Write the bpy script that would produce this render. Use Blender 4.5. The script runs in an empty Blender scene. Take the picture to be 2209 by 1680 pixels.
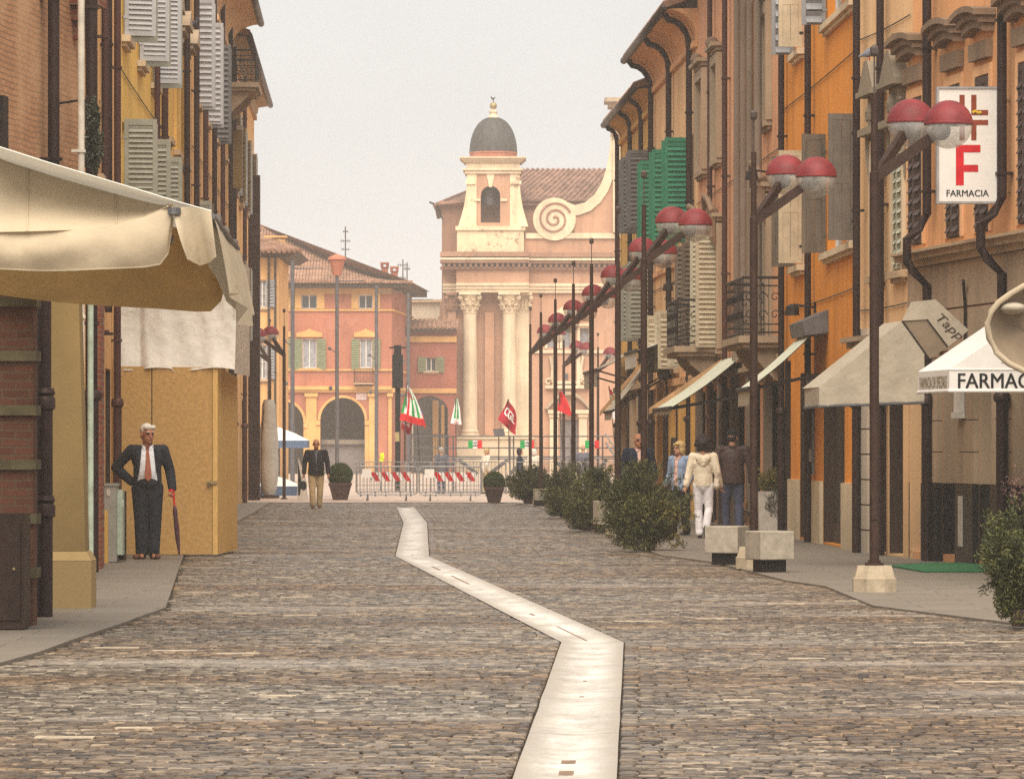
import bpy, bmesh, math, random
import numpy as np
from mathutils import Vector, Matrix
from mathutils.geometry import tessellate_polygon
random.seed(7); RNG = np.random.default_rng(7)
S = bpy.context.scene; COL = S.collection
R = math.radians; V = Vector
# survey of the street: eye height 1.5 m, level camera, long lens.  (x, y) are readings on a 2209 x 1680 print, Y = metres away
FL = 10000.0; CX = 1104.5; HY = 969.0; EYE = 1.5
def at(x, y, Y): return V(((x - CX) * Y / FL, Y, EYE + (HY - y) * Y / FL))
def gnd(x, y):
    Y = EYE * FL / (y - HY); return V(((x - CX) * Y / FL, Y, 0))
# ------------------------------------------------------------------ materials
MATS = {}
class NT:
    def __init__(s, name):
        s.m = bpy.data.materials.new(name); s.m.use_nodes = True; s.t = s.m.node_tree; s.t.nodes.clear()
        s.out = s.n('ShaderNodeOutputMaterial'); s.b = s.n('ShaderNodeBsdfPrincipled'); s.l(s.b.outputs[0], s.out.inputs[0])
        s.tc = s.n('ShaderNodeTexCoord'); s.gm = s.n('ShaderNodeNewGeometry')
    def n(s, k, **kw):
        x = s.t.nodes.new(k)
        for a, b in kw.items(): setattr(x, a, b)
        return x
    def l(s, a, b): s.t.links.new(a, b)
    def noise(s, scale, detail=4, rough=.55, vec=None, sc=None):
        x = s.n('ShaderNodeTexNoise'); x.inputs['Scale'].default_value = scale; x.inputs['Detail'].default_value = detail; x.inputs['Roughness'].default_value = rough
        src = vec or s.gm.outputs['Position']
        if sc:
            mp = s.n('ShaderNodeMapping'); mp.inputs['Scale'].default_value = sc; s.l(src, mp.inputs[0]); src = mp.outputs[0]
        s.l(src, x.inputs['Vector']); return x.outputs['Fac']
    def ramp(s, fac, stops):
        x = s.n('ShaderNodeValToRGB'); e = x.color_ramp.elements
        while len(e) < len(stops): e.new(.5)
        for i, (p, c) in enumerate(stops):
            e[i].position = p; e[i].color = (*c, 1) if len(c) == 3 else c
        s.l(fac, x.inputs[0]); return x.outputs[0]
    def mix(s, fac, a, b, mode='MIX'):
        x = s.n('ShaderNodeMix', data_type='RGBA', blend_type=mode)
        for i, v in ((0, fac), (6, a), (7, b)):
            if isinstance(v, (int, float)): x.inputs[i].default_value = v
            elif isinstance(v, tuple): x.inputs[i].default_value = (*v, 1)
            else: s.l(v, x.inputs[i])
        return x.outputs[2]
    def math(s, op, a, b=0.0):
        x = s.n('ShaderNodeMath', operation=op)
        for i, v in enumerate((a, b)):
            if isinstance(v, (int, float)): x.inputs[i].default_value = v
            else: s.l(v, x.inputs[i])
        return x.outputs[0]
    def color(s, v):
        if isinstance(v, tuple): s.b.inputs['Base Color'].default_value = (*v, 1)
        else: s.l(v, s.b.inputs['Base Color'])
    def bump(s, h, strength=.3, dist=.02):
        x = s.n('ShaderNodeBump'); x.inputs['Strength'].default_value = strength; x.inputs['Distance'].default_value = dist
        s.l(h, x.inputs['Height']); s.l(x.outputs[0], s.b.inputs['Normal'])
    def p(s, rough=.7, metal=0, spec=.4):
        s.b.inputs['Roughness'].default_value = rough; s.b.inputs['Metallic'].default_value = metal; s.b.inputs['Specular IOR Level'].default_value = spec
def dk(c, f): return tuple(min(1, x * f) for x in c)
def simple(name, c, rough=.7, metal=0, var=.25, scale=6, spec=.2, bump=0, sc=None):
    if name in MATS: return MATS[name]
    t = NT(name); t.p(rough, metal, spec)
    f = t.noise(scale, 5, .6, sc=sc); t.color(t.ramp(f, [(.3, dk(c, 1 - var)), (.7, dk(c, 1 + var))]))
    if bump: t.bump(t.noise(scale * 4, 3), bump, .01)
    MATS[name] = t.m; return t.m
def stucco(name, c, stain=.62, mot=.26, patch=None):
    """painted lime plaster: mottling, rain streaks running down, scuffed patches"""
    t = NT(name); t.p(.9, 0, .1)
    f1 = t.noise(.55, 6, .65); f2 = t.noise(5, 4); st = t.noise(1.0, 5, .6, sc=(2.6, 2.6, .16))
    col = t.ramp(f1, [(.25, dk(c, 1 - mot)), (.55, c), (.8, dk(c, 1 + mot))])
    col = t.mix(t.math('MULTIPLY', f2, .25), col, dk(c, .72))
    s = t.ramp(st, [(.5, (0, 0, 0)), (.75, (1, 1, 1))])
    col = t.mix(t.math('MULTIPLY', s, stain), col, (c[0] * .42, c[1] * .40 + .01, c[2] * .42 + .015))
    wp = t.ramp(t.noise(.42, 7, .72, sc=(1, 1, .8)), [(.57, (0, 0, 0)), (.60, (1, 1, 1))]); col = t.mix(t.math('MULTIPLY', wp, .30), col, (min(1, c[0] * 1.12 + .05), min(1, c[1] * 1.15 + .05), min(1, c[2] * 1.2 + .05)))
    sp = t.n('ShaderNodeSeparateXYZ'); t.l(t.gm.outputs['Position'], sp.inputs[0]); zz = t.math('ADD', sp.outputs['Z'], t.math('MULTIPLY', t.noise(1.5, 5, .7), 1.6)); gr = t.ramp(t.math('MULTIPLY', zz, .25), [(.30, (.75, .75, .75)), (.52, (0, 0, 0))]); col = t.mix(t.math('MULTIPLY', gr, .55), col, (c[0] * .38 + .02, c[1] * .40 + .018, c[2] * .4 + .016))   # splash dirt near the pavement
    if patch:
        pm = t.ramp(t.noise(1.3, 6, .7), [(.56, (0, 0, 0)), (.62, (1, 1, 1))]); col = t.mix(t.math('MULTIPLY', pm, .8), col, patch)
    t.color(col); t.bump(t.noise(28, 4), .25, .008); MATS[name] = t.m; return t.m
def bricks(name, c1, c2, mortar, axis, w=.26, h=.075, fade=None):
    """axis: 'y' wall running along the street, 'x' wall facing down the street"""
    t = NT(name); t.p(.9, 0, .2)
    sp = t.n('ShaderNodeSeparateXYZ'); t.l(t.gm.outputs['Position'], sp.inputs[0]); cb = t.n('ShaderNodeCombineXYZ')
    t.l(sp.outputs['Y' if axis == 'y' else 'X'], cb.inputs[0]); t.l(sp.outputs['Z'], cb.inputs[1])
    b = t.n('ShaderNodeTexBrick'); b.inputs['Scale'].default_value = 1; b.inputs['Brick Width'].default_value = w; b.inputs['Row Height'].default_value = h
    b.inputs['Mortar Size'].default_value = .009; b.inputs['Color1'].default_value = (*c1, 1); b.inputs['Color2'].default_value = (*c2, 1); b.inputs['Mortar'].default_value = (*mortar, 1)
    dn = t.n('ShaderNodeTexNoise'); dn.inputs['Scale'].default_value = 1.6; dn.inputs['Detail'].default_value = 2
    t.l(t.gm.outputs['Position'], dn.inputs['Vector']); va = t.n('ShaderNodeVectorMath', operation='SCALE'); va.inputs[3].default_value = .045
    t.l(dn.outputs['Color'], va.inputs[0]); vb = t.n('ShaderNodeVectorMath', operation='ADD'); t.l(cb.outputs[0], vb.inputs[0]); t.l(va.outputs[0], vb.inputs[1]); t.l(vb.outputs[0], b.inputs['Vector'])
    col = t.mix(t.math('MULTIPLY', t.noise(1.2, 6, .7), .55), b.outputs['Color'], dk(c1, .62))
    if fade: col = t.mix(t.ramp(t.noise(.8, 5, .6), [(.45, (0, 0, 0)), (.65, (.75, .75, .75))]), col, fade)
    t.color(col); bm = t.math('SUBTRACT', t.noise(20, 3), t.math('MULTIPLY', b.outputs['Fac'], 1.5)); t.bump(bm, .5, .012); MATS[name] = t.m; return t.m
def cloth(name, c, rough=.9, var=.12, wr=.5, trans=0, dirt=None):
    t = NT(name); t.p(rough, 0, .15)
    col = t.ramp(t.noise(3, 5, .6), [(.3, dk(c, 1 - var)), (.7, dk(c, 1 + var))])
    if dirt: col = t.mix(t.ramp(t.noise(4, 6, .7), [(.55, (0, 0, 0)), (.72, (.8, .8, .8))]), col, dirt)
    t.color(col)
    t.bump(t.noise(7, 3, .5), wr, .03)
    if trans:
        d = t.n('ShaderNodeBsdfTranslucent'); t.l(col, d.inputs[0]); m = t.n('ShaderNodeMixShader'); m.inputs[0].default_value = trans
        t.l(t.b.outputs[0], m.inputs[1]); t.l(d.outputs[0], m.inputs[2]); t.l(m.outputs[0], t.out.inputs[0])
    MATS[name] = t.m; return t.m
def leafmat(name, a, b, c):
    t = NT(name); t.p(.55, 0, .35); at_ = t.n('ShaderNodeAttribute'); at_.attribute_name = 'tone'
    t.color(t.ramp(at_.outputs['Fac'], [(0, a), (.5, b), (1, c)])); MATS[name] = t.m; return t.m
def tiles(name, c):
    """clay pan-and-cover roof: colour differs tile by tile (the ribs themselves are modelled)"""
    t = NT(name); t.p(.85, 0, .2)
    v = t.n('ShaderNodeTexVoronoi'); v.inputs['Scale'].default_value = 3.0; t.l(t.gm.outputs['Position'], v.inputs['Vector'])
    f = t.math('ADD', t.math('MULTIPLY', v.outputs['Color'], .5), t.math('MULTIPLY', t.noise(.7, 5), .5))
    t.color(t.ramp(f, [(.2, dk(c, .5)), (.5, c), (.8, dk(c, 1.6))])); MATS[name] = t.m; return t.m
def M(n): return MATS[n]
# ------------------------------------------------------------------ objects
WL = {}
def tag(o, label=None, cat=None, group=None, kind=None):
    if label: o['label'] = label
    if cat: o['category'] = cat
    if group: o['group'] = group
    if kind: o['kind'] = kind
    return o
def thing(name, label, cat, loc=(0, 0, 0), group=None):
    o = bpy.data.objects.new(name, None); COL.objects.link(o); o.location = loc; o.empty_display_size = .2
    WL[o.name] = V(loc); return tag(o, label, cat, group)
class MB:
    def __init__(s): s.v = []; s.f = []; s.mi = []
    def add(s, vs, fs, mi=0):
        n = len(s.v); s.v.extend([tuple(p) for p in vs]); s.f.extend([tuple(i + n for i in f) for f in fs]); s.mi.extend([mi] * len(fs)); return s
    def quad(s, *p, mi=0): return s.add(p, [tuple(range(len(p)))], mi)
    def hexa(s, p, mi=0): return s.add(p, [(3, 2, 1, 0), (4, 5, 6, 7), (0, 1, 5, 4), (1, 2, 6, 5), (2, 3, 7, 6), (3, 0, 4, 7)], mi)
    def box(s, a, b, mi=0):
        (x0, y0, z0), (x1, y1, z1) = a, b
        return s.hexa([(x0, y0, z0), (x1, y0, z0), (x1, y1, z0), (x0, y1, z0), (x0, y0, z1), (x1, y0, z1), (x1, y1, z1), (x0, y1, z1)], mi)
    def obox(s, c, ax, ay, az, mi=0):
        c, ax, ay, az = V(c), V(ax), V(ay), V(az)
        return s.hexa([c - ax - ay - az, c + ax - ay - az, c + ax + ay - az, c - ax + ay - az, c - ax - ay + az, c + ax - ay + az, c + ax + ay + az, c - ax + ay + az], mi)
    def prism(s, pts, e, mi=0):
        pts = [V(p) for p in pts]; e = V(e); n = len(pts)
        tr = tessellate_polygon([pts]); s.add(pts + [p + e for p in pts], [tuple(t) for t in tr] + [tuple(i + n for i in reversed(t)) for t in tr] + [(i, (i + 1) % n, (i + 1) % n + n, i + n) for i in range(n)], mi); return s
    def tube(s, path, r, n=8, cap=True, mi=0, up=None):
        path = [V(p) for p in path]; rs = r if isinstance(r, (list, tuple)) else [r] * len(path); vs = []; fs = []
        for i, p in enumerate(path):
            d = (path[min(i + 1, len(path) - 1)] - path[max(i - 1, 0)]).normalized()
            a = d.cross(V((0, 0, 1)) if abs(d.z) < .9 else V((0, 1, 0))).normalized(); b = d.cross(a)
            for k in range(n):
                t = 2 * math.pi * (k + .5) / n; vs.append(p + (a * math.cos(t) + b * math.sin(t)) * rs[i])
        for i in range(len(path) - 1):
            for k in range(n): fs.append((i * n + k, i * n + (k + 1) % n, (i + 1) * n + (k + 1) % n, (i + 1) * n + k))
        if cap: fs += [tuple(reversed(range(n))), tuple(range((len(path) - 1) * n, len(path) * n))]
        return s.add(vs, fs, mi)
    def lathe(s, prof, c, n=20, mi=0, a0=0, a1=2 * math.pi, sq=False):
        c = V(c); full = abs(a1 - a0 - 2 * math.pi) < 1e-6; m = n if full else n + 1; vs = []; fs = []
        for r, z in prof:
            for k in range(m):
                t = a0 + (a1 - a0) * k / n + (math.pi / n if sq else 0); vs.append(c + V((r * math.cos(t), r * math.sin(t), z)))
        for i in range(len(prof) - 1):
            for k in range(n): fs.append((i * m + k, i * m + (k + 1) % m, (i + 1) * m + (k + 1) % m, (i + 1) * m + k))
        return s.add(vs, fs, mi)
    def ball(s, c, r, n=12, mi=0, z0=-1, z1=1):
        rx, ry, rz = r if isinstance(r, (tuple, list)) else (r, r, r); a0, a1 = math.asin(z0), math.asin(z1); c = V(c); k = n // 2 + 1; vs = []; fs = []
        for i in range(k):
            a = a0 + (a1 - a0) * i / (k - 1)
            for j in range(n): t = 2 * math.pi * j / n; vs.append(c + V((rx * math.cos(a) * math.cos(t), ry * math.cos(a) * math.sin(t), rz * math.sin(a))))
        for i in range(k - 1):
            for j in range(n): fs.append((i * n + j, i * n + (j + 1) % n, (i + 1) * n + (j + 1) % n, (i + 1) * n + j))
        return s.add(vs, fs, mi)
    def fbox(s, fr, u0, u1, v0, v1, w0, w1, mi=0):
        P = fr.p; return s.hexa([P(u0, v0, w0), P(u1, v0, w0), P(u1, v0, w1), P(u0, v0, w1), P(u0, v1, w0), P(u1, v1, w0), P(u1, v1, w1), P(u0, v1, w1)], mi)
    def holed(s, fr, outer, holes, w=0, depth=.25, mi=0):
        bb = lambda L: (min(p[0] for p in L), max(p[0] for p in L), min(p[1] for p in L), max(p[1] for p in L)); B = [bb(L) for L in holes]; o = bb(outer); C = lambda x, i: min(max(x, o[i]), o[i + 1])
        us = sorted({o[0], o[1]} | {C(x, 0) for b in B for x in b[:2]}); vs = sorted({o[2], o[3]} | {C(x, 2) for b in B for x in b[2:]})
        for a, c in zip(us, us[1:]):
            run = None
            for e, g in list(zip(vs, vs[1:])) + [(o[3], None)]:
                solid = g is not None and not any(b[0] - 1e-6 < (a + c) / 2 < b[1] + 1e-6 and b[2] - 1e-6 < (e + g) / 2 < b[3] + 1e-6 for b in B)
                if solid and run is None: run = e
                if not solid and run is not None: s.quad(fr.p(a, run, w), fr.p(c, run, w), fr.p(c, e, w), fr.p(a, e, w), mi=mi); run = None
        for L, b in zip(holes, B):
            if len(L) > 4:
                ar = L[2:]
                for p, q in zip(ar, ar[1:]): s.quad(fr.p(*p, w), fr.p(*q, w), fr.p(q[0], b[3], w), fr.p(p[0], b[3], w), mi=mi)
        for L in holes:
            n = len(L); s.add([fr.p(a, b, w) for a, b in L] + [fr.p(a, b, w - depth) for a, b in L], [(i, (i + 1) % n, (i + 1) % n + n, i + n) for i in range(n)], mi)
        return s
    def build(s, name, mat, parent=None, smooth=False, fix=True, auto=None):
        me = bpy.data.meshes.new(name); off = WL.get(parent.name, V((0, 0, 0))) if parent else V((0, 0, 0))
        me.from_pydata([(p[0] - off[0], p[1] - off[1], p[2] - off[2]) for p in s.v], [], s.f)
        for m in (mat if isinstance(mat, list) else [mat]): me.materials.append(M(m) if isinstance(m, str) else m)
        if any(s.mi): me.polygons.foreach_set('material_index', s.mi)
        if fix:
            bm = bmesh.new(); bm.from_mesh(me); bmesh.ops.recalc_face_normals(bm, faces=bm.faces); bm.to_mesh(me); bm.free()
        if smooth: me.polygons.foreach_set('use_smooth', [True] * len(me.polygons))
        if auto: me.set_sharp_from_angle(angle=R(auto))
        me.update(); o = bpy.data.objects.new(name, me); COL.objects.link(o)
        if parent: o.parent = parent
        WL[o.name] = off; return o
def solo(mb, name, mat, label, cat, group=None, base=None, **kw):
    """a thing that is one mesh, its origin put at its base"""
    a = np.array(mb.v); b = V(base) if base else V(((a[:, 0].min() + a[:, 0].max()) / 2, (a[:, 1].min() + a[:, 1].max()) / 2, a[:, 2].min()))
    mb.v = [(p[0] - b.x, p[1] - b.y, p[2] - b.z) for p in mb.v]; o = mb.build(name, mat, None, **kw); o.location = b; WL[o.name] = V(b); return tag(o, label, cat, group)
def struct(mb, name, mat, label, **kw): return tag(mb.build(name, mat, None, **kw), label, 'ground', None, 'structure')
class Fr:
    """frame of a facade: u along it (near end to far end), v up, w out of the wall"""
    def __init__(s, a, b, side):
        s.a = V((a[0], a[1], 0)); d = V((b[0] - a[0], b[1] - a[1], 0)); s.L = d.length; s.d = d / s.L
        s.n = V((s.d.y, -s.d.x, 0)) if side == 'L' else V((-s.d.y, s.d.x, 0))
    def p(s, u, v, w=0): q = s.a + s.d * u + s.n * w; return V((q.x, q.y, v))
    def ux(s, x, w=0):
        k = (x - CX) / FL; q = s.a + s.n * w; return (k * q.y - q.x) / (s.d.x - k * s.d.y)
    def vy(s, y, u, w=0): return EYE + (HY - y) * (s.a + s.d * u + s.n * w).y / FL
def rect(u0, u1, v0, v1): return [(u0, v0), (u1, v0), (u1, v1), (u0, v1)]
def arch(u0, u1, v0, vs, n=12, rise=None):
    r = (u1 - u0) / 2; c = (u0 + u1) / 2; h = r if rise is None else rise
    return [(u0, v0), (u1, v0)] + [(c + r * math.cos(math.pi * k / n), vs + h * math.sin(math.pi * k / n)) for k in range(n + 1)]
_txt = {}
def text_geo(s, bold=0, shear=0):
    k = (s, bold, shear)
    if k not in _txt:
        c = bpy.data.curves.new('t', 'FONT'); c.body = s; c.size = 1; c.offset = bold; c.shear = shear; c.resolution_u = 3; o = bpy.data.objects.new('t', c); COL.objects.link(o)
        dg = bpy.context.evaluated_depsgraph_get(); me = bpy.data.meshes.new_from_object(o.evaluated_get(dg))
        v = np.array([w.co[:2] for w in me.vertices]); f = [tuple(p.vertices) for p in me.polygons]; bpy.data.objects.remove(o); bpy.data.curves.remove(c); bpy.data.meshes.remove(me); _txt[k] = (v, f)
    return _txt[k]
def text(mb, s, org, ux, uz, h, width=None, bold=0, shear=0, center=False, fn=None, mi=0):
    """lettering of cap height h; org = lower left corner"""
    v, f = text_geo(s, 0, shear); x0, x1 = v[:, 0].min(), v[:, 0].max(); y1 = .70; k = h / y1; kx = width / (x1 - x0) if width else k; o = -(x1 - x0) * kx / 2 if center else 0
    org, ux, uz = V(org), V(ux), V(uz)
    P = [((a - x0) * kx + o, b * k) for a, b in v]
    n = ux.cross(uz)
    for i in range(3 if bold else 1):
        d = (i - 1) * bold * h if bold else 0
        mb.add([fn(a + d, b) for a, b in P] if fn else [org + ux * (a + d) + uz * b + n * (.0007 * i) for a, b in P], f, mi)
    return mb
def blob(shapes, vox, name, mat, parent, sm=4, cut=None, thick=0):
    """one continuous skin grown over overlapping tapered limbs and masses. shapes: ('c',p0,p1,r0,r1[,squash]) or ('e',c,(rx,ry,rz)[,rotation])"""
    mb = MB()
    for sh in shapes:
        if sh[0] == 'c':
            p0, p1, r0, r1 = V(sh[1]), V(sh[2]), sh[3], sh[4]; sq = sh[5] if len(sh) > 5 else 1; d = p1 - p0; L = d.length; d = d.normalized(); q = V((0, 0, 1)).rotation_difference(d).to_matrix(); tmp = MB(); pr = []
            for k in range(5): a = -math.pi / 2 + math.pi / 2 * k / 4; pr.append((max(r0 * math.cos(a), .0005), r0 * math.sin(a)))
            for k in range(5): a = math.pi / 2 * k / 4; pr.append((max(r1 * math.cos(a), .0005), L + r1 * math.sin(a)))
            tmp.lathe(pr, (0, 0, 0), 14); n = len(pr); tmp.f += [tuple(reversed(range(14))), tuple(range((n - 1) * 14, n * 14))]
            mb.add([p0 + (lambda w: V((w.x, w.y * sq, w.z)))(q @ V(p)) for p in tmp.v], tmp.f)
        else:
            tmp = MB(); tmp.ball((0, 0, 0), sh[2], 16, z0=-.999, z1=.999); k = len(tmp.v) // 16; tmp.f += [tuple(reversed(range(16))), tuple(range((k - 1) * 16, k * 16))]
            rot = sh[3] if len(sh) > 3 else Matrix.Identity(3); mb.add([V(sh[1]) + rot @ V(p) for p in tmp.v], tmp.f)
    o = mb.build(name, mat, parent); md = o.modifiers.new('r', 'REMESH'); md.mode = 'VOXEL'; md.voxel_size = vox; md.use_smooth_shade = True
    if sm: s2 = o.modifiers.new('s', 'SMOOTH'); s2.iterations = sm; s2.factor = .5
    dg = bpy.context.evaluated_depsgraph_get(); me = bpy.data.meshes.new_from_object(o.evaluated_get(dg)); o.modifiers.clear(); old = o.data; o.data = me; bpy.data.meshes.remove(old); me.name = name
    if not me.materials: me.materials.append(M(mat))
    if cut:
        off = WL[o.name]; bm = bmesh.new(); bm.from_mesh(me); bmesh.ops.delete(bm, geom=[f for f in bm.faces if cut(f.calc_center_median() + off, f.normal)], context='FACES')
        if thick:
            bmesh.ops.solidify(bm, geom=bm.faces[:], thickness=thick)
        bm.to_mesh(me); bm.free()
    me.polygons.foreach_set('use_smooth', [True] * len(me.polygons)); return o
def moved(o, parent_from_local, yaw, loc): pass
def copy_tree(o, loc, label=None, parent=None):
    c = o.copy(); COL.objects.link(c)
    if parent: c.parent = parent
    else: c.location = loc; WL[c.name] = V(loc)
    if label: c['label'] = label
    for ch in [k for k in o.children]: copy_tree(ch, None, None, c)
    return c
# ------------------------------------------------------------------ palette
stucco('peach', (.80, .41, .19), .42); stucco('peach_light', (.82, .47, .24), .42); stucco('orange', (.80, .31, .05), .45); stucco('salmon', (.74, .385, .215), .42); stucco('cream_peach', (.86, .55, .295), .42)
stucco('ochre', (.72, .43, .12)); stucco('yellow', (.88, .56, .15), .3); stucco('left_peach', (.76, .43, .18)); stucco('buttress', (.27, .18, .075), .35); stucco('buttress_light', (.40, .27, .12), .35); stucco('palace_red', (.46, .175, .11), .4); stucco('dull_red', (.36, .12, .08), .3)
stucco('church_wall', (.50, .285, .185), .45); stucco('church_cream', (.70, .565, .395), .5); stucco('church_brick', (.34, .19, .13), .4); stucco('peeling', (.74, .60, .40), .6, patch=(.30, .19, .13)); stucco('trim_yellow', (.66, .38, .14), .3)
stucco('stone_clad', (.47, .345, .235), .6); stucco('stone_trim', (.50, .36, .23), .55); stucco('grey_pilaster', (.23, .175, .135), .4); stucco('white_pilaster', (.55, .48, .40), .4); stucco('carved_grey', (.30, .245, .18), .6); stucco('weathered_head', (.27, .185, .125), .6); stucco('carved', (.42, .32, .22), .6); stucco('pale_wall', (.60, .50, .38), .3)
bricks('brick_street', (.58, .30, .15), (.45, .225, .115), (.27, .155, .09), 'y', .25, .068, fade=(.60, .36, .20)); bricks('brick_pier', (.15, .058, .034), (.10, .04, .025), (.12, .08, .05), 'x', .23, .07); bricks('brick_red', (.30, .085, .05), (.2, .06, .035), (.25, .18, .12), 'x', .2, .07)
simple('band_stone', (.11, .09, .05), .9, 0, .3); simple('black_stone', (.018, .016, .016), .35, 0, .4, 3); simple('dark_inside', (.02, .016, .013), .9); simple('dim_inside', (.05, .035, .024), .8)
simple('pipe_dark', (.035, .019, .017), .45, .3, .3, 3); simple('pipe_brown', (.075, .032, .026), .5, .2, .25, 3); simple('pipe_white', (.55, .50, .42), .5); simple('pipe_green', (.36, .42, .34), .5); simple('gutter', (.06, .045, .042), .5, .3)
simple('iron', (.030, .024, .022), .55, .4); simple('steel', (.34, .33, .33), .42, .7, .2); simple('steel_dark', (.14, .135, .14), .5, .6); simple('pole_rust', (.042, .021, .015), .6, .2, .3, 8, bump=.1); simple('pole_grey', (.10, .095, .105), .6, .2); simple('rod', (.09, .07, .065), .5, .5)
simple('shutter_white', (.40, .40, .415), .6, 0, .12); simple('shutter_grey', (.285, .28, .235), .6, 0, .14); simple('shutter_dark', (.13, .125, .13), .6, 0, .2); simple('shutter_brown', (.085, .055, .05), .6, 0, .3, 9); simple('shutter_green', (.03, .205, .12), .55, 0, .2); simple('shutter_back', (.15, .115, .085), .7, 0, .3, 3, sc=(2, 2, .3))
simple('shutter_sage', (.20, .22, .13), .7, 0, .2); simple('shutter_cream', (.50, .44, .32), .7, 0, .15); simple('shutter_mint', (.42, .42, .32), .6, 0, .2); simple('shutter_taupe', (.155, .135, .115), .7, 0, .18, 5); simple('shutter_steel', (.27, .27, .285), .6, 0, .1)
simple('pane', (.05, .06, .07), .12, 0, .4, 2, .6); simple('pane_pale', (.30, .31, .34), .3, 0, .3, 5); simple('frame_white', (.70, .66, .60), .6); simple('door_grey', (.19, .165, .165), .6, 0, .2)
simple('wood_dark', (.045, .026, .017), .6, 0, .35, 4, sc=(6, 6, .5)); simple('wood_fascia', (.40, .235, .12), .7, 0, .25, 4); simple('brown_panel', (.028, .014, .010), .5, 0, .3)
tiles('roof_clay', (.27, .15, .10)); tiles('roof_dark', (.21, .12, .09)); simple('dome_lead', (.062, .060, .058), .6, .1, .25, 2.2, sc=(3, 3, .7)); simple('soffit', (.40, .27, .16), .9)
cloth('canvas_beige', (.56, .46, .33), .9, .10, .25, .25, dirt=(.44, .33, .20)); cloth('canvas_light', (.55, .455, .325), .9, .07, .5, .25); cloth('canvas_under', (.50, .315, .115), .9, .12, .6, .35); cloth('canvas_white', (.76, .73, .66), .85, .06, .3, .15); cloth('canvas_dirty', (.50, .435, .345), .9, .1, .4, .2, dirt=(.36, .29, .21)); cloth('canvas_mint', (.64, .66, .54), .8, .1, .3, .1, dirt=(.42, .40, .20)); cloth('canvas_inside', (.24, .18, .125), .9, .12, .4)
cloth('plastic_sheet', (.66, .62, .565), .5, .12, .9, .3, dirt=(.50, .45, .39)); cloth('market_blue', (.075, .115, .19), .8); cloth('furled', (.38, .345, .30), .9, .12, .9)
simple('chipboard', (.45, .265, .095), .75, 0, .2, 20); simple('chip_edge', (.60, .375, .13), .7, 0, .18, 14, sc=(3, 3, .4)); simple('cabinet_grey', (.26, .25, .225), .6, 0, .15, 5); simple('concrete', (.36, .315, .255), .9, 0, .2, 9, bump=.3); simple('concrete_base', (.37, .30, .215), .9, 0, .25, 6, bump=.3); simple('plinth_black', (.014, .011, .010), .6)
simple('globe_red', (.17, .018, .022), .55, 0, .3, 7, .3); simple('sign_white', (.72, .69, .66), .4, 0, .05); simple('ink_black', (.012, .012, .013), .5); simple('ink_red', (.52, .012, .02), .4); simple('ink_brown', (.23, .045, .02), .5); simple('ink_yellow', (.55, .40, .03), .5); simple('brass', (.36, .27, .13), .5, .5)
simple('flag_white', (.75, .73, .70), .8); simple('flag_green', (.02, .30, .075), .8); simple('flag_red', (.55, .025, .03), .8); simple('flag_crimson', (.33, .016, .028), .8); simple('flag_orange', (.7, .17, .02), .8); simple('flag_violet', (.25, .19, .50), .8); simple('hi_vis', (.68, .80, .03), .6)
simple('pot_brown', (.072, .042, .037), .75, 0, .25, 5); simple('planter_white', (.48, .43, .38), .85, 0, .15); simple('twig', (.06, .04, .025), .9)
leafmat('leaf_box', (.020, .034, .008), (.045, .072, .016), (.08, .115, .03)); leafmat('leaf_juniper', (.012, .015, .005), (.055, .060, .016), (.17, .165, .045)); leafmat('leaf_gold', (.03, .028, .006), (.12, .10, .018), (.28, .21, .04)); leafmat('leaf_ivy', (.015, .02, .008), (.05, .055, .03), (.13, .13, .09)); leafmat('leaf_red', (.05, .02, .02), (.12, .055, .045), (.22, .12, .10))
def turf():
    t = NT('turf'); t.p(.9); t.color(t.ramp(t.noise(30, 4), [(.35, (.012, .07, .025)), (.7, (.03, .20, .07))])); t.bump(t.noise(90, 2), .6, .02); MATS['turf'] = t.m
turf()
def sett_mat(name, attr):
    t = NT(name); t.p(.55, 0, .38)
    big = t.noise(.5, 6, .68, sc=(.22, .62, 1)); mid = t.noise(1.1, 6, .7, sc=(.5, 1, 1)); fine = t.noise(24, 5, .75, sc=(.5, 1, 1))
    if attr: a = t.n('ShaderNodeAttribute'); a.attribute_name = 'tone'; f = a.outputs['Fac']
    else: f = t.noise(5.2, 4, .8, sc=(1, .8, 1))
    f = t.math('ADD', t.math('MULTIPLY', f, .55), t.math('MULTIPLY', mid, .48))
    f = t.math('ADD', f, t.math('MULTIPLY', t.math('SUBTRACT', fine, .5), .95))
    c = t.ramp(f, [(.27, (.022, .015, .010)), (.45, (.080, .060, .042)), (.63, (.168, .135, .101)), (.88, (.37, .315, .25))])
    c = t.mix(t.ramp(big, [(.42, (0, 0, 0)), (.58, (.9, .9, .9))]), c, t.mix(1.0, c, (.80, .60, .41), 'MULTIPLY'))
    c = t.mix(t.ramp(t.noise(.6, 6, .7, sc=(.25, .8, 1)), [(.54, (0, 0, 0)), (.68, (.45, .45, .45))]), c, (.36, .32, .285))
    t.color(c); t.bump(fine, .5, .012)
    rr = t.ramp(mid, [(.3, (.30,) * 3), (.7, (.56,) * 3)]); t.l(rr, t.b.inputs['Roughness']); MATS[name] = t.m
sett_mat('setts', True)
simple('joint', (.035, .027, .020), .95)
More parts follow.
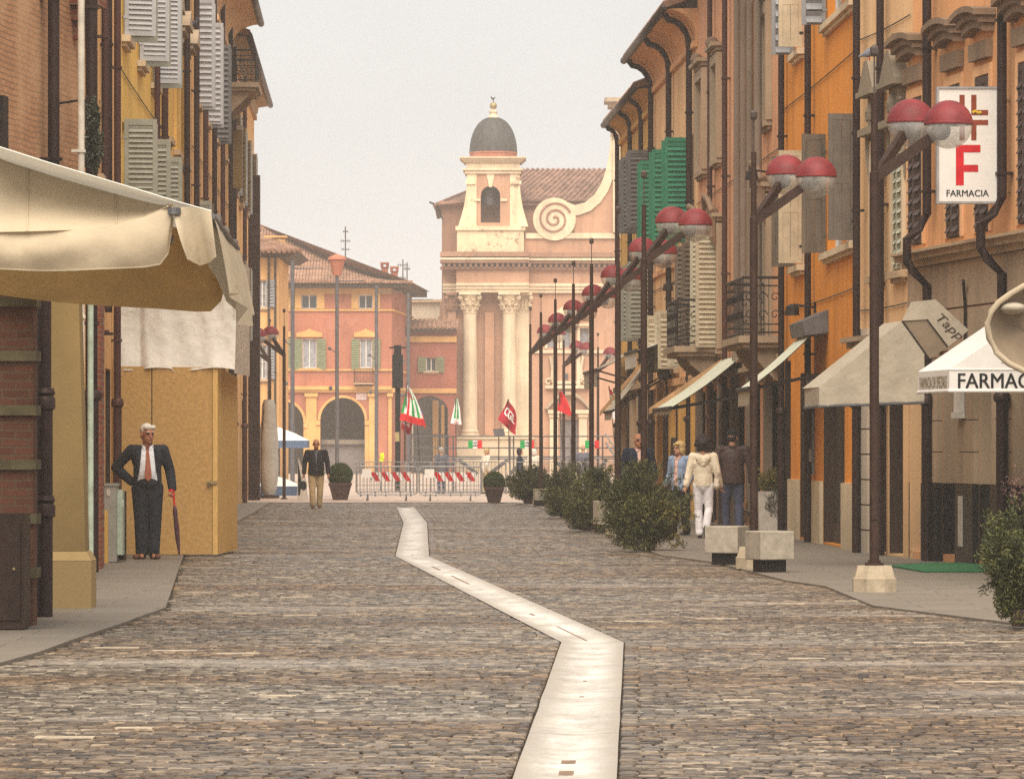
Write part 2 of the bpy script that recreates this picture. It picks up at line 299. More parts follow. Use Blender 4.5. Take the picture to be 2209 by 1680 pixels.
def slab_mat(name, c, bw, bh):
    t = NT(name); t.p(.6, 0, .4); b = t.n('ShaderNodeTexBrick'); b.inputs['Scale'].default_value = 1; b.inputs['Brick Width'].default_value = bw; b.inputs['Row Height'].default_value = bh; b.inputs['Mortar Size'].default_value = .012
    b.inputs['Color1'].default_value = (*c, 1); b.inputs['Color2'].default_value = (*dk(c, .78), 1); b.inputs['Mortar'].default_value = (*dk(c, .35), 1); t.l(t.gm.outputs['Position'], b.inputs['Vector'])
    col = t.mix(t.math('MULTIPLY', t.noise(.7, 6, .7), .7), b.outputs['Color'], dk(c, .55)); col = t.mix(t.math('MULTIPLY', t.noise(12, 4), .3), col, dk(c, 1.25)); t.color(col); t.bump(t.noise(30, 3), .2, .006); MATS[name] = t.m
slab_mat('pavement', (.19, .158, .125), 1.1, .62); slab_mat('piazza', (.50, .37, .29), 2.2, 5.0)
def channel_mat():
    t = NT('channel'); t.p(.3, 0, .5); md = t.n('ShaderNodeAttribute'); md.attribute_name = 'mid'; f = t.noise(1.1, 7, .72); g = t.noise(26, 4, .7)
    c = t.ramp(f, [(.28, (.30, .235, .17)), (.46, (.55, .50, .43)), (.68, (.76, .73, .67))]); c = t.mix(t.math('MULTIPLY', t.math('SUBTRACT', 1.0, md.outputs['Fac']), .95), c, (.30, .24, .175)); c = t.mix(t.ramp(t.noise(.9, 7, .75, sc=(2.2, .5, 1)), [(.46, (0, 0, 0)), (.62, (.7, .7, .7))]), c, (.29, .235, .18)); c = t.mix(t.ramp(g, [(.62, (0, 0, 0)), (.74, (.55, .55, .55))]), c, (.25, .17, .11)); t.color(c)  # tan stained edges; the paler middle is sky glare painted into the colour
    t.l(t.ramp(t.noise(2.2, 6, .7, sc=(1, .5, 1)), [(.35, (.24,) * 3), (.65, (.45,) * 3)]), t.b.inputs['Roughness']); t.bump(t.noise(9, 4), .12, .01); MATS['channel'] = t.m
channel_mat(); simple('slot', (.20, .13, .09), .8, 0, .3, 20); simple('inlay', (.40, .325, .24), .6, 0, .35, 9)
# ------------------------------------------------------------------ ground
LE = [(-3.75, 18), (-3.62, 31), (-3.46, 34), (-3.43, 36), (-3.33, 39.4), (-3.25, 43.5), (-4.62, 65.2), (-5.2, 80), (-6.1, 110), (-7.2, 142)]      # road edge on the left
RE = [(5.5, 18), (5.0, 36), (4.3, 39.5), (3.43, 44), (3.40, 50.3), (3.1, 52.4), (2.66, 61), (2.09, 64.9), (1.69, 81), (.7, 118), (.1, 128)]   # and on the right
def lerp(tab, y):
    for (x0, y0), (x1, y1) in zip(tab, tab[1:]):
        if y <= y1: return x0 + (x1 - x0) * (y - y0) / (y1 - y0)
    return tab[-1][0]
struct(MB().quad((-400, -60, -.015), (400, -60, -.015), (400, 900, -.015), (-400, 900, -.015)), 'ground', 'joint', 'dark earth bed below the paving')
CH = [(.0, .476, 21.1 - 6), (.002, .476, 21.1), (.385, .87, 36.1), (-1.64, -1.167, 65.2), (-2.22, -1.74, 94.9), (-3.0, -2.53, 120.3)]   # drain channel: left edge, right edge, distance
CH[0] = (-.15, .33, 15)
def chx(y):
    for (a0, b0, y0), (a1, b1, y1) in zip(CH, CH[1:]):
        if y0 <= y <= y1: t = (y - y0) / (y1 - y0); return a0 + (a1 - a0) * t, b0 + (b1 - b0) * t
    return None
YS = 130.0
def setts():
    V4 = []; T = []; y = 19.5; row = 0
    while y < YS:
        pd = (.070 if y < 60 else .125) + random.uniform(-.011, .011); x0, x1 = lerp(LE, y) - .02, lerp(RE, y) + .02; ch = chx(y + pd / 2); x = x0 + random.uniform(0, .14); rz = random.gauss(0, .0007); rt = random.gauss(0, .07)
        while x < x1:
            w = random.uniform(.075, .13) * (1 if y < 60 else 1.3); xa, xb = x, min(x + w, x1)
            if ch and xb > ch[0] - .004 and xa < ch[1] + .004:
                if xa < ch[0] - .03: xb = ch[0] - .006
                else: x = ch[1] + .006; continue
            if xb - xa > .014: V4.append((xa + random.uniform(.003, .011), xb - random.uniform(.003, .011), y + random.uniform(.002, .010), y + pd - random.uniform(.002, .010), rz + random.gauss(0, .0009) - (.008 if random.random() < .02 else 0), random.gauss(0, .0007), random.gauss(0, .0010))); T.append(min(1, max(0, .5 + rt + random.gauss(0, .25))))
            x = max(xb, x + w)
        y += pd; row += 1
    A = np.array(V4); n = len(A); xa, xb, ya, yb, z, tx, ty = A.T; P = np.zeros((n, 12, 3)); i = .010
    for k, (X, Y, sx, sy) in enumerate(((xa, ya, -1, -1), (xb, ya, 1, -1), (xb, yb, 1, 1), (xa, yb, -1, 1))):
        P[:, k] = np.stack([X, Y, np.full(n, -.016)], 1); P[:, 4 + k] = np.stack([X, Y, z - .0026 + sx * tx + sy * ty], 1); P[:, 8 + k] = np.stack([X - sx * i, Y - sy * i, z + sx * tx + sy * ty], 1)
    q = np.array([(8, 9, 10, 11)] + [(a + o, (a + 1) % 4 + o, (a + 1) % 4 + o + 4, a + o + 4) for o in (0, 4) for a in range(4)]); F = (q[None] + (np.arange(n) * 12)[:, None, None]).reshape(-1, 4)
    me = bpy.data.meshes.new('road'); nf = len(F); me.vertices.add(n * 12); me.vertices.foreach_set('co', P.ravel()); me.loops.add(nf * 4); me.loops.foreach_set('vertex_index', F.ravel().astype(np.int32)); me.polygons.add(nf); me.polygons.foreach_set('loop_start', np.arange(0, nf * 4, 4, dtype=np.int32)); me.update(calc_edges=True)
    at_ = me.attributes.new('tone', 'FLOAT', 'FACE'); at_.data.foreach_set('value', np.repeat(np.array(T), 9).astype(np.float32)); me.materials.append(M('setts')); o = bpy.data.objects.new('road', me); COL.objects.link(o); WL['road'] = V((0, 0, 0)); return o
road = tag(setts(), 'cobbled road of small worn stone setts between the pavements', 'ground', None, 'structure')
def strip_sheet(tabL, tabR, y0, y1, z, step=2.0):
    mb = MB(); ys = list(np.arange(y0, y1, step)) + [y1]
    for a, b in zip(ys, ys[1:]): mb.quad((lerp(tabL, a), a, z), (lerp(tabR, a), a, z), (lerp(tabR, b), b, z), (lerp(tabL, b), b, z))
    return mb
# pavements, one 3 cm step above the road, and the pale square beyond
pl = MB(); ys = [18, 31, 34, 36, 39.4, 43.5, 50, 57, 65.2, 80, 95, 110, 130]
for a, b in zip(ys, ys[1:]):
    pl.quad((-14, a, .02), (lerp(LE, a), a, .02), (lerp(LE, b), b, .02), (-14, b, .02)); pl.quad((lerp(LE, a), a, .02), (lerp(LE, a), a, -.03), (lerp(LE, b), b, -.03), (lerp(LE, b), b, .02))
struct(pl, 'pavement', 'pavement', 'grey flagstone pavement along the hoarding side', fix=False)
pr = MB(); ys = [18, 36, 39.5, 44, 50.3, 52.4, 61, 64.9, 81, 100, 118, 128, 130]
for a, b in zip(ys, ys[1:]):
    pr.quad((lerp(RE, a), a, .02), (14, a, .02), (14, b, .02), (lerp(RE, b), b, .02)); pr.quad((lerp(RE, a), a, .02), (lerp(RE, b), b, .02), (lerp(RE, b), b, -.03), (lerp(RE, a), a, -.03))
struct(pr, 'pavement', 'pavement', 'grey flagstone pavement under the shop awnings', fix=False)
struct(MB().quad((-200, 130, .012), (200, 130, .012), (200, 700, .012), (-200, 700, .012)), 'piazza', 'piazza', 'pale pink flagged square in front of the church')
# drain channel: pale dished slabs with a dark line of slots
dc = MB(); sl = MB()
for (a0, b0, y0), (a1, b1, y1) in zip(CH, CH[1:]):
    n = max(1, round((y1 - y0) / 1.12)); eg = [(random.gauss(0, .0012), random.gauss(0, .0012)) for _ in range(n + 1)]; eg[0] = eg[-1] = (0, 0)
    for k in range(n):
        g = .010 if k % 3 == 0 else .0015; t0, t1 = k / n + g / (y1 - y0), (k + 1) / n
        for j in range(10):
            z = lambda s: .0005 - .012 * math.cos(math.pi * (s - .5) * .92) ** 2
            P = []
            for s, t in ((j / 10, t0), ((j + 1) / 10, t0), ((j + 1) / 10, t1), (j / 10, t1)): e0, e1 = eg[k] if t == t0 else eg[k + 1]; xl, xr = a0 + (a1 - a0) * t + e0, b0 + (b1 - b0) * t + e1; P.append((xl + (xr - xl) * s, y0 + (y1 - y0) * t, z(s)))
            dc.quad(*P)
def slot(y0, y1, w=.035, s=.5):
    a, b = chx(y0), chx(y1); x0, x1 = a[0] + (a[1] - a[0]) * s, b[0] + (b[1] - b[0]) * s; sl.quad((x0 - w / 2, y0, -.0105), (x0 + w / 2, y0, -.0105), (x1 + w / 2, y1, -.0105), (x1 - w / 2, y1, -.0105))
for y0, y1, w in ((21.5, 21.8, .07), (22.3, 22.55, .07), (28.3, 28.4, .03), (30.2, 30.3, .025), (36.6, 39.6, .02), (42.2, 42.7, .03), (52, 55.5, .03), (58, 60, .035), (66.3, 66.6, .04)): slot(y0, y1, w)
MID = [min(1, 1.2 * math.sin(math.pi * ((i // 4) % 10 + (0, 1, 1, 0)[i % 4]) / 10) ** 1.5) for i in range(len(dc.v))]  # weight of the painted glare, strongest along the channel's centre line
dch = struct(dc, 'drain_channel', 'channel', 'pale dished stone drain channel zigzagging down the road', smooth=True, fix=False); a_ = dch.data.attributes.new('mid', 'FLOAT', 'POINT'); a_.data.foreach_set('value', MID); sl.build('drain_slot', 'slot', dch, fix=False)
il = MB()
for x0, x1, y in ((398, 462, 1278), (500, 560, 1283), (605, 665, 1288), (393, 460, 1317), (505, 575, 1322), (612, 684, 1327), (205, 300, 1397), (330, 425, 1403), (468, 560, 1409), (75, 203, 1590), (505, 558, 1188), (585, 636, 1245), (500, 545, 1155), (697, 722, 1127), (1122, 1195, 1165), (1120, 1158, 1161), (1325, 1430, 1340), (1500, 1590, 1334), (1655, 1735, 1302), (1970, 2080, 1386), (2110, 2200, 1384), (1700, 1780, 1420), (560, 640, 1500), (1800, 1890, 1296), (2060, 2209, 1470), (250, 330, 1570), (1560, 1640, 1510)):
    a, b = gnd(x0, y), gnd(x1, y); il.box((a.x, a.y - .07, -.01), (b.x, a.y + .07, .004))
il.build('stone_inlay', 'inlay', road)
# ------------------------------------------------------------------ sky, sun, camera
w = bpy.data.worlds.new('World'); S.world = w; w.use_nodes = True; nt = w.node_tree; nt.nodes.clear()
wo = nt.nodes.new('ShaderNodeOutputWorld'); bg = nt.nodes.new('ShaderNodeBackground'); sk = nt.nodes.new('ShaderNodeTexSky'); sk.sky_type = 'NISHITA'; sk.sun_disc = False; SE, SR = R(54), R(181)
sk.sun_elevation = SE; sk.sun_rotation = SR; sk.air_density = 1.0; sk.dust_density = 6; sk.ozone_density = 1
hs = nt.nodes.new('ShaderNodeHueSaturation'); hs.inputs['Saturation'].default_value = .10
tcn = nt.nodes.new('ShaderNodeTexCoord'); nz = nt.nodes.new('ShaderNodeTexNoise'); nz.inputs['Scale'].default_value = 3.0; nz.inputs['Detail'].default_value = 5; mpn = nt.nodes.new('ShaderNodeMapping'); mpn.inputs['Scale'].default_value = (1, 1, 2.5)
cr = nt.nodes.new('ShaderNodeValToRGB'); cr.color_ramp.elements[0].position = .3; cr.color_ramp.elements[0].color = (6.6, 6.6, 6.5, 1); cr.color_ramp.elements[1].position = .7; cr.color_ramp.elements[1].color = (8.7, 8.65, 8.45, 1)   # the even cloud deck
mx = nt.nodes.new('ShaderNodeMix'); mx.data_type = 'RGBA'; mx.inputs[0].default_value = .82
L_ = nt.links.new
L_(sk.outputs[0], hs.inputs['Color']); L_(tcn.outputs['Generated'], mpn.inputs[0]); L_(mpn.outputs[0], nz.inputs[0]); L_(nz.outputs[0], cr.inputs[0]); L_(hs.outputs[0], mx.inputs[6]); L_(cr.outputs[0], mx.inputs[7]); L_(mx.outputs[2], bg.inputs[0]); bg.inputs[1].default_value = .10; L_(bg.outputs[0], wo.inputs[0])
sd = bpy.data.lights.new('sun', 'SUN'); sd.energy = 4.2; sd.angle = R(62); sd.color = (1, .90, .74); so = bpy.data.objects.new('sun', sd); COL.objects.link(so)
dv = V((math.sin(SR) * math.cos(SE), math.cos(SR) * math.cos(SE), math.sin(SE))); so.rotation_euler = dv.to_track_quat('Z', 'Y').to_euler(); so.location = (20, -20, 60)
cam = bpy.data.cameras.new('camera'); co = bpy.data.objects.new('camera', cam); COL.objects.link(co); co.location = (0, 0, EYE); co.rotation_euler = (R(90), 0, 0); cam.sensor_width = 36; cam.lens = 36 * FL / 2209; cam.shift_y = (HY - 840) / 2209; cam.clip_start = .5; cam.clip_end = 3000; S.camera = co
S.view_settings.view_transform = 'Standard'; S.view_settings.look = 'None'; S.view_settings.exposure = .4; S.view_settings.gamma = 1
S.cycles.use_denoising = False; S.cycles.max_bounces = 6; S.cycles.diffuse_bounces = 4; S.cycles.glossy_bounces = 3; S.cycles.transmission_bounces = 6; S.cycles.transparent_max_bounces = 8; S.cycles.volume_bounces = 1; S.cycles.caustics_reflective = False; S.cycles.caustics_refractive = False; S.cycles.sample_clamp_indirect = 4
# the haze that softens the square and the church
def haze():
    m = bpy.data.materials.new('haze'); m.use_nodes = True; t = m.node_tree; t.nodes.clear(); o = t.nodes.new('ShaderNodeOutputMaterial'); v = t.nodes.new('ShaderNodeVolumePrincipled'); v.inputs['Color'].default_value = (1, .97, .93, 1); v.inputs['Density'].default_value = HAZE; v.inputs['Anisotropy'].default_value = .2; t.links.new(v.outputs[0], o.inputs['Volume'])
    o = MB().box((-420, -80, -1.2), (420, 920, 29)).build('haze', m); o['kind'] = 'stuff'; o['label'] = 'thin pale haze over the street and square'; o.display_type = 'WIRE'
HAZE = .0007
haze()
# ------------------------------------------------------------------ building kit
def leaf(fr, parent, hu, v0, v1, wd, ang, sgn, mat, w=.03, louver=True, name='shutter', pitch=.075, back=None):
    """one shutter leaf hinged at u=hu; sgn: which way along u it closes; ang: 0 shut .. 90 standing out .. 180 folded back"""
    a = R(ang); d = fr.d * (math.cos(a) * sgn) + fr.n * math.sin(a); q = fr.n * math.cos(a) - fr.d * (sgn * math.sin(a)); o = fr.p(hu, 0, w); o.z = 0; mb = MB(); th = .02
    def bx(s0, s1, z0, z1, t0=-th, t1=th, mi=0):
        c = o + d * ((s0 + s1) / 2) + q * ((t0 + t1) / 2) + V((0, 0, (z0 + z1) / 2)); mb.obox(c, d * ((s1 - s0) / 2), q * ((t1 - t0) / 2), V((0, 0, (z1 - z0) / 2)), mi)
    st = min(.065, wd * .17); H = v1 - v0; bx(0, st, v0, v1); bx(wd - st, wd, v0, v1)
    for z in ((v0, v0 + .09), (v1 - .09, v1), (v0 + H * .45, v0 + H * .45 + .07)): bx(st, wd - st, *z, -th * .9, th * .9)
    if louver:
        bx(st, wd - st, v0 + .09, v1 - .09, -.003, .003, 1)
        z = v0 + .12
        while z < v1 - .12:
            for sd in (-1, 1):
                c = o + d * (wd / 2) + q * (sd * .010) + V((0, 0, z)); mb.obox(c, d * (wd / 2 - st), (q * sd + V((0, 0, -1.6))).normalized() * (pitch * .52), (q * sd * 1.6 + V((0, 0, 1))).normalized() * .004)
            z += pitch
    else:
        n = max(2, round(wd / .16)); 
        for k in range(n): bx(st + (wd - 2 * st) * k / n + .004, st + (wd - 2 * st) * (k + 1) / n - .004, v0 + .02, v1 - .02, -th * .7, th * .7)
    for z in (v0 + H * .15, v0 + H * .85): bx(-.02, .05, z - .02, z + .02, -th - .01, th + .01, 1)
    return mb.build(name, [mat, back or mat], parent)
def window(fr, b, u0, u1, v0, v1, rec=.16, frame='frame_white', pane='pane', bars=(1, 2), sur=None, sw=.13, sp=.05, sill='stone_trim', head=None):
    """fills an opening of the wall: frame and glazing set back in it, surround, sill and head mould standing out"""
    f = MB(); g = .012; t = .055
    for a, c, p, q in ((u0 + g, u0 + t, v0 + g, v1 - g), (u1 - t, u1 - g, v0 + g, v1 - g), (u0 + t, u1 - t, v1 - t, v1 - g), (u0 + t, u1 - t, v0 + g, v0 + t)): f.fbox(fr, a, c, p, q, -rec - .05, -rec + .03)
    for k in range(1, bars[0] + 1): c = u0 + (u1 - u0) * k / (bars[0] + 1); f.fbox(fr, c - .03, c + .03, v0 + t, v1 - t, -rec - .05, -rec + .03)
    for k in range(1, bars[1] + 1): c = v0 + (v1 - v0) * k / (bars[1] + 1); f.fbox(fr, u0 + t, u1 - t, c - .015, c + .015, -rec - .04, -rec + .02)
    W = f.build('window', frame, b); p = MB(); p.fbox(fr, u0 + .01, u1 - .01, v0 + .01, v1 - .01, -rec - .035, -rec - .015); p.build('pane', pane, W)
    if sur:
        s = MB(); s.fbox(fr, u0 - sw, u0 - .003, v0, v1 + sw, .002, sp); s.fbox(fr, u1 + .003, u1 + sw, v0, v1 + sw, .002, sp); s.fbox(fr, u0 - .003, u1 + .003, v1 + .003, v1 + sw, .002, sp); s.build('surround', sur, W)
    if sill: MB().fbox(fr, u0 - .16, u1 + .16, v0 - .10, v0 - .002, .003, .13).fbox(fr, u0 - .1, u1 + .1, v0 - .16, v0 - .103, .003, .07).build('sill', sill, W)
    if head: MB().fbox(fr, u0 - .18, u1 + .18, v1 + sw + .04, v1 + sw + .12, .002, .12).fbox(fr, u0 - .26, u1 + .26, v1 + sw + .123, v1 + sw + .2, .002, .22).build('head_mould', head, W)
    return W
def pipe(fr, b, u, v0, v1, r=.055, mat='pipe_dark', w=.11, elbow=None, foot=True, jog=None):
    mb = MB(); P = fr.p; path = [P(u, v0, w)]
    if jog: z, dz, dw, du = jog; path += [P(u, z - dz, w), P(u - du * .25, z - dz * .5, w + dw * .7), P(u - du, z - .05, w + dw), P(u - du, z + dz * .6, w + dw), P(u - du * .3, z + dz * 1.0, w + dw * .4), P(u, z + dz * 1.5, w)]
    if elbow: ov, dz = elbow; path += [P(u, v1 - dz, w)] + [P(u, v1 - dz + dz * math.sin(k * math.pi / 2 / 5) * .8, w + (ov - w) * (1 - math.cos(k * math.pi / 2 / 5)) * .8) for k in range(1, 6)] + [P(u, v1, ov)]
    else: path.append(P(u, v1, w))
    mb.tube(path, r, 10)
    if foot: mb.tube([P(u, v0, w), P(u, min(v1, 2.1), w)], r * 1.2, 10); mb.lathe([(r * 1.2, -.05), (r * 1.75, -.02), (r * 1.75, .04), (r * 1.3, .08)], P(u, min(v1, 2.13), w), 10)
    z = 3.0
    while z < v1 - .6: mb.fbox(fr, u - r * 1.25, u + r * 1.25, z, z + .035, .0, w + r * 1.25); z += 1.9
    return mb.build('drainpipe', mat, b, smooth=False, auto=40)
def house(name, label, fr, H, wall, holes, depth=7.0, plinth=None, group='houses lining the street', rec=.22):
    b = thing(name, label, 'building', tuple(fr.p(fr.L / 2, 0, -.5)), group); mb = MB(); L = fr.L
    mb.holed(fr, rect(0, L, 0, H), holes, 0, rec); P = fr.p
    mb.quad(P(0, 0, 0), P(0, 0, -depth), P(0, H, -depth), P(0, H, 0)); mb.quad(P(L, 0, 0), P(L, H, 0), P(L, H, -depth), P(L, 0, -depth)); mb.quad(P(0, 0, -depth), P(L, 0, -depth), P(L, H, -depth), P(0, H, -depth)); mb.quad(P(0, H, 0), P(0, H, -depth), P(L, H, -depth), P(L, H, 0))
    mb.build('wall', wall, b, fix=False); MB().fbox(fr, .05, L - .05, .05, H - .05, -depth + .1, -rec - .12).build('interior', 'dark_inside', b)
    if plinth: m, h, gaps = plinth; xs = [0] + [x for g in gaps for x in g] + [L]; [MB().fbox(fr, a, c, 0, h, .003, .06).build('plinth', m, b) for a, c in zip(xs[::2], xs[1::2]) if c - a > .05]
    return b
def eaves(fr, b, H, ov, mat_soffit='soffit', cove=True, u0=0, u1=None, roof='roof_clay'):
    """coved plaster cornice, gutter and the edge of a tiled roof"""
    u1 = fr.L if u1 is None else u1; P = fr.p; n = 8; pr = [(ov * (1 - math.cos(k * math.pi / 2 / n)), H - ov * (1 - math.sin(k * math.pi / 2 / n))) for k in range(n + 1)] if cove else [(0, H - .3), (ov * .25, H - .22), (ov * .3, H - .05), (ov, H)]
    mb = MB()
    for a, c in zip(pr, pr[1:]): mb.quad(P(u0, a[1], a[0]), P(u1, a[1], a[0]), P(u1, c[1], c[0]), P(u0, c[1], c[0]))
    for u in (u0, u1): mb.add([P(u, z, w) for w, z in pr] + [P(u, H + .02, 0)], [tuple(range(len(pr) + 1))])
    mb.fbox(fr, u0, u1, pr[0][1] - .14, pr[0][1] - .01, .003, .09); mb.build('cornice', mat_soffit, b)
    g = MB(); g.tube([P(u0 - .05, H + .03, ov + .05), P(u1 + .05, H + .03, ov + .05)], .085, 12); g.build('gutter', 'gutter', b, smooth=True)
    r = MB(); r.hexa([P(u0 - .08, H + .02, ov + .02), P(u1 + .08, H + .02, ov + .02), P(u1 + .08, H + 1.9, -4.5), P(u0 - .08, H + 1.9, -4.5), P(u0 - .08, H + .10, ov + .06), P(u1 + .08, H + .10, ov + .06), P(u1 + .08, H + 2.0, -4.5), P(u0 - .08, H + 2.0, -4.5)])
    k = u0
    while k < u1: r.tube([P(k, H + .11, ov + .06), P(k, H + 2.01, -4.5)], .06, 6); k += .2
    r.build('roof', roof, b)
def shop(fr, b, u0, u1, v1, rec=.3, mat='wood_dark', inside='dark_inside', pane='pane', trans=2.3):
    f = MB(); g = .012
    for a, c in ((u0 + g, u0 + .09), (u1 - .09, u1 - g), ((u0 + u1) / 2 - .04, (u0 + u1) / 2 + .04)): f.fbox(fr, a, c, .04, v1 - g, -rec, -rec + .1)
    f.fbox(fr, u0 + .09, u1 - .09, v1 - .12, v1 - g, -rec, -rec + .09); f.fbox(fr, u0 + .09, u1 - .09, .04, .35, -rec, -rec + .08)
    if v1 > trans + .3: f.fbox(fr, u0 + .09, u1 - .09, trans, trans + .08, -rec, -rec + .085)
    f.fbox(fr, u1 - .013, u1 - .003, .03, v1 - .015, -rec + .102, -.004)
    W = f.build('shopfront', mat, b); MB().fbox(fr, u0 + .02, u1 - .02, .05, v1 - .02, -rec + .01, -rec + .03).build('pane', pane, W); return W
def railing(fr, parent, u0, u1, v0, v1, w1, mat='iron', bulge=0):
    """wrought iron balcony front and two returns: rails, bars and scrolls"""
    mb = MB(); P = fr.p
    def side(q, L):
        for z, r in ((v0 + .06, .016), (v1, .024), (v1 - .14, .013), (v0 + .2, .012)): mb.tube([q(0, z), q(L, z)], r, 6)
        n = max(3, round(L / .2))
        for k in range(n + 1): s = L * k / n; mb.tube([q(s, v0), q(s, v1)], .008, 4)
        m = max(1, round(L / .24))
        for k in range(m):
            c = L * (k + .5) / m; rr = min(.115, L / m * .42)
            for z in (v0 + (v1 - v0) * .36, v0 + (v1 - v0) * .66): mb.tube([q(c + rr * math.cos(t * .6) * (1 - t * .075), z + rr * math.sin(t * .6) * (1 - t * .075)) for t in range(12)], .010, 5)
    side(lambda s, z: P(u0 + s, z, w1), u1 - u0); side(lambda s, z: P(u0, z, w1 - s), w1 - .02); side(lambda s, z: P(u1, z, w1 - s), w1 - .02); return mb.build('railing', mat, parent)
def balcony(fr, b, u0, u1, v, w1=.9, h=1.0, slab='stone_trim'):
    s = MB(); s.fbox(fr, u0 - .08, u1 + .08, v - .12, v, .003, w1 + .08); s.fbox(fr, u0, u1, v - .2, v - .123, .003, w1)
    for u in (u0 + .25, u1 - .25): s.prism([fr.p(u - .09, v - .203, .004), fr.p(u - .09, v - .203, w1 * .8), fr.p(u - .09, v - .36, w1 * .7), fr.p(u - .09, v - .75, .12), fr.p(u - .09, v - .8, .004)], fr.d * .18)
    S_ = s.build('balcony', slab, b); railing(fr, S_, u0, u1, v, v + h, w1); return S_
# ------------------------------------------------------------------ houses on the right, near to far
fR1 = Fr((7.26, 50), (5.44, 62.9), 'R'); fR2 = Fr((5.44, 62.9), (5.03, 67.0), 'R'); fR3 = Fr((5.03, 67.0), (4.66, 79.5), 'R'); fR4 = Fr((4.66, 79.5), (3.94, 98.5), 'R'); fR5 = Fr((3.94, 98.5), (3.41, 112), 'R'); fR6 = Fr((3.41, 112), (2.92, 125), 'R')
def span(fr, xa, xb, w=0): a, b = fr.ux(xa, w), fr.ux(xb, w); return (min(a, b), max(a, b))
# R1: the pharmacy: peach upper floor over a stone-clad ground floor with a black plinth
f = fR1; cor = 4.10; win = []
for x in (1978, 2060, 2122, 2215): u0, u1 = span(f, x - 14.5, x + 14.5); win.append((u0, u1))
nich = []; piers = [(1953, 1972), (2016, 2030), (2080, 2108), (2158, 2180)]
sho = [span(f, 2028, 2076), span(f, 2104, 2152), span(f, 1964, 2000)]
shn = [span(f, 1960, 2000), span(f, 2034, 2074), span(f, 2112, 2150), span(f, 2182, 2240)]
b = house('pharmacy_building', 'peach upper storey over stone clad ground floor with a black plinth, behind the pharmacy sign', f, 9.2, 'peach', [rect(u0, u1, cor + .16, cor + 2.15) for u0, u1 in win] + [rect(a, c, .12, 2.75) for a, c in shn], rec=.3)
cl = MB(); xs = [0] + [x for s in sorted(shn) for x in s] + [f.L]
for a, c in zip(xs[::2], xs[1::2]):
    if c - a > .04:
        z = 1.06
        while z < 2.78: cl.fbox(f, a, c, z, min(z + .40, 2.78), .003, .07); z += .412
u = 0
while u < f.L: cl.fbox(f, u, min(u + .62, f.L), 2.79, 3.32, .003, .07); cl.fbox(f, u, min(u + .62, f.L), 3.345, 3.93, .003, .075); u += .63
cl.build('stone_cladding', 'stone_clad', b)
pl_ = MB(); 
for a, c in zip(xs[::2], xs[1::2]):
    if c - a > .04: pl_.fbox(f, a, c, 0, 1.05, .003, .09)
for a, c in shn: pl_.fbox(f, a + .02, c - .02, 0, 1.05, -.29, -.2); pl_.fbox(f, c - .018, c - .004, 0, 1.05, -.19, .0)
pl_.build('plinth', 'black_stone', b)
for a, c in shn:
    MB().fbox(f, c - .015, c - .004, 1.055, 2.74, -.21, -.003).build('door_jamb', 'stone_clad', b)
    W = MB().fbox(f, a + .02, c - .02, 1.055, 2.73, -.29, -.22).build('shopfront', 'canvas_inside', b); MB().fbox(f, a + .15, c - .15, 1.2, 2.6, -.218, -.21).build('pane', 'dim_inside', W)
MB().fbox(f, 0, f.L, 3.94, 4.02, .003, .16).fbox(f, -.02, f.L, 4.022, 4.10, .003, .26).fbox(f, -.04, f.L, 4.102, 4.14, .003, .34).build('string_course', 'stone_trim', b)
for k, (u0, u1) in enumerate(win):
    v0, v1 = cor + .16, cor + 2.15; W = window(f, b, u0, u1, v0, v1, .08, 'wood_dark', 'pane', (1, 3), 'peach_light', .13, .03, None)
    hm = MB(); n = 8; c = (u0 + u1) / 2; hw = (u1 - u0) / 2 + .3
    for lay, (z0, z1, pr_, ex) in enumerate(((.52, .62, .16, -.10), (.623, .71, .22, -.05), (.713, .79, .30, 0))):
        for i in range(n):
            s0, s1 = -1 + 2 * i / n, -1 + 2 * (i + 1) / n; g = lambda s: .075 * (1 - s * s); P = f.p; h = hw + ex
            hm.hexa([P(c + h * s0, v1 + z0 + g(s0), .003), P(c + h * s1, v1 + z0 + g(s1), .003), P(c + h * s1, v1 + z0 + g(s1), pr_), P(c + h * s0, v1 + z0 + g(s0), pr_), P(c + h * s0, v1 + z1 + g(s0), .003), P(c + h * s1, v1 + z1 + g(s1), .003), P(c + h * s1, v1 + z1 + g(s1), pr_), P(c + h * s0, v1 + z1 + g(s0), pr_)])
    hm.fbox(f, u0 - .12, u1 + .12, v1 + .2, v1 + .42, .003, .09); hm.build('head_mould', 'weathered_head', W)
    for s, hu in ((1, u0 + .01), (-1, u1 - .01)): leaf(f, W, hu, v0 + .02, v1 - .02, (u1 - u0) / 2 - .02, 3, s, 'shutter_brown', w=.012, pitch=.16)
for x, j in ((2001, 1), (2163, 1)): u = f.ux(x, .12); pipe(f, b, u, .02, 9, .062, jog=(4.05, .38, .26, -.04), w=.13)
u0, u1 = span(f, 2040, 2054); MB().fbox(f, *span(f, 2084, 2092), .25, .9, .093, .11).build('notice_strip', 'planter_white', b)
MB().fbox(f, *span(f, 2080, 2093), 1.98, 2.5, .075, .14).fbox(f, *span(f, 2079, 2094), 1.9, 1.976, .075, .17).build('wall_box', 'sign_white', b)
MB().tube([f.p(f.ux(2082, .1), 2.8, .1), f.p(f.ux(2082, .1), 3.33, .1), f.p(f.ux(2082, .1), 3.62, .12), f.p(f.ux(2088, .1), 3.66, .16)], .022, 6).build('cable_pipe', 'iron', b)
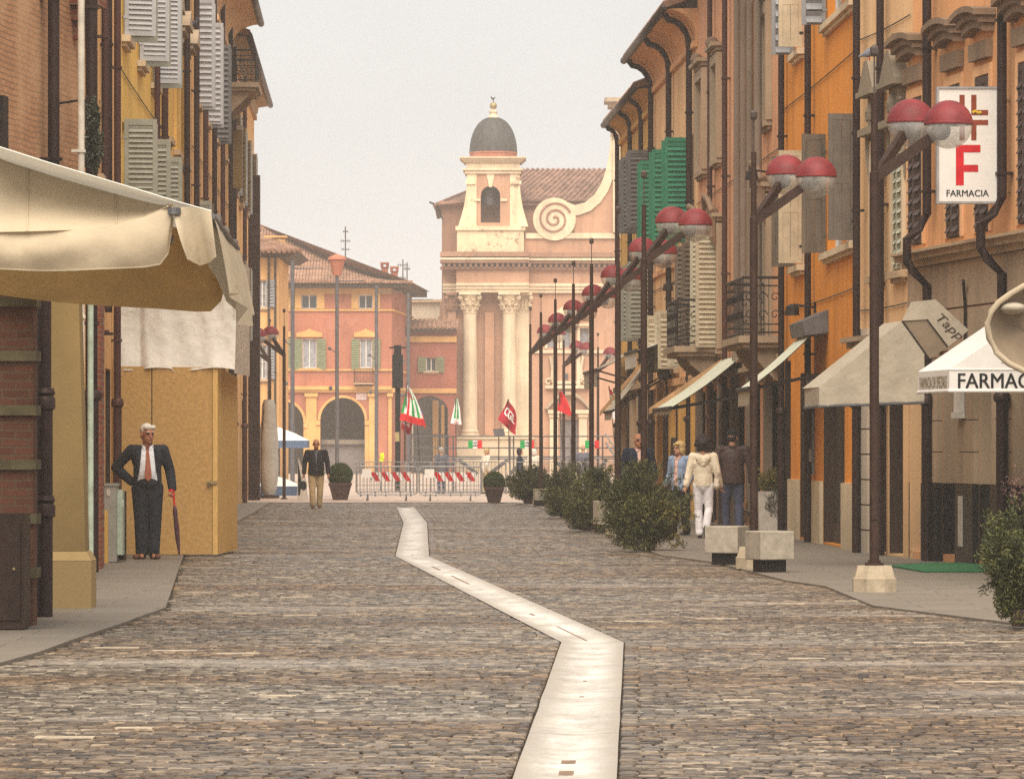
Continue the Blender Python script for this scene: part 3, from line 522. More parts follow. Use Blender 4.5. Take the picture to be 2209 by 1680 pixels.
# R2: narrow peach house with carved window heads and mint shutters
f = fR2; wn = [span(f, 1888, 1906), span(f, 1934, 1954)]; sh = [span(f, 1893, 1912), span(f, 1918, 1948)]
b = house('carved_head_house', 'narrow pale peach house with scrolled stone window heads and mint shutters', f, 9.6, 'cream_peach', [rect(u0, u1, 3.95, 5.75) for u0, u1 in wn] + [rect(a, c, .05, 2.9) for a, c in sh], rec=.25)
for u0, u1 in wn:
    W = window(f, b, u0, u1, 3.95, 5.75, .2, 'shutter_mint', 'pane', (1, 3), 'church_cream', .12, .07, 'stone_trim'); c = (u0 + u1) / 2
    for s, hu in ((1, u0 + .01), (-1, u1 - .01)): leaf(f, W, hu, 3.98, 5.7, (u1 - u0) / 2 - .02, 3, s, 'shutter_mint', w=.03, pitch=.14)
    cv = MB(); cv.fbox(f, u0 - .22, u1 + .22, 5.93, 6.03, .002, .22); cv.fbox(f, u0 - .05, u1 + .05, 6.032, 6.48, .002, .10); cv.fbox(f, u0 - .26, u1 + .26, 6.483, 6.56, .002, .24); cv.prism([f.p(u0 - .24, 6.563, .004), f.p(u1 + .24, 6.563, .004), f.p(c + .14, 6.97, .004), f.p(c - .14, 6.97, .004)], f.n * .2)
    for s in (-1, 1):
        cv.tube([f.p(c + s * (.40 - .11 * math.cos(t * .6) * (1 - t * .07)), 6.22 + .11 * math.sin(t * .6) * (1 - t * .07), .09) for t in range(12)], .035, 5); cv.tube([f.p(c + s * .52, 6.0, .07), f.p(c + s * .55, 5.6, .06), f.p(c + s * .5, 5.2, .04)], [.05, .045, .015], 6)
    cv.ball(f.p(c, 6.26, .1), (.10, .08, .16), 8); cv.build('carved_head', 'carved_grey', W)
for a, c in sh: shop(f, b, a, c, 2.9, .28)
MB().fbox(f, 0, f.L, 2.95, 3.03, .003, .2).fbox(f, 0, f.L, 3.032, 3.1, .003, .3).build('string_course', 'carved', b); pp = MB(); u0, u1 = span(f, 1853, 1884); z = .0
while z < 2.9: pp.fbox(f, u0, u1, z, z + .34, .003, .09); z += .36
pp.build('quoins', 'white_pilaster', b); pipe(f, b, f.ux(1897, .12), .02, 9.5, .055); 
# R3: the orange house
f = fR3; U = f.ux; wn = [span(f, 1716, 1734), span(f, 1785, 1848)]
db = [span(f, 1776, 1822), span(f, 1726, 1742)]
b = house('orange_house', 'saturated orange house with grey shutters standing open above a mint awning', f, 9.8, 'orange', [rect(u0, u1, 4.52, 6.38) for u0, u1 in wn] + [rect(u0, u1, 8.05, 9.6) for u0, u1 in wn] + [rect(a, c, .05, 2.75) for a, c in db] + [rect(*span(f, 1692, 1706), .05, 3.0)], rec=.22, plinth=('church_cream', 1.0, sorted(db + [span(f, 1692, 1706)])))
for u0, u1 in wn:
    for v0, v1, top in ((4.52, 6.38, 0), (8.05, 9.6, 1)):
        W = window(f, b, u0, u1, v0, v1, .15, 'frame_white', 'pane', (1, 2), None, sill='church_cream'); wd = .39; near = u0 < 3
        leaf(f, W, u0, v0 + .02, v1, wd, 97, 1, 'shutter_taupe' if near else 'shutter_cream', louver=False, back='iron'); leaf(f, W, u1, v0 + .02, v1, wd * .95, 88, -1, ('shutter_steel' if top else 'shutter_back'), louver=top == 1, pitch=.2)
for a, c in db: shop(f, b, a, c, 2.75, .2, 'wood_dark', pane='dim_inside')
shop(f, b, *span(f, 1692, 1706), 3.0, .2, 'wood_dark')
for x in (1741, 1846): pipe(f, b, U(x, .12), .02, 9.5, .055)
MB().fbox(f, *span(f, 1753, 1757), 1.1, 2.6, .003, .05).fbox(f, *span(f, 1756, 1762), 2.35, 2.7, .003, .14).fbox(f, *span(f, 1752, 1758), 1.3, 1.5, .052, .1).build('cable_box', 'cabinet_grey', b)
# R4: tall rose house with slim grey half-columns and two iron balconies
f = fR4; U = f.ux; H = 11.4; cols = [1590, 1604, 1618, 1635]; w4 = [span(f, 1650, 1664), span(f, 1545, 1556), span(f, 1510, 1524)]
gd = [span(f, 1662, 1684), span(f, 1622, 1640), span(f, 1590, 1606), span(f, 1562, 1574), span(f, 1534, 1546), span(f, 1512, 1522)]
b = house('column_house', 'tall rose house with slim grey half columns and wrought iron balconies', f, H, 'salmon', [rect(u0, u1, 3.5, 5.8) for u0, u1 in w4] + [rect(u0, u1, 7.3, 9.2) for u0, u1 in w4] + [rect(a, c, .05, 2.7) for a, c in gd], rec=.22)
for i, (u0, u1) in enumerate(w4):
    for v0, v1 in ((3.5, 5.8), (7.3, 9.2)):
        W = window(f, b, u0, u1, v0, v1, .18, 'shutter_cream', 'pane', (1, 3), 'carved', .2, .12, 'carved', head='carved'); c = (u0 + u1) / 2
        cv = MB(); z = v1 + .42
        for s in (-1, 1) if v0 < 5 else (): cv.tube([f.p(c + s * (u1 - u0) * .7, z, .2), f.p(c + s * (u1 - u0) * .35, z + .28, .26), f.p(c, z + .36, .3)], .06, 6); cv.tube([f.p(c + s * (u1 - u0) * .62, z - .1, .22), f.p(c + s * (u1 - u0) * .66, z - .5, .2), f.p(c + s * (u1 - u0) * .6, z - .8, .08)], [.1, .07, .03], 6)
        cv.ball(f.p(c, z + .02, .14), (.14, .10, .14), 8); cv.build('carved_head', 'weathered_head', W)
        if i and v0 < 5: [leaf(f, W, hu, v0 + .03, v1 - .02, min(.5, (u1 - u0) * .45), 100, s, 'shutter_cream' if i == 1 else 'shutter_back', pitch=.1) for s, hu in ((1, u0), (-1, u1))]
for x in cols:
    cm = MB(); u = U(x, .2); cm.tube([f.p(u, 3.3, .2), f.p(u, 7, .2), f.p(u, H - .6, .2)], [.07, .068, .065], 12); cm.fbox(f, u - .09, u + .09, 3.15, 3.3, .003, .29); cm.fbox(f, u - .09, u + .09, H - .6, H - .45, .003, .29); cm.build('half_column', 'grey_pilaster', b, auto=40)
for a, c in gd: shop(f, b, a, c, 2.7, .22, 'wood_dark')
for x in (1652, 1614, 1581, 1552, 1528, 1504): u = U(x, .1); MB().fbox(f, u - .2, u + .2, 0, 2.9, .003, .13).build('pilaster', 'grey_pilaster', b)
MB().fbox(f, 0, f.L, 2.92, 3.0, .003, .2).fbox(f, 0, f.L, 3.002, 3.14, .003, .12).build('string_course', 'carved', b)
for x in (1530, 1562, 1684): pipe(f, b, U(x, .12), .02, H - .3, .055, 'pipe_brown' if x < 1600 else 'pipe_dark')
eaves(f, b, H + .2, .55, 'soffit', False)
balcony(f, b, .18, 3.5, 3.45, .68, 1.0, 'carved'); balcony(f, b, 13.0, 16.0, 3.56, .86, .92, 'carved')
# R5: pale peach house under a deep coved cornice, green shutters
f = fR5; U = f.ux; H = 10.85; w5 = [(1.2, 2.2), (5.2, 6.2), (9.2, 10.2)]; gd = [(.6, 2.6), (4.2, 6.2), (8.2, 10.2), (11, 12.6)]
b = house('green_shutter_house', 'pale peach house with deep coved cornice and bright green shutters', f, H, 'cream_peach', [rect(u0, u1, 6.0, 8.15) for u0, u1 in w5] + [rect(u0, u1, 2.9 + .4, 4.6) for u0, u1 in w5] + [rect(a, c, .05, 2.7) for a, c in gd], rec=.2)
for u0, u1 in w5:
    W = window(f, b, u0, u1, 6.0, 8.15, .15, 'frame_white', 'pane', (1, 2), 'stone_trim', .12, .04); [leaf(f, W, hu, 5.98, 8.2, .58, 92 if s > 0 else 88, s, 'shutter_green', pitch=.11) for s, hu in ((1, u0), (-1, u1))]
    W = window(f, b, u0, u1, 3.3, 4.6, .15, 'frame_white', 'pane', (1, 2), 'stone_trim', .12, .04); [leaf(f, W, hu, 3.3, 4.6, .45, 95, s, 'shutter_cream', pitch=.11) for s, hu in ((1, u0), (-1, u1))]
for a, c in gd: shop(f, b, a, c, 2.7, .2)
for u in (.2, 3.0, 3.8, 6.6, 7.7, 10.6, 13.2): MB().fbox(f, u - .2, u + .2, 0, 2.9, .003, .12).build('pilaster', 'ochre', b)
MB().fbox(f, 0, f.L, 2.92, 3.08, .003, .14).fbox(f, 0, f.L, 5.6, 5.7, .003, .06).build('string_course', 'peach_light', b)
eaves(f, b, H, .66, 'peach_light'); [pipe(f, b, u, .02, H, .07, 'pipe_dark', elbow=(.66, .75)) for u in (.9, 6.9, 12.8)]
# R6: ochre house, lowest eaves, grey shutters
f = fR6; U = f.ux; H = 10.2; w6 = [(.4, 1.4), (3.2, 4.2)]; gd = [(.8, 2.8), (4.4, 6.4), (8.4, 10.6)]
b = house('ochre_house', 'ochre house at the far end with dark grey shutters and a bulky gutter', f, H, 'ochre', [rect(u0, u1, v0, v0 + 1.8) for u0, u1 in w6 for v0 in (4.2, 6.9)] + [rect(a, c, .05, 2.9) for a, c in gd], rec=.2)
for u0, u1 in w6:
    for v0 in (4.2, 6.9): W = window(f, b, u0, u1, v0, v0 + 1.8, .15, 'frame_white', 'pane', (1, 2), 'stone_trim', .12, .04); [leaf(f, W, hu, v0, v0 + 1.85, .55, 92 if s > 0 else 88, s, 'shutter_dark' if v0 > 5 else 'shutter_grey', pitch=.11) for s, hu in ((1, u0), (-1, u1))]
for a, c in gd: shop(f, b, a, c, 2.9, .2)
for u in (.3, 3.4, 4.1, 6.8, 7.8, 11, 12.7): MB().fbox(f, u - .2, u + .2, 0, 2.95, .003, .14).build('pilaster', 'stone_clad', b)
MB().fbox(f, 0, f.L, 3.0, 3.15, .003, .2).build('string_course', 'stone_trim', b)
eaves(f, b, H, .40, 'ochre'); [pipe(f, b, u, .02, H, .065, 'pipe_dark', elbow=(.40, .5)) for u in (2.9, 7.2, 12.6)]
# ------------------------------------------------------------------ houses on the left, near to far
fL1 = Fr((-6.6, 45), (-5.3, 57), 'L'); fL2 = Fr((-5.23, 57), (-5.65, 66), 'L'); fL3 = Fr((-5.65, 66), (-6.06, 80), 'L'); fL4 = Fr((-6.06, 80), (-6.45, 93), 'L'); fL5 = Fr((-6.45, 93), (-7.19, 118), 'L'); fL6 = Fr((-7.19, 118), (-7.9, 142), 'L')
f = fL1; U = f.ux
b = house('brick_house', 'weathered tan brick house behind the big beige awning', f, 9.0, 'brick_street', [], rec=.35)
pipe(f, b, U(114, .14), .02, 8.9, .07, w=.15)
pm = MB(); x0 = -5.2
pm.box((-5.3, 38.9, .0), (-4.02, 39.25, 3.6)); pm.box((-5.3, 39.251, .0), (-4.4, 40.4, 3.6)); pm.build('pier', 'brick_pier', b); bd = MB(); z = .42
while z < 3.5: bd.box((-5.33, 38.86, z), (-3.99, 39.27, z + .085)); z += .455
bd.build('pier_bands', 'band_stone', b)
MB().box((-5.2, 39.2, 3.603), (-4.5, 46, 3.85)).build('lintel', 'brick_pier', b); bt = MB(); bt.hexa([(-4.90, 43.3, .55), (-3.985, 43.3, .55), (-3.985, 43.7, .55), (-4.9, 43.7, .55), (-4.90, 43.34, 3.6), (-4.07, 43.34, 3.6), (-4.07, 43.7, 3.6), (-4.9, 43.7, 3.6)]); bt.build('buttress', 'buttress', b)
MB().box((-4.95, 43.2, .0), (-3.92, 43.72, .46)).hexa([(-4.95, 43.2, .463), (-3.92, 43.2, .463), (-3.92, 43.72, .463), (-4.95, 43.72, .463), (-4.9, 43.27, .547), (-3.97, 43.27, .547), (-3.97, 43.71, .547), (-4.9, 43.71, .547)]).build('buttress_base', 'buttress_light', b)
pp = MB(); c = at(95, 1335, 41); pp.tube([(c.x, 41, .02), (c.x, 41, 3.4)], .065, 12); pp.tube([(c.x, 41, .02), (c.x, 41, 1.9)], .078, 12)
for z in (.95, 1.9): pp.lathe([(.07, -.06), (.1, -.04), (.1, .05), (.085, .07), (.1, .1), (.085, .14)], (c.x, 41, z), 12)
pp.build('drainpipe', 'pipe_dark', b, auto=40)
cb = MB(); u = U(222); cb.fbox(f, f.L - .7, f.L - .1, 6.9, 7.1, .0, .34).fbox(f, f.L - .6, f.L - .2, 6.72, 6.896, .0, .24).fbox(f, f.L - .5, f.L - .3, 6.5, 6.716, .0, .15); cb.build('corbel', 'brick_red', b)
MB().fbox(f, U(-2), U(9), 4.5, 5.5, .003, .05).build('iron_bar', 'iron', b)
# L2: sliver of peach wall crowded with pipes, red brick jamb at street level
f = fL2; U = f.ux; b = house('pipe_house', 'narrow peach house front crowded with drainpipes, above the grey utility cabinet', f, 9.6, 'left_peach', [rect(2.0, 3.2, 5.0, 7.2), rect(5.6, 7.4, .05, 2.6)], rec=.2)
window(f, b, 2.0, 3.2, 5.0, 7.2, .15, 'frame_white', 'pane'); shop(f, b, 5.6, 7.4, 2.6, .18)
q = MB(); q.fbox(f, .2, 1.4, .0, 3.4, .003, .16); q.build('brick_jamb', 'brick_red', b); MB().fbox(f, 3.5, 4.2, .0, .7, .003, .12).build('jamb_base', 'ochre', b)
for x, m, r in ((177, 'pipe_white', .04), (199, 'pipe_dark', .075), (228, 'pipe_brown', .045), (236, 'pipe_dark', .05)): pipe(f, b, U(x, .12), .02 if x < 210 else 3.3, 9.4, r, m, foot=(x == 199))
pipe(f, b, U(203, .3), .02, 3.3, .035, 'pipe_green', w=.26, foot=False)
# L3: yellow house
f = fL3; U = f.ux; w3 = [(1.8, 2.9), (6.2, 7.3), (10.6, 11.7)]
b = house('yellow_house', 'sunny yellow house with large louvred grey shutters above the chipboard hoarding', f, 10.5, 'yellow', [rect(u0, u1, v0, v0 + 1.75) for u0, u1 in w3 for v0 in (4.55, 7.55)] + [rect(4, 6, .05, 2.7)], rec=.2)
for i, (u0, u1) in enumerate(w3):
    for v0 in (4.55, 7.55):
        W = window(f, b, u0, u1, v0, v0 + 1.75, .15, 'frame_white', 'pane', sill='church_cream'); up = v0 > 6
        leaf(f, W, u0, v0, v0 + 1.78, .48, 82 if not up else 70, 1, 'shutter_white' if up else 'shutter_grey'); leaf(f, W, u1, v0, v0 + 1.78, .44, 100, -1, 'shutter_grey')
shop(f, b, 4, 6, 2.7, .18); [pipe(f, b, U(x, .12), .02, 10.2, .05, m) for x, m in ((255, 'pipe_brown'), (341, 'pipe_brown'))]
# L4: amber house with moulded window heads
f = fL4; U = f.ux; w4 = [(1.6, 2.7), (5.2, 6.3), (9.0, 10.1)]
b = house('amber_house', 'amber yellow house with brown moulded window heads', f, 11, 'ochre', [rect(u0, u1, v0, v0 + 1.9) for u0, u1 in w4 for v0 in (4.6, 7.0)][:6] + [rect(5, 7, .05, 2.7)], rec=.2)
for u0, u1 in w4:
    for v0 in (4.6, 7.0):
        W = window(f, b, u0, u1, v0, v0 + 1.9, .15, 'wood_dark', 'pane', (1, 3), 'ochre', .14, .06, 'stone_trim', head='carved' if v0 > 6 else None)
        if v0 > 6: MB().prism([f.p(u0 - .3, v0 + 2.26, .003), f.p(u1 + .3, v0 + 2.26, .003), f.p((u0 + u1) / 2, v0 + 2.6, .003)], f.n * .3).build('pediment', 'carved', W)
shop(f, b, 5, 7, 2.7, .18); [pipe(f, b, U(x, .12), .02, 10.8, .06, m) for x, m in ((357, 'pipe_brown'), (405, 'pipe_dark'))]
# L5: tall house with three pairs of long shutters, bulging balcony and deep eaves
f = fL5; U = f.ux; H = 12.3; w5 = [(2.2, 3.3), (7.6, 8.7), (13.0, 14.1), (19.5, 20.6)]
b = house('tall_shutter_house', 'tall ochre house with long white and grey shutters and an iron balcony', f, H, 'left_peach', [rect(u0, u1, v0, v1) for u0, u1 in w5 for v0, v1 in ((4.4, 6.6), (8.6, 10.7))] + [rect(4, 7, .05, 2.9), rect(12, 15, .05, 2.9)], rec=.2)
for i, (u0, u1) in enumerate(w5):
    W = window(f, b, u0, u1, 8.6, 10.7, .15, 'frame_white', 'pane', sill='stone_trim')
    if i < 3: leaf(f, W, u0, 8.55, 10.75, .38, 80, 1, ('shutter_white', 'shutter_white', 'shutter_dark')[i], pitch=.12); leaf(f, W, u1, 8.55, 10.75, .36, 100, -1, ('shutter_white', 'shutter_steel', 'shutter_dark')[i], pitch=.12)
    W = window(f, b, u0, u1, 4.4, 6.6, .15, 'frame_white', 'pane', sill='stone_trim'); leaf(f, W, u0, 4.4, 6.6, .32, 85, 1, ('shutter_grey', 'shutter_steel', 'shutter_grey', 'shutter_grey')[i], pitch=.1); leaf(f, W, u1, 4.4, 6.6, .32, 95, -1, 'shutter_back', pitch=.1)
for a, c in ((4, 7), (12, 15)): shop(f, b, a, c, 2.9, .2)
[pipe(f, b, u, .02, H - .3, .06, m) for u, m in ((.4, 'pipe_dark'), (5.4, 'pipe_brown'), (10.8, 'pipe_dark'), (16.5, 'pipe_brown'), (22.5, 'pipe_dark'))]
eaves(f, b, H, .75, 'cream_peach', True, 14, f.L); balcony(f, b, f.L - 3.6, f.L - .6, 10.55, .75, .8, 'carved')
# L6: far house, lower eaves
f = fL6; U = f.ux; H = 12.0; w6 = [(3, 4.1), (8, 9.1), (13, 14.1), (19, 20.1)]
b = house('far_orange_house', 'farthest orange house on the hoarding side with flat grey shutters', f, H, 'left_peach', [rect(u0, u1, v0, v0 + 2.0) for u0, u1 in w6 for v0 in (4.6, 8.2)] + [rect(3, 7, .05, 2.9), rect(11, 15, .05, 2.9)], rec=.2)
for i, (u0, u1) in enumerate(w6):
    for v0 in (4.6, 8.2): W = window(f, b, u0, u1, v0, v0 + 2.0, .15, 'frame_white', 'pane'); leaf(f, W, u0, v0, v0 + 2, .45, 155, 1, 'shutter_grey', pitch=.13); leaf(f, W, u1, v0, v0 + 2, .45, 160, -1, 'shutter_steel', pitch=.13)
for a, c in ((3, 7), (11, 15)): shop(f, b, a, c, 2.9, .2)
eaves(f, b, H, .45, 'soffit', False); [pipe(f, b, u, .02, H - .2, .06, m) for u, m in ((.6, 'pipe_dark'), (10, 'pipe_brown'))]
MB().fbox(f, 17.4, 18.0, 0, 9.5, .003, .34).build('corner_pier', 'pipe_dark', b)

for fr_, nm, vs in ((fR2, 'carved_head_house', (3.5, 7.4)), (fR3, 'orange_house', (3.85, 7.3)), (fR4, 'column_house', (3.25, 6.7)), (fR5, 'green_shutter_house', (5.3,)), (fL3, 'yellow_house', (3.9, 7.0)), (fL5, 'tall_shutter_house', (3.7, 7.6))):
    for v in vs:
        n = 24; MB().tube([fr_.p(.1 + (fr_.L - .2) * i / n, v - .02 * math.sin(i * math.pi / n), .025) for i in range(n + 1)], .009, 5).build('cable', 'iron', bpy.data.objects[nm])
for nm, fr_, u, v in (('orange_house', fR3, fR3.ux(1760), 3.75), ('column_house', fR4, fR4.ux(1668), 6.35), ('column_house', fR4, fR4.ux(1540), 6.2), ('green_shutter_house', fR5, 3.4, 5.1)):
    m = MB(); m.tube([fr_.p(u, v, 0), fr_.p(u, v + .05, .35)], .018, 6); m.lathe([(.12, -.12), (.10, .02), (.03, .06)], fr_.p(u, v, .38), 10); m.fbox(fr_, u - .06, u + .06, v - .08, v + .08, .003, .03); m.build('wall_lamp', 'iron', bpy.data.objects[nm])
# ------------------------------------------------------------------ church (front plane 295 m away)
YC = 295.0; KC = YC / FL
def cx(x): return (x - CX) * KC
def cz(y): return EYE + (HY - y) * KC
fC = Fr((cx(952), YC), (cx(952) + 1, YC), 'R'); fC.n = V((0, -1, 0)); fC.L = 30      # frontal frame: u to the right
def cu(x): return cx(x) - cx(952)
church = thing('church', 'baroque church with leaded dome, belfry and big stone scroll beyond the street end', 'church', (cx(1150), YC + 6, 0)); b = church; f = fC
uL, uR = cu(955), cu(1345); ent0, ent1 = cz(612), cz(545); du0, du1 = cu(1208), cu(1247)
m = MB(); m.holed(f, rect(uL, 24, 0, ent1), [rect(du0, du1, 0, cz(905)), rect(cu(1213), cu(1231), cz(750), cz(708)), rect(cu(1181), cu(1200), cz(750), cz(712)), rect(cu(1251), cu(1270), cz(750), cz(708))], 0, .5)
m.quad(f.p(uL, 0, 0), f.p(uL, ent1, 0), f.p(uL, ent1, -16), f.p(uL, 0, -16)); m.quad(f.p(uL, ent1, 0), f.p(24, ent1, 0), f.p(24, ent1, -16), f.p(uL, ent1, -16)); m.build('wall', 'church_wall', b, fix=False)
MB().fbox(f, du0 + .02, du1 - .02, .02, cz(905) - .02, -.4, -.3).fbox(f, (du0 + du1) / 2 - .02, (du0 + du1) / 2 + .02, .02, cz(905) - .1, -.298, -.27).build('door', 'door_grey', b)
for x0, x1, y1 in ((1213, 1231, 708), (1181, 1200, 712), (1251, 1270, 708)):
    W = MB().fbox(f, cu(x0), cu(x1), cz(750), cz(y1), -.35, -.3).build('window', 'pane_pale', b); MB().fbox(f, cu(x0) - .16, cu(x0) - .003, cz(752), cz(y1 - 3), .003, .12).fbox(f, cu(x1) + .003, cu(x1) + .16, cz(752), cz(y1 - 3), .003, .12).fbox(f, cu(x0) - .2, cu(x1) + .2, cz(y1) + .003, cz(y1 - 7), .003, .16).build('frame', 'church_cream', W)
# nave body and tiled roofs behind
nb = MB(); n0, n1 = cu(952), 26; nb.fbox(f, n0, n1, 0, cz(432), -17, -2.2); nb.build('nave', 'church_brick', b)
MB().fbox(f, cu(946), n1, cz(440), cz(431), -17.4, -1.8).build('nave_cornice', 'church_brick', b)
def ribbed(mb, A, B, C_, D, n):
    """roof slope A-B along the eaves, D-C along the ridge, with n raised cover-tile ribs"""
    A, B, C_, D = map(V, (A, B, C_, D)); mb.quad(A, B, C_, D); e = V((0, 0, .12))
    for k in range(n + 1): t = k / n; mb.tube([A.lerp(B, t), D.lerp(C_, t)], .11, 5)
    return mb
rf = MB(); rz = cz(347); ez = cz(431); ribbed(rf, f.p(cu(1035), ez, -1.6), f.p(n1, ez, -1.6), f.p(n1, rz, -9), f.p(cu(1128), rz, -9), 62); ribbed(rf, f.p(cu(935), cz(440), -17.6), f.p(cu(935), cz(440), -1.6), f.p(cu(1128), rz, -9), f.p(cu(1128), rz, -9), 26); rf.quad(f.p(cu(935), cz(440), -1.6), f.p(cu(1035), ez, -1.6), f.p(cu(1128), rz, -9)); rf.quad(f.p(n1, ez, -17), f.p(cu(935), cz(440), -17.6), f.p(cu(1128), rz, -9), f.p(n1, rz, -9)); rf.build('roof', 'roof_dark', b)
MB().tube([f.p(cu(938), cz(438), -1.7), f.p(cu(926), cz(434), -1.4)], .06, 6).tube([f.p(cu(940), cz(446), -1.9), f.p(cu(954), cz(470), -1.9)], .05, 6).build('waterspout', 'iron', b)
# entablature with dentils, breaking forward over the columns
en = MB(); b0, b1 = cu(985), cu(1141)
for z0, z1, p in ((cz(632), cz(625), .22), (cz(624.9), cz(618), .30), (cz(617.9), cz(612), .38)): en.fbox(f, b1, 24, z0, z1, .003, p); en.fbox(f, b0, b1, z0, z1, .003, p + 1.1); en.fbox(f, uL, b0, z0, z1, .003, p)
en.build('architrave', 'church_cream', b); MB().fbox(f, b0, b1, cz(611.9), cz(583), .003, 1.05).build('frieze', 'church_wall', b)
co_ = MB()
for z0, z1, p in ((cz(582), cz(577), .3), (cz(569), cz(563), .62), (cz(555), cz(545), .35)): co_.fbox(f, b1, 24, z0, z1, .003, p); co_.fbox(f, uL - .15, b1, z0, z1, .003, p + 1.0)
u = uL
while u < 24: co_.fbox(f, u, u + .17, cz(576.8), cz(569.2), .004, .46 + (1.0 if u < b1 else 0)); u += .34
co_.build('cornice', 'church_brick', b); MB().fbox(f, uL - .1, b1, cz(562.8), cz(558), .004, 1.7).fbox(f, b1 + .01, 24, cz(562.8), cz(558), .004, .75).build('cornice_edge', 'church_cream', b)
# pedestal, pilasters and giant columns with leafy capitals
MB().fbox(f, cu(978), cu(1150), 0, cz(947), .003, 1.5).fbox(f, cu(975), cu(1153), cz(946.8), cz(940), .003, 1.62).build('pedestal', 'church_cream', b)
def capital(mb, u, w, r, z0, z1, flat=False):
    h = z1 - z0; c = f.p(u, z0, w)
    if flat: mb.fbox(f, u - r, u + r, z0, z1 - .15, .003, w)
    else: mb.lathe([(r * .92, 0), (r * .95, h * .3), (r * 1.08, h * .6), (r * 1.4, h * .86)], c, 14)
    mb.fbox(f, u - r * 1.5, u + r * 1.5, z1 - .16, z1, .003 if flat else w - r * 1.5, w + (.25 if flat else r * 1.5))
    for row, (zz, rr) in enumerate(((.12, 1.0), (.38, 1.1))):
        for k in range(8):
            a = math.pi * 2 * (k + .5 * row) / 8
            if flat and k > 4: continue
            d = V((math.cos(a), math.sin(a), 0)) if not flat else V((-1 + k / 2.0, -.2, 0))
            p = (c + d * r * rr) if not flat else f.p(u + (k - 2) / 2 * r, z0, w); mb.tube([p + V((0, 0, h * zz)), p + d * .06 + V((0, -.04, h * (zz + .24))), p + d * .2 + V((0, -.1, h * (zz + .24)))], [.10, .12, .05], 5)
    for s in (-1, 1): mb.ball(f.p(u + s * r * 1.28, z1 - .34, w + (r * .9 if not flat else .12)), .17, 8); mb.ball(f.p(u + s * r * 1.28, z1 - .34, w - (r * .9 if not flat else 0)), .15, 8)
zb, zc0, zc1 = cz(940), cz(674), cz(632)
for x, r in ((1014, .46), (1098.5, .46)):
    u = cu(x); w_ = .95; c = MB(); c.lathe([(r * 1.3, 0), (r * 1.3, .14), (r * 1.12, .17), (r * 1.22, .28), (r * 1.06, .36), (r * 1.02, .45), (r * 1.02, 3), (r * .9, zc0 - zb - .1), (r * .98, zc0 - zb - .08), (r * .98, zc0 - zb)], f.p(u, zb, w_), 24); Cc = c.build('column', 'church_cream', b, auto=35)
    k = MB(); capital(k, u, w_, r, zc0, zc1); k.build('capital', 'church_cream', Cc)
for x, hw, m_ in ((975, 9, 'church_wall'), (1127, 14, 'church_cream'), (1056, 10, 'church_wall')):
    u, h = cu(x), hw * KC; c = MB(); c.fbox(f, u - h, u + h, zb, zc0, .003, .32); Cc = c.build('pilaster', m_, b)
    if x != 1056: k = MB(); capital(k, u, .34, h, zc0, zc1, True); k.build('capital', 'church_cream' if x > 1000 else 'church_brick', Cc)
MB().fbox(f, cu(945), cu(990), cz(692), cz(683), -3, -.05).fbox(f, cu(948), cu(986), cz(682.8), cz(652), -2.9, -.1).build('side_capital', 'church_brick', b)
MB().fbox(f, b1 + .3, 24, cz(762), cz(755), .003, .14).build('string_course', 'church_cream', b)
# attic, scroll and the upper order beside it
zA = cz(545); MB().fbox(f, cu(986), cu(1130), zA, cz(498), -2.2, .55).fbox(f, cu(983), cu(1133), cz(497.8), cz(489), -2.3, .68).build('attic', 'peeling', b); MB().fbox(f, cu(1131), 24, zA, cz(515), -2.0, -.05).build('attic_wall', 'church_wall', b)
MB().fbox(f, cu(1134), 24, cz(514.8), cz(503), -2.0, .1).build('attic_mould', 'church_cream', b)
sc = MB(); c = (cu(1196), cz(473)); Ro = 1.36
sc.prism([f.p(c[0] + Ro * math.cos(a), c[1] + Ro * math.sin(a), .16) for a in np.linspace(0, 2 * math.pi, 33)[:-1]], V((0, .5, 0)))
def curve_pts(t): p = [(1228, 436), (1262, 440), (1290, 418), (1306, 385), (1314, 345), (1317, 300), (1319, 268)]; return p
outer = [(1225, 437), (1240, 443), (1262, 437), (1282, 420), (1297, 397), (1308, 365), (1315, 325), (1318, 285), (1320, 262)]; inner = [(1334, 262), (1333, 300), (1330, 345), (1322, 385), (1312, 412), (1296, 436), (1274, 455), (1250, 464), (1232, 466)]
for (a, d), (a2, d2) in zip(list(zip(outer, reversed(inner))), list(zip(outer, reversed(inner)))[1:]): sc.prism([f.p(cu(p[0]), cz(p[1]), .12) for p in (a, d, d2, a2)], V((0, .5, 0)))
rib = MB(); sp = []
for k in range(60): t = k / 59; a = .4 + t * 4.6 * math.pi / 1; r = Ro * .80 * (1 - t * .92); sp.append(f.p(c[0] + r * math.cos(a), c[1] + r * math.sin(a), .18))
SCR = sc.build('scroll', 'church_cream', b, auto=30); rib.tube(sp, .075, 6).build('volute_line', 'church_brick', SCR)
up = MB(); pts = [(1240, 503)] + [(p[0] - 2, p[1] + 2) for p in reversed(inner)] + [(1345, 262), (1345, 503)]; up.prism([f.p(cu(x), cz(y), -.02) for x, y in pts], V((0, .4, 0))); up.build('scroll_wall', 'church_wall', b)
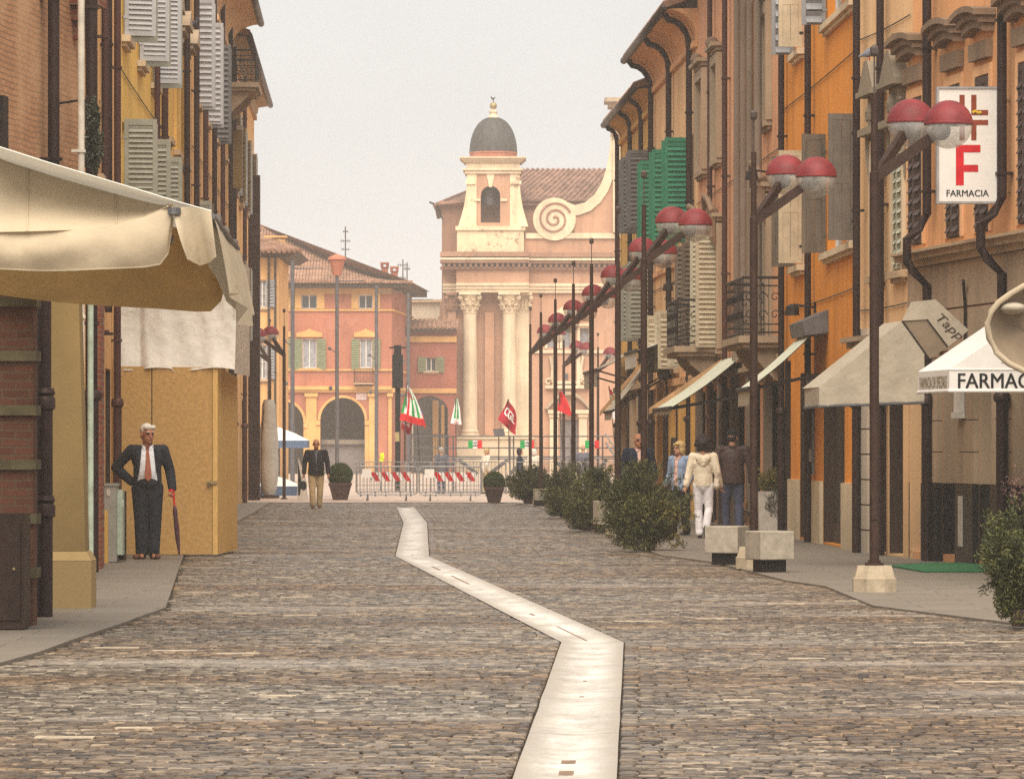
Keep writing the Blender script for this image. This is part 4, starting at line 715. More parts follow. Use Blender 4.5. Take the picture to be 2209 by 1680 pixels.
MB().fbox(f, cu(1322), cu(1345), cz(502), cz(302), -.4, .25).build('upper_pilaster', 'church_cream', b); k = MB(); k.fbox(f, cu(1321), 24, cz(301), cz(292), -2, .3).fbox(f, cu(1318), 24, cz(291.8), cz(280), -2, .5).fbox(f, cu(1321), 24, cz(279.8), cz(268), -2, .4).fbox(f, cu(1312), 24, cz(232), cz(222), -2, .6).fbox(f, cu(1304), 24, cz(221.8), cz(213), -2, 1.0).fbox(f, cu(1322), 24, cz(267.8), cz(232.2), -2, .1).build('upper_cornice', 'carved', b); MB().fbox(f, cu(1345), 24, cz(503), cz(302), -2, -.02).build('upper_wall', 'church_wall', b)
# belfry with flared feet, lead dome, lantern, ball and cockerel vane
tu0, tu1 = cu(1007), cu(1121); z0, z1 = cz(489), cz(375); tw = MB(); hw = (tu1 - tu0) / 2; tc = (tu0 + tu1) / 2; dpt = 3.2
tw.holed(f, rect(tu0, tu1, z0, z1), [arch(cu(1037), cu(1079), z0 + .25, cz(422))], .0, .9); tw.fbox(f, tu0, tu0 + .6, z0, z1, -dpt, -.01); tw.fbox(f, tu1 - .6, tu1, z0, z1, -dpt, -.01); tw.fbox(f, tu0 + .6, tu1 - .6, z1 - .8, z1, -dpt, -.91); T = tw.build('belfry', 'church_wall', b, fix=False)
MB().fbox(f, tu0 + .6, tu1 - .6, z0, z1 - .8, -dpt, -dpt + .3).build('belfry_back', 'dim_inside', T); MB().lathe([(.05, 1.0), (.32, .95), (.42, .5), (.5, .15), (.6, 0)], f.p(cu(1056), cz(440), -1.5), 16).build('bell', 'steel_dark', T)
fl = MB()
for s in (-1, 1):
    e = tc + s * hw; prof = [(0, cz(395)), (.06, cz(420)), (.18, cz(445)), (.36, cz(468)), (.55, cz(489))]
    fl.prism([f.p(e - s * .62, z0, .05)] + [f.p(e + s * a, z, .05) for a, z in reversed(prof)] + [f.p(e, z1, .05), f.p(e - s * .62, z1, .05)], V((0, .5, 0)))
    fl.fbox(f, e - .55 if s > 0 else e - .1, e + .1 if s > 0 else e + .55, cz(398), cz(390), .055, .16)
fl.prism([f.p(cu(1049), z1, .06), f.p(cu(1067), z1, .06), f.p(cu(1061), cz(404), .06), f.p(cu(1055), cz(404), .06)], V((0, .3, 0))); fl.fbox(f, cu(1022), cu(1036), cz(434), cz(429), .003, .12); fl.fbox(f, cu(1080), cu(1094), cz(434), cz(429), .003, .12); fl.build('pilasters', 'peeling', T)
cn = MB()
for xx0, xx1, ya, yb_ in ((1003, 1124, 375, 368), (999, 1128, 367.8, 364), (1006, 1121, 363.8, 350), (1000, 1127, 349.8, 346), (996, 1131, 345.8, 342), (992, 1135, 341.8, 339)): e = (xx0 - 1003) * KC; cn.fbox(f, cu(xx0), cu(xx1), cz(ya), cz(yb_), -dpt + e, .15 - e)
cn.build('belfry_cornice', 'church_cream', T); ctr = f.p(cu(1064), 0, -1.5); rD = 51 * KC
MB().lathe([(rD, cz(339)), (rD, cz(329)), (rD * 1.03, cz(328.8)), (rD * 1.03, cz(326))], ctr, 28).build('drum', 'palace_red', T, auto=30)
dm = MB(); pr = [(rD * math.cos(t) ** .86, cz(327) + (cz(250) - cz(327)) * math.sin(t)) for t in np.linspace(0, math.pi / 2 * .9, 12)]; dm.lathe(pr, ctr, 28); D_ = dm.build('dome', 'dome_lead', T, smooth=True); rb = MB()
for k in range(14): a = 2 * math.pi * k / 14; rb.tube([ctr + V((r * math.cos(a), r * math.sin(a), z)) for r, z in pr], .035, 4)
rb.build('dome_ribs', 'dome_lead', D_)
MB().lathe([(.01, cz(256)), (12 * KC, cz(256)), (12.5 * KC, cz(250)), (11 * KC, cz(248)), (8 * KC, cz(245)), (8 * KC, cz(240)), (9.5 * KC, cz(239)), (9.5 * KC, cz(236)), (4 * KC, cz(234)), (3.5 * KC, cz(231)), (.01, cz(230))], ctr, 16).build('lantern', 'church_cream', T, auto=35); MB().ball(ctr + V((0, 0, cz(225))), 8 * KC, 14).build('ball', 'brass', T, smooth=True)
vn = MB(); vn.tube([ctr + V((0, 0, cz(219))), ctr + V((0, 0, cz(210)))], .03, 5); g = lambda x, y: ctr + V(((x - 1064) * KC, -.03, cz(y))); vn.prism([g(1058, 206), g(1060, 210), g(1063, 212), g(1066, 211), g(1069, 205), g(1066, 207), g(1063, 208), g(1061, 207), g(1060, 204)], V((0, .06, 0))); vn.build('weathervane', 'iron', T)
# west door surround and window aedicule
ds = MB()
for s0, s1 in ((1186, 1204), (1249, 1266)): ds.fbox(f, cu(s0), cu(s1), 0, cz(900), .003, .3); ds.fbox(f, cu(s0) - .06, cu(s1) + .06, cz(899.8), cz(892), .003, .4)
ds.fbox(f, cu(1182), cu(1270), cz(891.8), cz(884), .003, .5); P_ = ds.build('portal', 'church_cream', b); pd = MB(); n = 12; q = lambda t, o: f.p(cu(1226) + (44 * KC + o) * t, cz(882) + (30 * KC + o) * (1 - t * t), .003)
for k in range(n): t0, t1 = -1 + 2 * k / n, -1 + 2 * (k + 1) / n; pd.prism([q(t0, 0), q(t1, 0), q(t1, .22), q(t0, .22)], V((0, -.5, 0)))
pd.build('pediment', 'carved', P_)
aw = MB(); aw.fbox(f, cu(1176), cu(1272), cz(838), cz(831), .003, .3); aw.fbox(f, cu(1192), cu(1200), cz(830.8), cz(765), .003, .22); aw.fbox(f, cu(1244), cu(1252), cz(830.8), cz(765), .003, .22); aw.fbox(f, cu(1200), cu(1244), cz(828), cz(822), .003, .2)
for s, x in ((1, 1183), (-1, 1262)):
    aw.tube([f.p(cu(x), cz(824), .15) + V((.25 * math.cos(t * .6) * (1 - t * .07) * s, 0, .25 * math.sin(t * .6) * (1 - t * .07))) for t in range(12)], .07, 5); aw.tube([f.p(cu(x) + s * .2, cz(818), .15), f.p(cu(x) + s * .25, cz(795), .15), f.p(cu(x) + s * .12, cz(768), .15)], .09, 5)
aw.fbox(f, cu(1176), cu(1274), cz(703), cz(699), .003, .35); aw.prism([f.p(cu(1184), cz(683), .003), f.p(cu(1258), cz(683), .003), f.p(cu(1221), cz(656), .003)], V((0, -.35, 0))); aw.fbox(f, cu(1190), cu(1252), cz(690), cz(684), .003, .3); aw.build('window_surround', 'church_cream', b); MB().fbox(f, cu(1219), cu(1225), cz(818), cz(806), .003, .1).build('niche', 'pane', b)
# ------------------------------------------------------------------ red arcaded palazzo and its neighbours
YP = 280.0; KP = YP / FL; px_ = lambda x: (x - CX) * KP; pz = lambda y: EYE + (HY - y) * KP
fP = Fr((px_(560), YP), (px_(840), YP), 'R'); fP.n = V((0, -1, 0)); pu = lambda x: (x - 560) * KP; f = fP; U1 = pu(845); Hh = pz(622)
b = thing('arcaded_palazzo', 'red orange palazzo with arcade and sage shutters left of the church', 'building', (px_(700), YP + 4, 0)); P_ = b
ars = [(pu(691), pu(787), pz(906)), (pu(560), pu(655), pz(912))]; wt = [(pu(650), pu(684)), (pu(774), pu(804)), (pu(596), pu(620))]; wm = [(pu(652), pu(683)), (pu(776), pu(803)), (pu(603), pu(618))]
m = MB(); m.holed(f, rect(0, U1, 0, Hh), [arch(a, c, .0, z) for a, c, z in ars] + [rect(a, c, pz(666), pz(636)) for a, c in wt] + [rect(a, c, pz(794), pz(731)) for a, c in wm], 0, .35)
fS = Fr((px_(845), YP), (px_(876), YP + 16), 'R'); fS.n = V((fS.d.y, -fS.d.x, 0)); m.quad(fS.p(0, 0), fS.p(fS.L, 0), fS.p(fS.L, Hh), fS.p(0, Hh)); m.quad(f.p(0, Hh, -.36), f.p(U1, Hh, -.36), f.p(U1, Hh, -8), f.p(0, Hh, -8)); m.build('wall', 'palace_red', b, fix=False)
MB().fbox(f, -1, U1 - .2, 0, pz(845), -5, -4.6).build('arcade_back', 'dim_inside', b); MB().fbox(f, pu(692), pu(786), pz(958), pz(948), -1.0, -.8).fbox(f, pu(689), pu(789), 0, pz(958.2), -1.3, -1.1).build('shopfront', 'door_grey', b)
lt = MB(); text(lt, 'CAFFE CENTRALE', f.p(pu(739), pz(957), -.79), (1, 0, 0), (0, 0, 1), .2, 2.3, center=True); lt.build('lettering', 'brass', b)
for a, c in wt: window(f, b, a, c, pz(666), pz(636), .2, 'frame_white', 'pane', (1, 0), 'trim_yellow', .45, .06, None)
for i, (a, c) in enumerate(wm):
    W = window(f, b, a, c, pz(794), pz(731), .2, 'frame_white', 'pane_pale', (1, 0), None, sill='trim_yellow'); w_ = (c - a) * .62; cc = (a + c) / 2
    for s, hu in ((1, a - .03), (-1, c + .03)): leaf(f, W, hu, pz(797), pz(731), w_, 170, s, 'shutter_sage', w=.06, pitch=.14)
    MB().prism([f.p(a - .35, pz(727), .003), f.p(c + .35, pz(727), .003), f.p(c + .35, pz(718), .003), f.p(cc + .3, pz(714), .003), f.p(cc, pz(709), .003), f.p(cc - .3, pz(714), .003), f.p(a - .35, pz(718), .003)], V((0, -.12, 0))).build('head_mould', 'trim_yellow', W)
tr = MB()
for y0, y1, p in ((671, 667, .12), (800, 796, .12), (846, 841, .2), (840.8, 833, .32)): tr.fbox(f, 0, U1, pz(y0), pz(y1), .003, p); tr.fbox(fS, 0, fS.L, pz(y0), pz(y1), .003, p)
tr.fbox(f, 0, U1, pz(634), pz(610), .003, .05); tr.build('string_course', 'trim_yellow', b)
for x0, x1 in ((660, 683), (796, 812), (838, 845)): MB().fbox(f, pu(x0), pu(x1), 0, pz(856), .003, .16).fbox(f, pu(x0) - .08, pu(x1) + .08, pz(855.8), pz(848), .003, .26).build('pilaster', 'trim_yellow', b)
im = MB()
for a, c, z in ars:
    r = (c - a) / 2; cc = (a + c) / 2
    for k in range(16): t0, t1 = math.pi * k / 16, math.pi * (k + 1) / 16; im.prism([f.p(cc + q * math.cos(t), z + q * math.sin(t), .003) for q, t in ((r, t0), (r + .16, t0), (r + .16, t1), (r, t1))], V((0, -.1, 0)))
    for e in (a, c): im.fbox(f, e - .28 if e == a else e + .0, e if e == a else e + .28, z - .3, z - .02, .003, .2); im.fbox(f, e - .24 if e == a else e + .0, e if e == a else e + .24, 0, z - .302, .003, .12)
im.build('arch_mould', 'trim_yellow', b); pq = MB().fbox(f, pu(768), pu(791), pz(862), pz(848), .003, .06).build('street_plaque', 'sign_white', b); lt = MB(); text(lt, 'PIAZZA', f.p(pu(779.5), pz(854), .065), (1, 0, 0), (0, 0, 1), .13, center=True); text(lt, 'MARTIRI', f.p(pu(779.5), pz(860), .065), (1, 0, 0), (0, 0, 1), .13, center=True); lt.build('lettering', 'ink_red', pq)
Bc = MB().fbox(f, pu(764), pu(806), pz(829), pz(826), .003, .9).build('balcony', 'stone_trim', b); railing(f, Bc, pu(765), pu(805), pz(826), pz(796), .85)
ev = MB(); ev.fbox(f, -.5, U1 + .9, Hh + .001, Hh + .35, -1, .9); ev.fbox(fS, -.3, fS.L + 1, Hh + .001, Hh + .348, -1, .9); ev.build('eaves', 'wood_dark', b)
rf = MB(); e0 = f.p(-.6, Hh + .36, 1.1); e1 = f.p(U1 + 1.2, Hh + .36, 1.1); ra = V((px_(480), YP + 9, pz(425))); rb_ = V((px_(700), YP + 9, pz(535))); rc = V((px_(884), YP + 17, Hh + .2))
L2 = V((px_(520), YP - 1.1, Hh + .36)); rA = V((px_(525), YP + 9, pz(462))); rB = V((px_(795), YP + 9, pz(585)))
ribbed(rf, L2, e1, V((px_(868), YP + 5, pz(618))), rA, 54); rf.quad(e1, fS.p(fS.L + 1, Hh + .36, 1.1), rA + V((8, 8, -4))); rf.quad(V((px_(868), YP + 5, pz(618))), rA, rA + V((0, 16, -5)), e1); rf.build('roof', 'roof_clay', b)
for x in (827, 848): ch = MB(); y0 = 562 if x < 840 else 571; c = V((px_(x), YP + 3, 0)); ch.box((c.x - .2, c.y - .3, pz(625)), (c.x + .2, c.y + .3, pz(y0 + 14))); ch.hexa([(c.x - .2, c.y - .3, pz(y0 + 13.9)), (c.x + .2, c.y - .3, pz(y0 + 13.9)), (c.x + .2, c.y + .3, pz(y0 + 13.9)), (c.x - .2, c.y + .3, pz(y0 + 13.9)), (c.x - .25, c.y - .4, pz(y0 + 10)), (c.x + .25, c.y - .4, pz(y0 + 10)), (c.x + .25, c.y + .4, pz(y0 + 10)), (c.x - .25, c.y + .4, pz(y0 + 10))]); [ch.box((c.x + s * .17 - .08, c.y - .38, pz(y0 + 9.9)), (c.x + s * .17 + .08, c.y + .38, pz(y0 + 4))) for s in (-1, 1)]; ch.box((c.x - .26, c.y - .45, pz(y0 + 3.9)), (c.x + .26, c.y + .45, pz(y0))); ch.build('chimney', 'dull_red', b)
def antenna(x, ytop, ybase, Y, label, bars):
    m = MB(); k = Y / FL; X = (x - CX) * k; z = lambda y: EYE + (HY - y) * k; m.tube([(X, Y, z(ybase)), (X, Y, z(ytop))], .04, 5)
    for yy, w_, dz in bars:
        m.tube([(X - w_, Y, z(yy)), (X + w_, Y + .3, z(yy))], .03, 4)
        for q in range(-2, 3): m.tube([(X + w_ * q / 2.5, Y - .2, z(yy) - dz), (X + w_ * q / 2.5, Y - .2, z(yy) + dz)], .02, 4)
    return solo(m, 'television_antenna', 'rod', label, 'antenna')
antenna(745, 489, 560, YP + 7, 'tall television antenna with three arrays on the palazzo roof ridge', ((500, .16, .05), (520, .3, .1), (538, .25, .08))); antenna(869, 560, 640, 300, 'two-armed television antenna between palazzo chimneys and church', ((572, .35, .12), (600, .2, .1))); antenna(878, 566, 640, 301, 'thin bare television antenna closest to the church wall', ((580, .2, .1),))
# low linking wing with archway, pale block behind
YW = 291.0; KW = YW / FL; wx = lambda x: (x - CX) * KW; wz = lambda y: EYE + (HY - y) * KW; fW = Fr((wx(850), YW), (wx(986), YW), 'R'); fW.n = V((0, -1, 0)); wu = lambda x: (x - 850) * KW; f = fW
b = thing('link_wing', 'low dull red wing with wide archway between palazzo and church', 'building', (wx(918), YW + 3, 0)); m = MB(); Hw = wz(708); m.holed(f, rect(0, wu(985), 0, Hw), [arch(wu(885), wu(968), 0, wz(895), 14), rect(wu(919), wu(941), wz(801), wz(771))], 0, .5); m.quad(f.p(0, Hw, 0), f.p(wu(985), Hw, 0), f.p(wu(985), Hw, -3), f.p(0, Hw, -3)); m.build('wall', 'dull_red', b, fix=False)
W = window(f, b, wu(919), wu(941), wz(801), wz(771), .2, 'frame_white', 'pane', (1, 0), None); [leaf(f, W, hu, wz(803), wz(770), .5, 172, s, 'shutter_sage', w=.06, pitch=.14) for s, hu in ((1, wu(919)), (-1, wu(941)))]
MB().fbox(f, 0, wu(985), wz(738), wz(725), .003, .12).fbox(f, 0, wu(985), wz(848), wz(838), .003, .12).build('string_course', 'trim_yellow', b)
rf = MB(); ribbed(rf, f.p(-.2, Hw + .02, .5), f.p(wu(985), Hw + .02, .5), f.p(wu(985), wz(688), -3), f.p(-.2, wz(688), -3), 14); rf.build('roof', 'roof_clay', b); MB().fbox(f, -.2, wu(985), Hw - .25, Hw, .13, .45).build('eaves', 'wood_dark', b)
g = MB(); ga0, ga1 = wu(885), wu(968); g.fbox(f, ga0 + .1, ga1 - .1, 0, 6, -4.2, -4); g.build('passage_back', 'steel_dark', b); MB().fbox(f, wu(931), wu(944), 0, wz(862), -3.8, -3.3).fbox(f, wu(950), wu(957), 0, wz(872), -3.8, -3.4).build('passage_pier', 'trim_yellow', b)
gt = MB(); u = ga0 + .12
while u < ga1 - .1: gt.tube([f.p(u, 0, -.45), f.p(u, wz(935), -.45)], .025, 4); u += .16
gt.fbox(f, ga0 + .02, ga1 - .02, wz(940), wz(937), -.49, -.42); gt.fbox(f, ga0 + .02, ga1 - .02, .2, .28, -.49, -.42); gt.build('gate', 'iron', b)
YB = 318.0; bx = lambda x: (x - CX) * YB / FL; bz = lambda y: EYE + (HY - y) * YB / FL; b = thing('pale_block', 'pale plain block with flat roof glimpsed over the low red wing', 'building', (bx(910), YB + 4, 0)); MB().box((bx(840), YB, 0), (bx(975), YB + 8, bz(652))).build('wall', 'pale_wall', b); MB().box((bx(838), YB - .3, bz(651.8)), (bx(977), YB + 8, bz(646))).build('parapet', 'stone_trim', b); rf = MB(); ribbed(rf, (bx(868), YB - 3, bz(704)), (bx(938), YB - 3, bz(704)), (bx(938), YB - .4, bz(690)), (bx(868), YB - .4, bz(690)), 12); rf.build('lean_to_roof', 'roof_clay', b); MB().box((bx(957), YB + 1, bz(645)), (bx(961), YB + 1.4, bz(636))).box((bx(875), YB - 2.5, bz(702)), (bx(883), YB - 2, bz(683))).build('chimney', 'pale_wall', b)
# peach corner house at the left mouth of the square
YL = 205.0; lx = lambda x: (x - CX) * YL / FL; lz = lambda y: EYE + (HY - y) * YL / FL; fK = Fr((lx(520), YL), (lx(601), YL), 'R'); fK.n = V((0, -1, 0)); ku = lambda x: (x - 520) * YL / FL; f = fK; Hk = lz(556)
b = thing('corner_house', 'peach corner house with pale grey shutters where the street opens to the square', 'building', (lx(560), YL + 4, 0)); m = MB(); wk = [(ku(556), ku(575))]; m.holed(f, rect(0, f.L, 0, Hk), [rect(a, c, z0, z1) for a, c in wk for z0, z1 in ((lz(663), lz(604)), (lz(818), lz(744)))], 0, .3); m.quad(f.p(f.L, 0, 0), f.p(f.L, Hk, 0), f.p(f.L, Hk, -9), f.p(f.L, 0, -9)); m.quad(f.p(0, Hk, 0), f.p(f.L, Hk, 0), f.p(f.L, Hk, -9), f.p(0, Hk, -9)); m.build('wall', 'left_peach', b, fix=False)
for a, c in wk:
    for z0, z1 in ((lz(663), lz(604)), (lz(818), lz(744))): W = window(f, b, a, c, z0, z1, .2, 'frame_white', 'pane_pale', (1, 1)); [leaf(f, W, hu, z0, z1, .4, g_, s, 'shutter_steel', pitch=.14) for s, hu, g_ in ((1, a, 150), (-1, c, 165))]
ev = MB(); ev.hexa([f.p(-1, Hk, .2), f.p(f.L + .5, Hk, .2), f.p(f.L + .5, Hk, -9), f.p(-1, Hk, -9), f.p(-1, Hk + .25, .95), f.p(f.L + .95, Hk + .25, .95), f.p(f.L + .95, Hk + .25, -9), f.p(-1, Hk + .25, -9)]); ev.build('eaves', 'wood_dark', b); rf = MB(); ribbed(rf, f.p(-1, Hk + .26, 1.0), f.p(f.L + 1, Hk + .26, 1.0), f.p(f.L - 1.2, Hk + 1.2, -4), f.p(-1, Hk + 1.2, -4), 16); rf.build('roof', 'roof_clay', b)
ch = MB(); 
for x, y in ((556, 508), (588, 503)): c = f.p(ku(x), 0, -3); ch.box((c.x - .42, c.y - .4, Hk + .5), (c.x + .42, c.y + .4, lz(y + 8))); ch.box((c.x - .5, c.y - .48, lz(y + 4)), (c.x + .5, c.y + .48, lz(y))); [ch.box((c.x + s - .06, c.y - .35, lz(y + 8)), (c.x + s + .06, c.y + .35, lz(y + 4.05))) for s in (-.32, 0, .32)]
ch.build('chimney', 'left_peach', b); [pipe(f, b, ku(x), .02, Hk, .05, 'gutter') for x in (580, 594)]
# ------------------------------------------------------------------ street lamps: steel mast, sloping arms, red-capped glass globes
def glass():
    t = NT('globe_glass'); t.p(.12, 0, .5); g = t.n('ShaderNodeBsdfTransparent'); g.inputs[0].default_value = (.93, .91, .88, 1); m = t.n('ShaderNodeMixShader'); t.b.inputs['Base Color'].default_value = (.75, .72, .68, 1)
    t.l(t.ramp(t.noise(6, 4), [(.3, (.22,) * 3), (.75, (.55,) * 3)]), m.inputs[0]); t.l(g.outputs[0], m.inputs[1]); t.l(t.b.outputs[0], m.inputs[2]); t.l(m.outputs[0], t.out.inputs[0]); MATS['globe_glass'] = t.m
glass()
def make_lamp(label, loc, s=1, mat='pole_rust', base=True):
    """s=+1 arms reach towards the houses on the right, -1 towards the left"""
    L = thing('street_lamp', label, 'street lamp', (0, 0, 0), 'twin-globe street lamps'); z0 = .27 if base else 0
    m = MB(); m.tube([(0, 0, z0), (0, 0, 4.36), (0, 0, 4.37), (0, 0, 5.17)], [.050, .050, .036, .034], 14); m.tube([(0, 0, 1.9), (0, 0, 1.93)], .054, 14); m.box((-.03, -.058, .75), (.03, -.03, 1.05)); m.tube([(0, 0, z0), (0, 0, z0 + .03)], .10, 14); [m.tube([(.075 * math.cos(q), .075 * math.sin(q), z0 + .03), (.075 * math.cos(q), .075 * math.sin(q), z0 + .055)], .012, 6) for q in (.78, 2.36, 3.93, 5.5)]; m.build('mast', mat, L, auto=40); r = MB(); r.tube([(0, 0, 5.17), (0, 0, 5.60)], .009, 5); r.lathe([(.03, 5.57), (.045, 5.6), (.045, 5.66), (.02, 5.69)], (0, 0, 0), 8); r.build('lightning_rod', 'rod', L)
    if base: MB().lathe([(.24, .0), (.24, .14), (.225, .145), (.19, .27), (.06, .272)], (0, 0, 0), 8, sq=True).build('stone_foot', 'concrete_base', L)
    for ex, ey, ez in ((.78, .05, 4.86), (.45, .78, 4.93)):
        e = V((ex * s, ey, ez)); a = V((0, 0, 4.30)); d = (e - a); h = d.normalized(); A = MB(); tip = a + d * .80; w_ = h.cross(V((0, 0, 1))).normalized() * .03; u_ = w_.cross(h).normalized() * .055; A.obox((a + tip) / 2, (tip - a) / 2, w_, u_); A.tube([tip - h * .1, tip + h * .08], .03, 8); am = A.build('arm', mat, L); A = MB(); g = MB(); g.ball(e, .25, 20, z0=-.999, z1=.06); g.build('glass_bowl', 'globe_glass', am, smooth=True)
        c = MB(); c.ball(e, .258, 22, z0=.06, z1=.999); c.lathe([(.258, .0), (.262, .015), (.255, .03)], e, 22); c.build('red_cap', 'globe_red', am, smooth=True); k = MB(); k.ball(tip + h * .09, .105, 14); k.tube([tip - h * .02, tip + h * .09], .06, 8); k.build('lamp_holder', 'wood_dark', am, smooth=True)
    L.location = loc; return L
order = ['first', 'second', 'third', 'fourth', 'fifth', 'sixth', 'seventh', 'eighth', 'ninth', 'tenth', 'eleventh', 'twelfth']
POLES = [(1886, 48.3), (1626, 57.6), (1389, 70), (1333, 80.3), (1276, 92.4), (1237, 103.4), (1198, 114), (1167, 125), (1144, 136.5), (1216, 157), (1290, 167)]
what = ['rust brown lamp in front of the pharmacy sign, on its own clear stone foot', 'grey brown lamp with its foot between the two concrete blocks', 'lamp whose mast crosses the man in the navy jacket', 'lamp mast rising from the dark bush behind the golden one', 'fifth lamp mast counted from the pharmacy', 'sixth lamp mast counted from the pharmacy', 'seventh lamp mast counted from the pharmacy', 'eighth lamp mast counted from the pharmacy, by the small concrete block', 'last mast of the close lamp row, beside the green bush at its end', 'shorter looking lamp standing apart in the square before the church door', 'farthest lamp, red cap just showing over an awning edge']
L0 = None
for (x, Y), lb in zip(POLES, what):
    loc = V(((x - CX) * Y / FL, Y, .012 if Y > 130 else .02))
    if L0 is None: L0 = make_lamp(lb, loc)
    else: copy_tree(L0, loc, lb)
L1 = None
for (x, Y), lb in zip([(613, 138.5), (582, 149), (556.5, 162)], ['lamp arching over the furled parasol, arms towards the left houses', 'middle one of three lamps behind the furled parasol', 'lamp hardest against the left houses behind the furled parasol']):
    loc = V(((x - CX) * Y / FL, Y, .012))
    if L1 is None: L1 = make_lamp(lb, loc, -1, 'pole_rust', False)
    else: copy_tree(L1, loc, lb)
# ------------------------------------------------------------------ tall masts on the square
def mast(x, ytop, Y, label, red=False):
    k = Y / FL; t = thing('tall_mast', label, 'mast', ((x - CX) * k, Y, .012), 'tall masts on the square'); X = (x - CX) * k; H = EYE + (HY - ytop) * k; m = MB(); m.tube([(X, Y, .012), (X, Y, H)], [.10, .085], 12); m.build('pole', 'pole_grey', t, auto=40); a = MB(); a.tube([(X, Y, H - .35), (X + 1.25, Y + .4, H - .32)], [.03, .02], 6); a.tube([(X - .06, Y, H * .62), (X - .32, Y, H * .64)], .025, 6); a.ball((X - .34, Y, H * .64), .09, 8); a.ball((X - .3, Y + .1, H * .45), .1, 8); a.build('bracket', 'pole_grey', t)
    if red: r = MB(); r.lathe([(.20, 0), (.36, .72), (.44, .74), (.40, .84), (.1, .98), (.01, 1.0)], (X, Y, H - .1), 6); r.build('red_lantern', 'palace_red', t)
mast(631, 562, 200, 'mast closest to the corner house, slim bracket at its tip'); mast(727, 590, 214, 'mast topped by a red lantern shape before the palazzo roof', True); mast(812, 615, 229, 'plain mast before the palazzo corner by the plaque'); mast(881, 632, 240, 'mast behind the black loudspeaker column')
# ------------------------------------------------------------------ awnings and signs
def sheet(mb, grid, mi=0, th=0):
    """grid of points -> faces"""
    n = len(grid[0]); mb.add([p for r in grid for p in r], [(i * n + j, i * n + j + 1, (i + 1) * n + j + 1, (i + 1) * n + j) for i in range(len(grid) - 1) for j in range(n - 1)], mi); return mb
def wob(a): return random.uniform(-a, a)
# big beige canopy on the left
Aw = thing('market_awning', 'big sagging beige canvas awning over the left pavement', 'awning', (-4.8, 50, 2.9)); Yn, Yf = 35.0, 38.6
g = MB(); rows = []
top = [(-60, 295), (0, 318), (100, 350), (200, 380), (300, 410), (378, 434), (420, 446), (455, 455)]
def slope(x, yy, Y): return at(x, yy, Y)
for i in range(9):
    t = i / 8; rows.append([at(x, y, Yn) + V((-.02 * t, (Yf - Yn) * t, .10 * math.sin(math.pi * t) * -.6 - .10 * t)) for x, y in top])
g = sheet(MB(), rows); last = [V(r[-1]) for r in rows]
g.build('roof_cloth', 'canvas_white', Aw, smooth=True, fix=False)
# near end: a triangular gore below the slope edge, then the hanging flap with its folds
hem = [(-60, 578), (0, 580), (60, 583), (120, 584), (180, 582), (250, 579), (310, 576), (345, 570), (362, 548), (368, 510), (373, 470)]
ridge = [(-60, 502), (0, 501), (60, 500), (120, 498), (180, 495), (250, 485), (310, 469), (345, 454), (362, 446), (368, 443), (374, 440)]
topl = [(-60, 300), (0, 322), (60, 341), (120, 360), (180, 378), (250, 399), (310, 416), (345, 426), (362, 431), (368, 433), (374, 435)]
gr = [[at(tx + (rx - tx) * t, ty + (ry - ty) * t + 8 * math.sin(math.pi * t) * (1 - i / 10), Yn + 1.0 - 1.0 * t) + V((0, .05 * math.sin(i * .9 + t * 3) * t, 0)) for i, ((tx, ty), (rx, ry)) in enumerate(zip(topl, ridge))] for t in [j / 10 for j in range(11)]]
sheet(MB(), gr).build('hip_panel', 'canvas_light', Aw, smooth=True, fix=False)
bd = MB(); P0 = [at(x, y, Yn + 1.02) for x, y in top]; P1 = [at(x + 6, y + (16 if x < 300 else 10), Yn + .86) for x, y in top]; sheet(bd, [P0, P1]); sheet(bd, [P0, [p + V((0, .12, .01)) for p in P0]]); bd.build('edge_binding', 'canvas_white', Aw, smooth=True, fix=False)
gr = []
for j in range(17):
    t = j / 16; row = []
    for i in range(41):
        q = i / 4; a = min(9, int(q)); fr_ = q - a; L = lambda T: (T[a][0] + (T[a + 1][0] - T[a][0]) * fr_, T[a][1] + (T[a + 1][1] - T[a][1]) * fr_); (hx, hy), (rx, ry) = L(hem), L(ridge); x, y = rx + (hx - rx) * t, ry + (hy - ry) * t
        fold = (math.sin(x * .034 + t * 3.2) * .055 + math.sin(x * .075 - t * 4.5) * .028 + math.sin(x * .017 + t * 7.0) * .03) * t ** .8 * min(1, (380 - x) / 90) * .22; row.append(at(x, y, Yn) + V((0, fold - .05 * math.sin(math.pi * t), 0)))
    gr.append(row)
sheet(MB(), gr).build('near_flap', 'canvas_beige', Aw, smooth=True, fix=False)
sm = MB()
for i in (2, 5, 8):
    sm.tube([at(topl[i][0] + (ridge[i][0] - topl[i][0]) * t, topl[i][1] + (ridge[i][1] - topl[i][1]) * t + 8 * math.sin(math.pi * t) * (1 - i / 10), Yn + 1.0 - 1.0 * t) + V((0, .05 * math.sin(i * .9 + t * 3) * t - .006, 0)) for t in [j / 10 for j in range(11)]], .009, 4)
sm.tube([gr[-1][i] for i in range(41)], .007, 5); sm.build('seams', 'canvas_light', Aw)
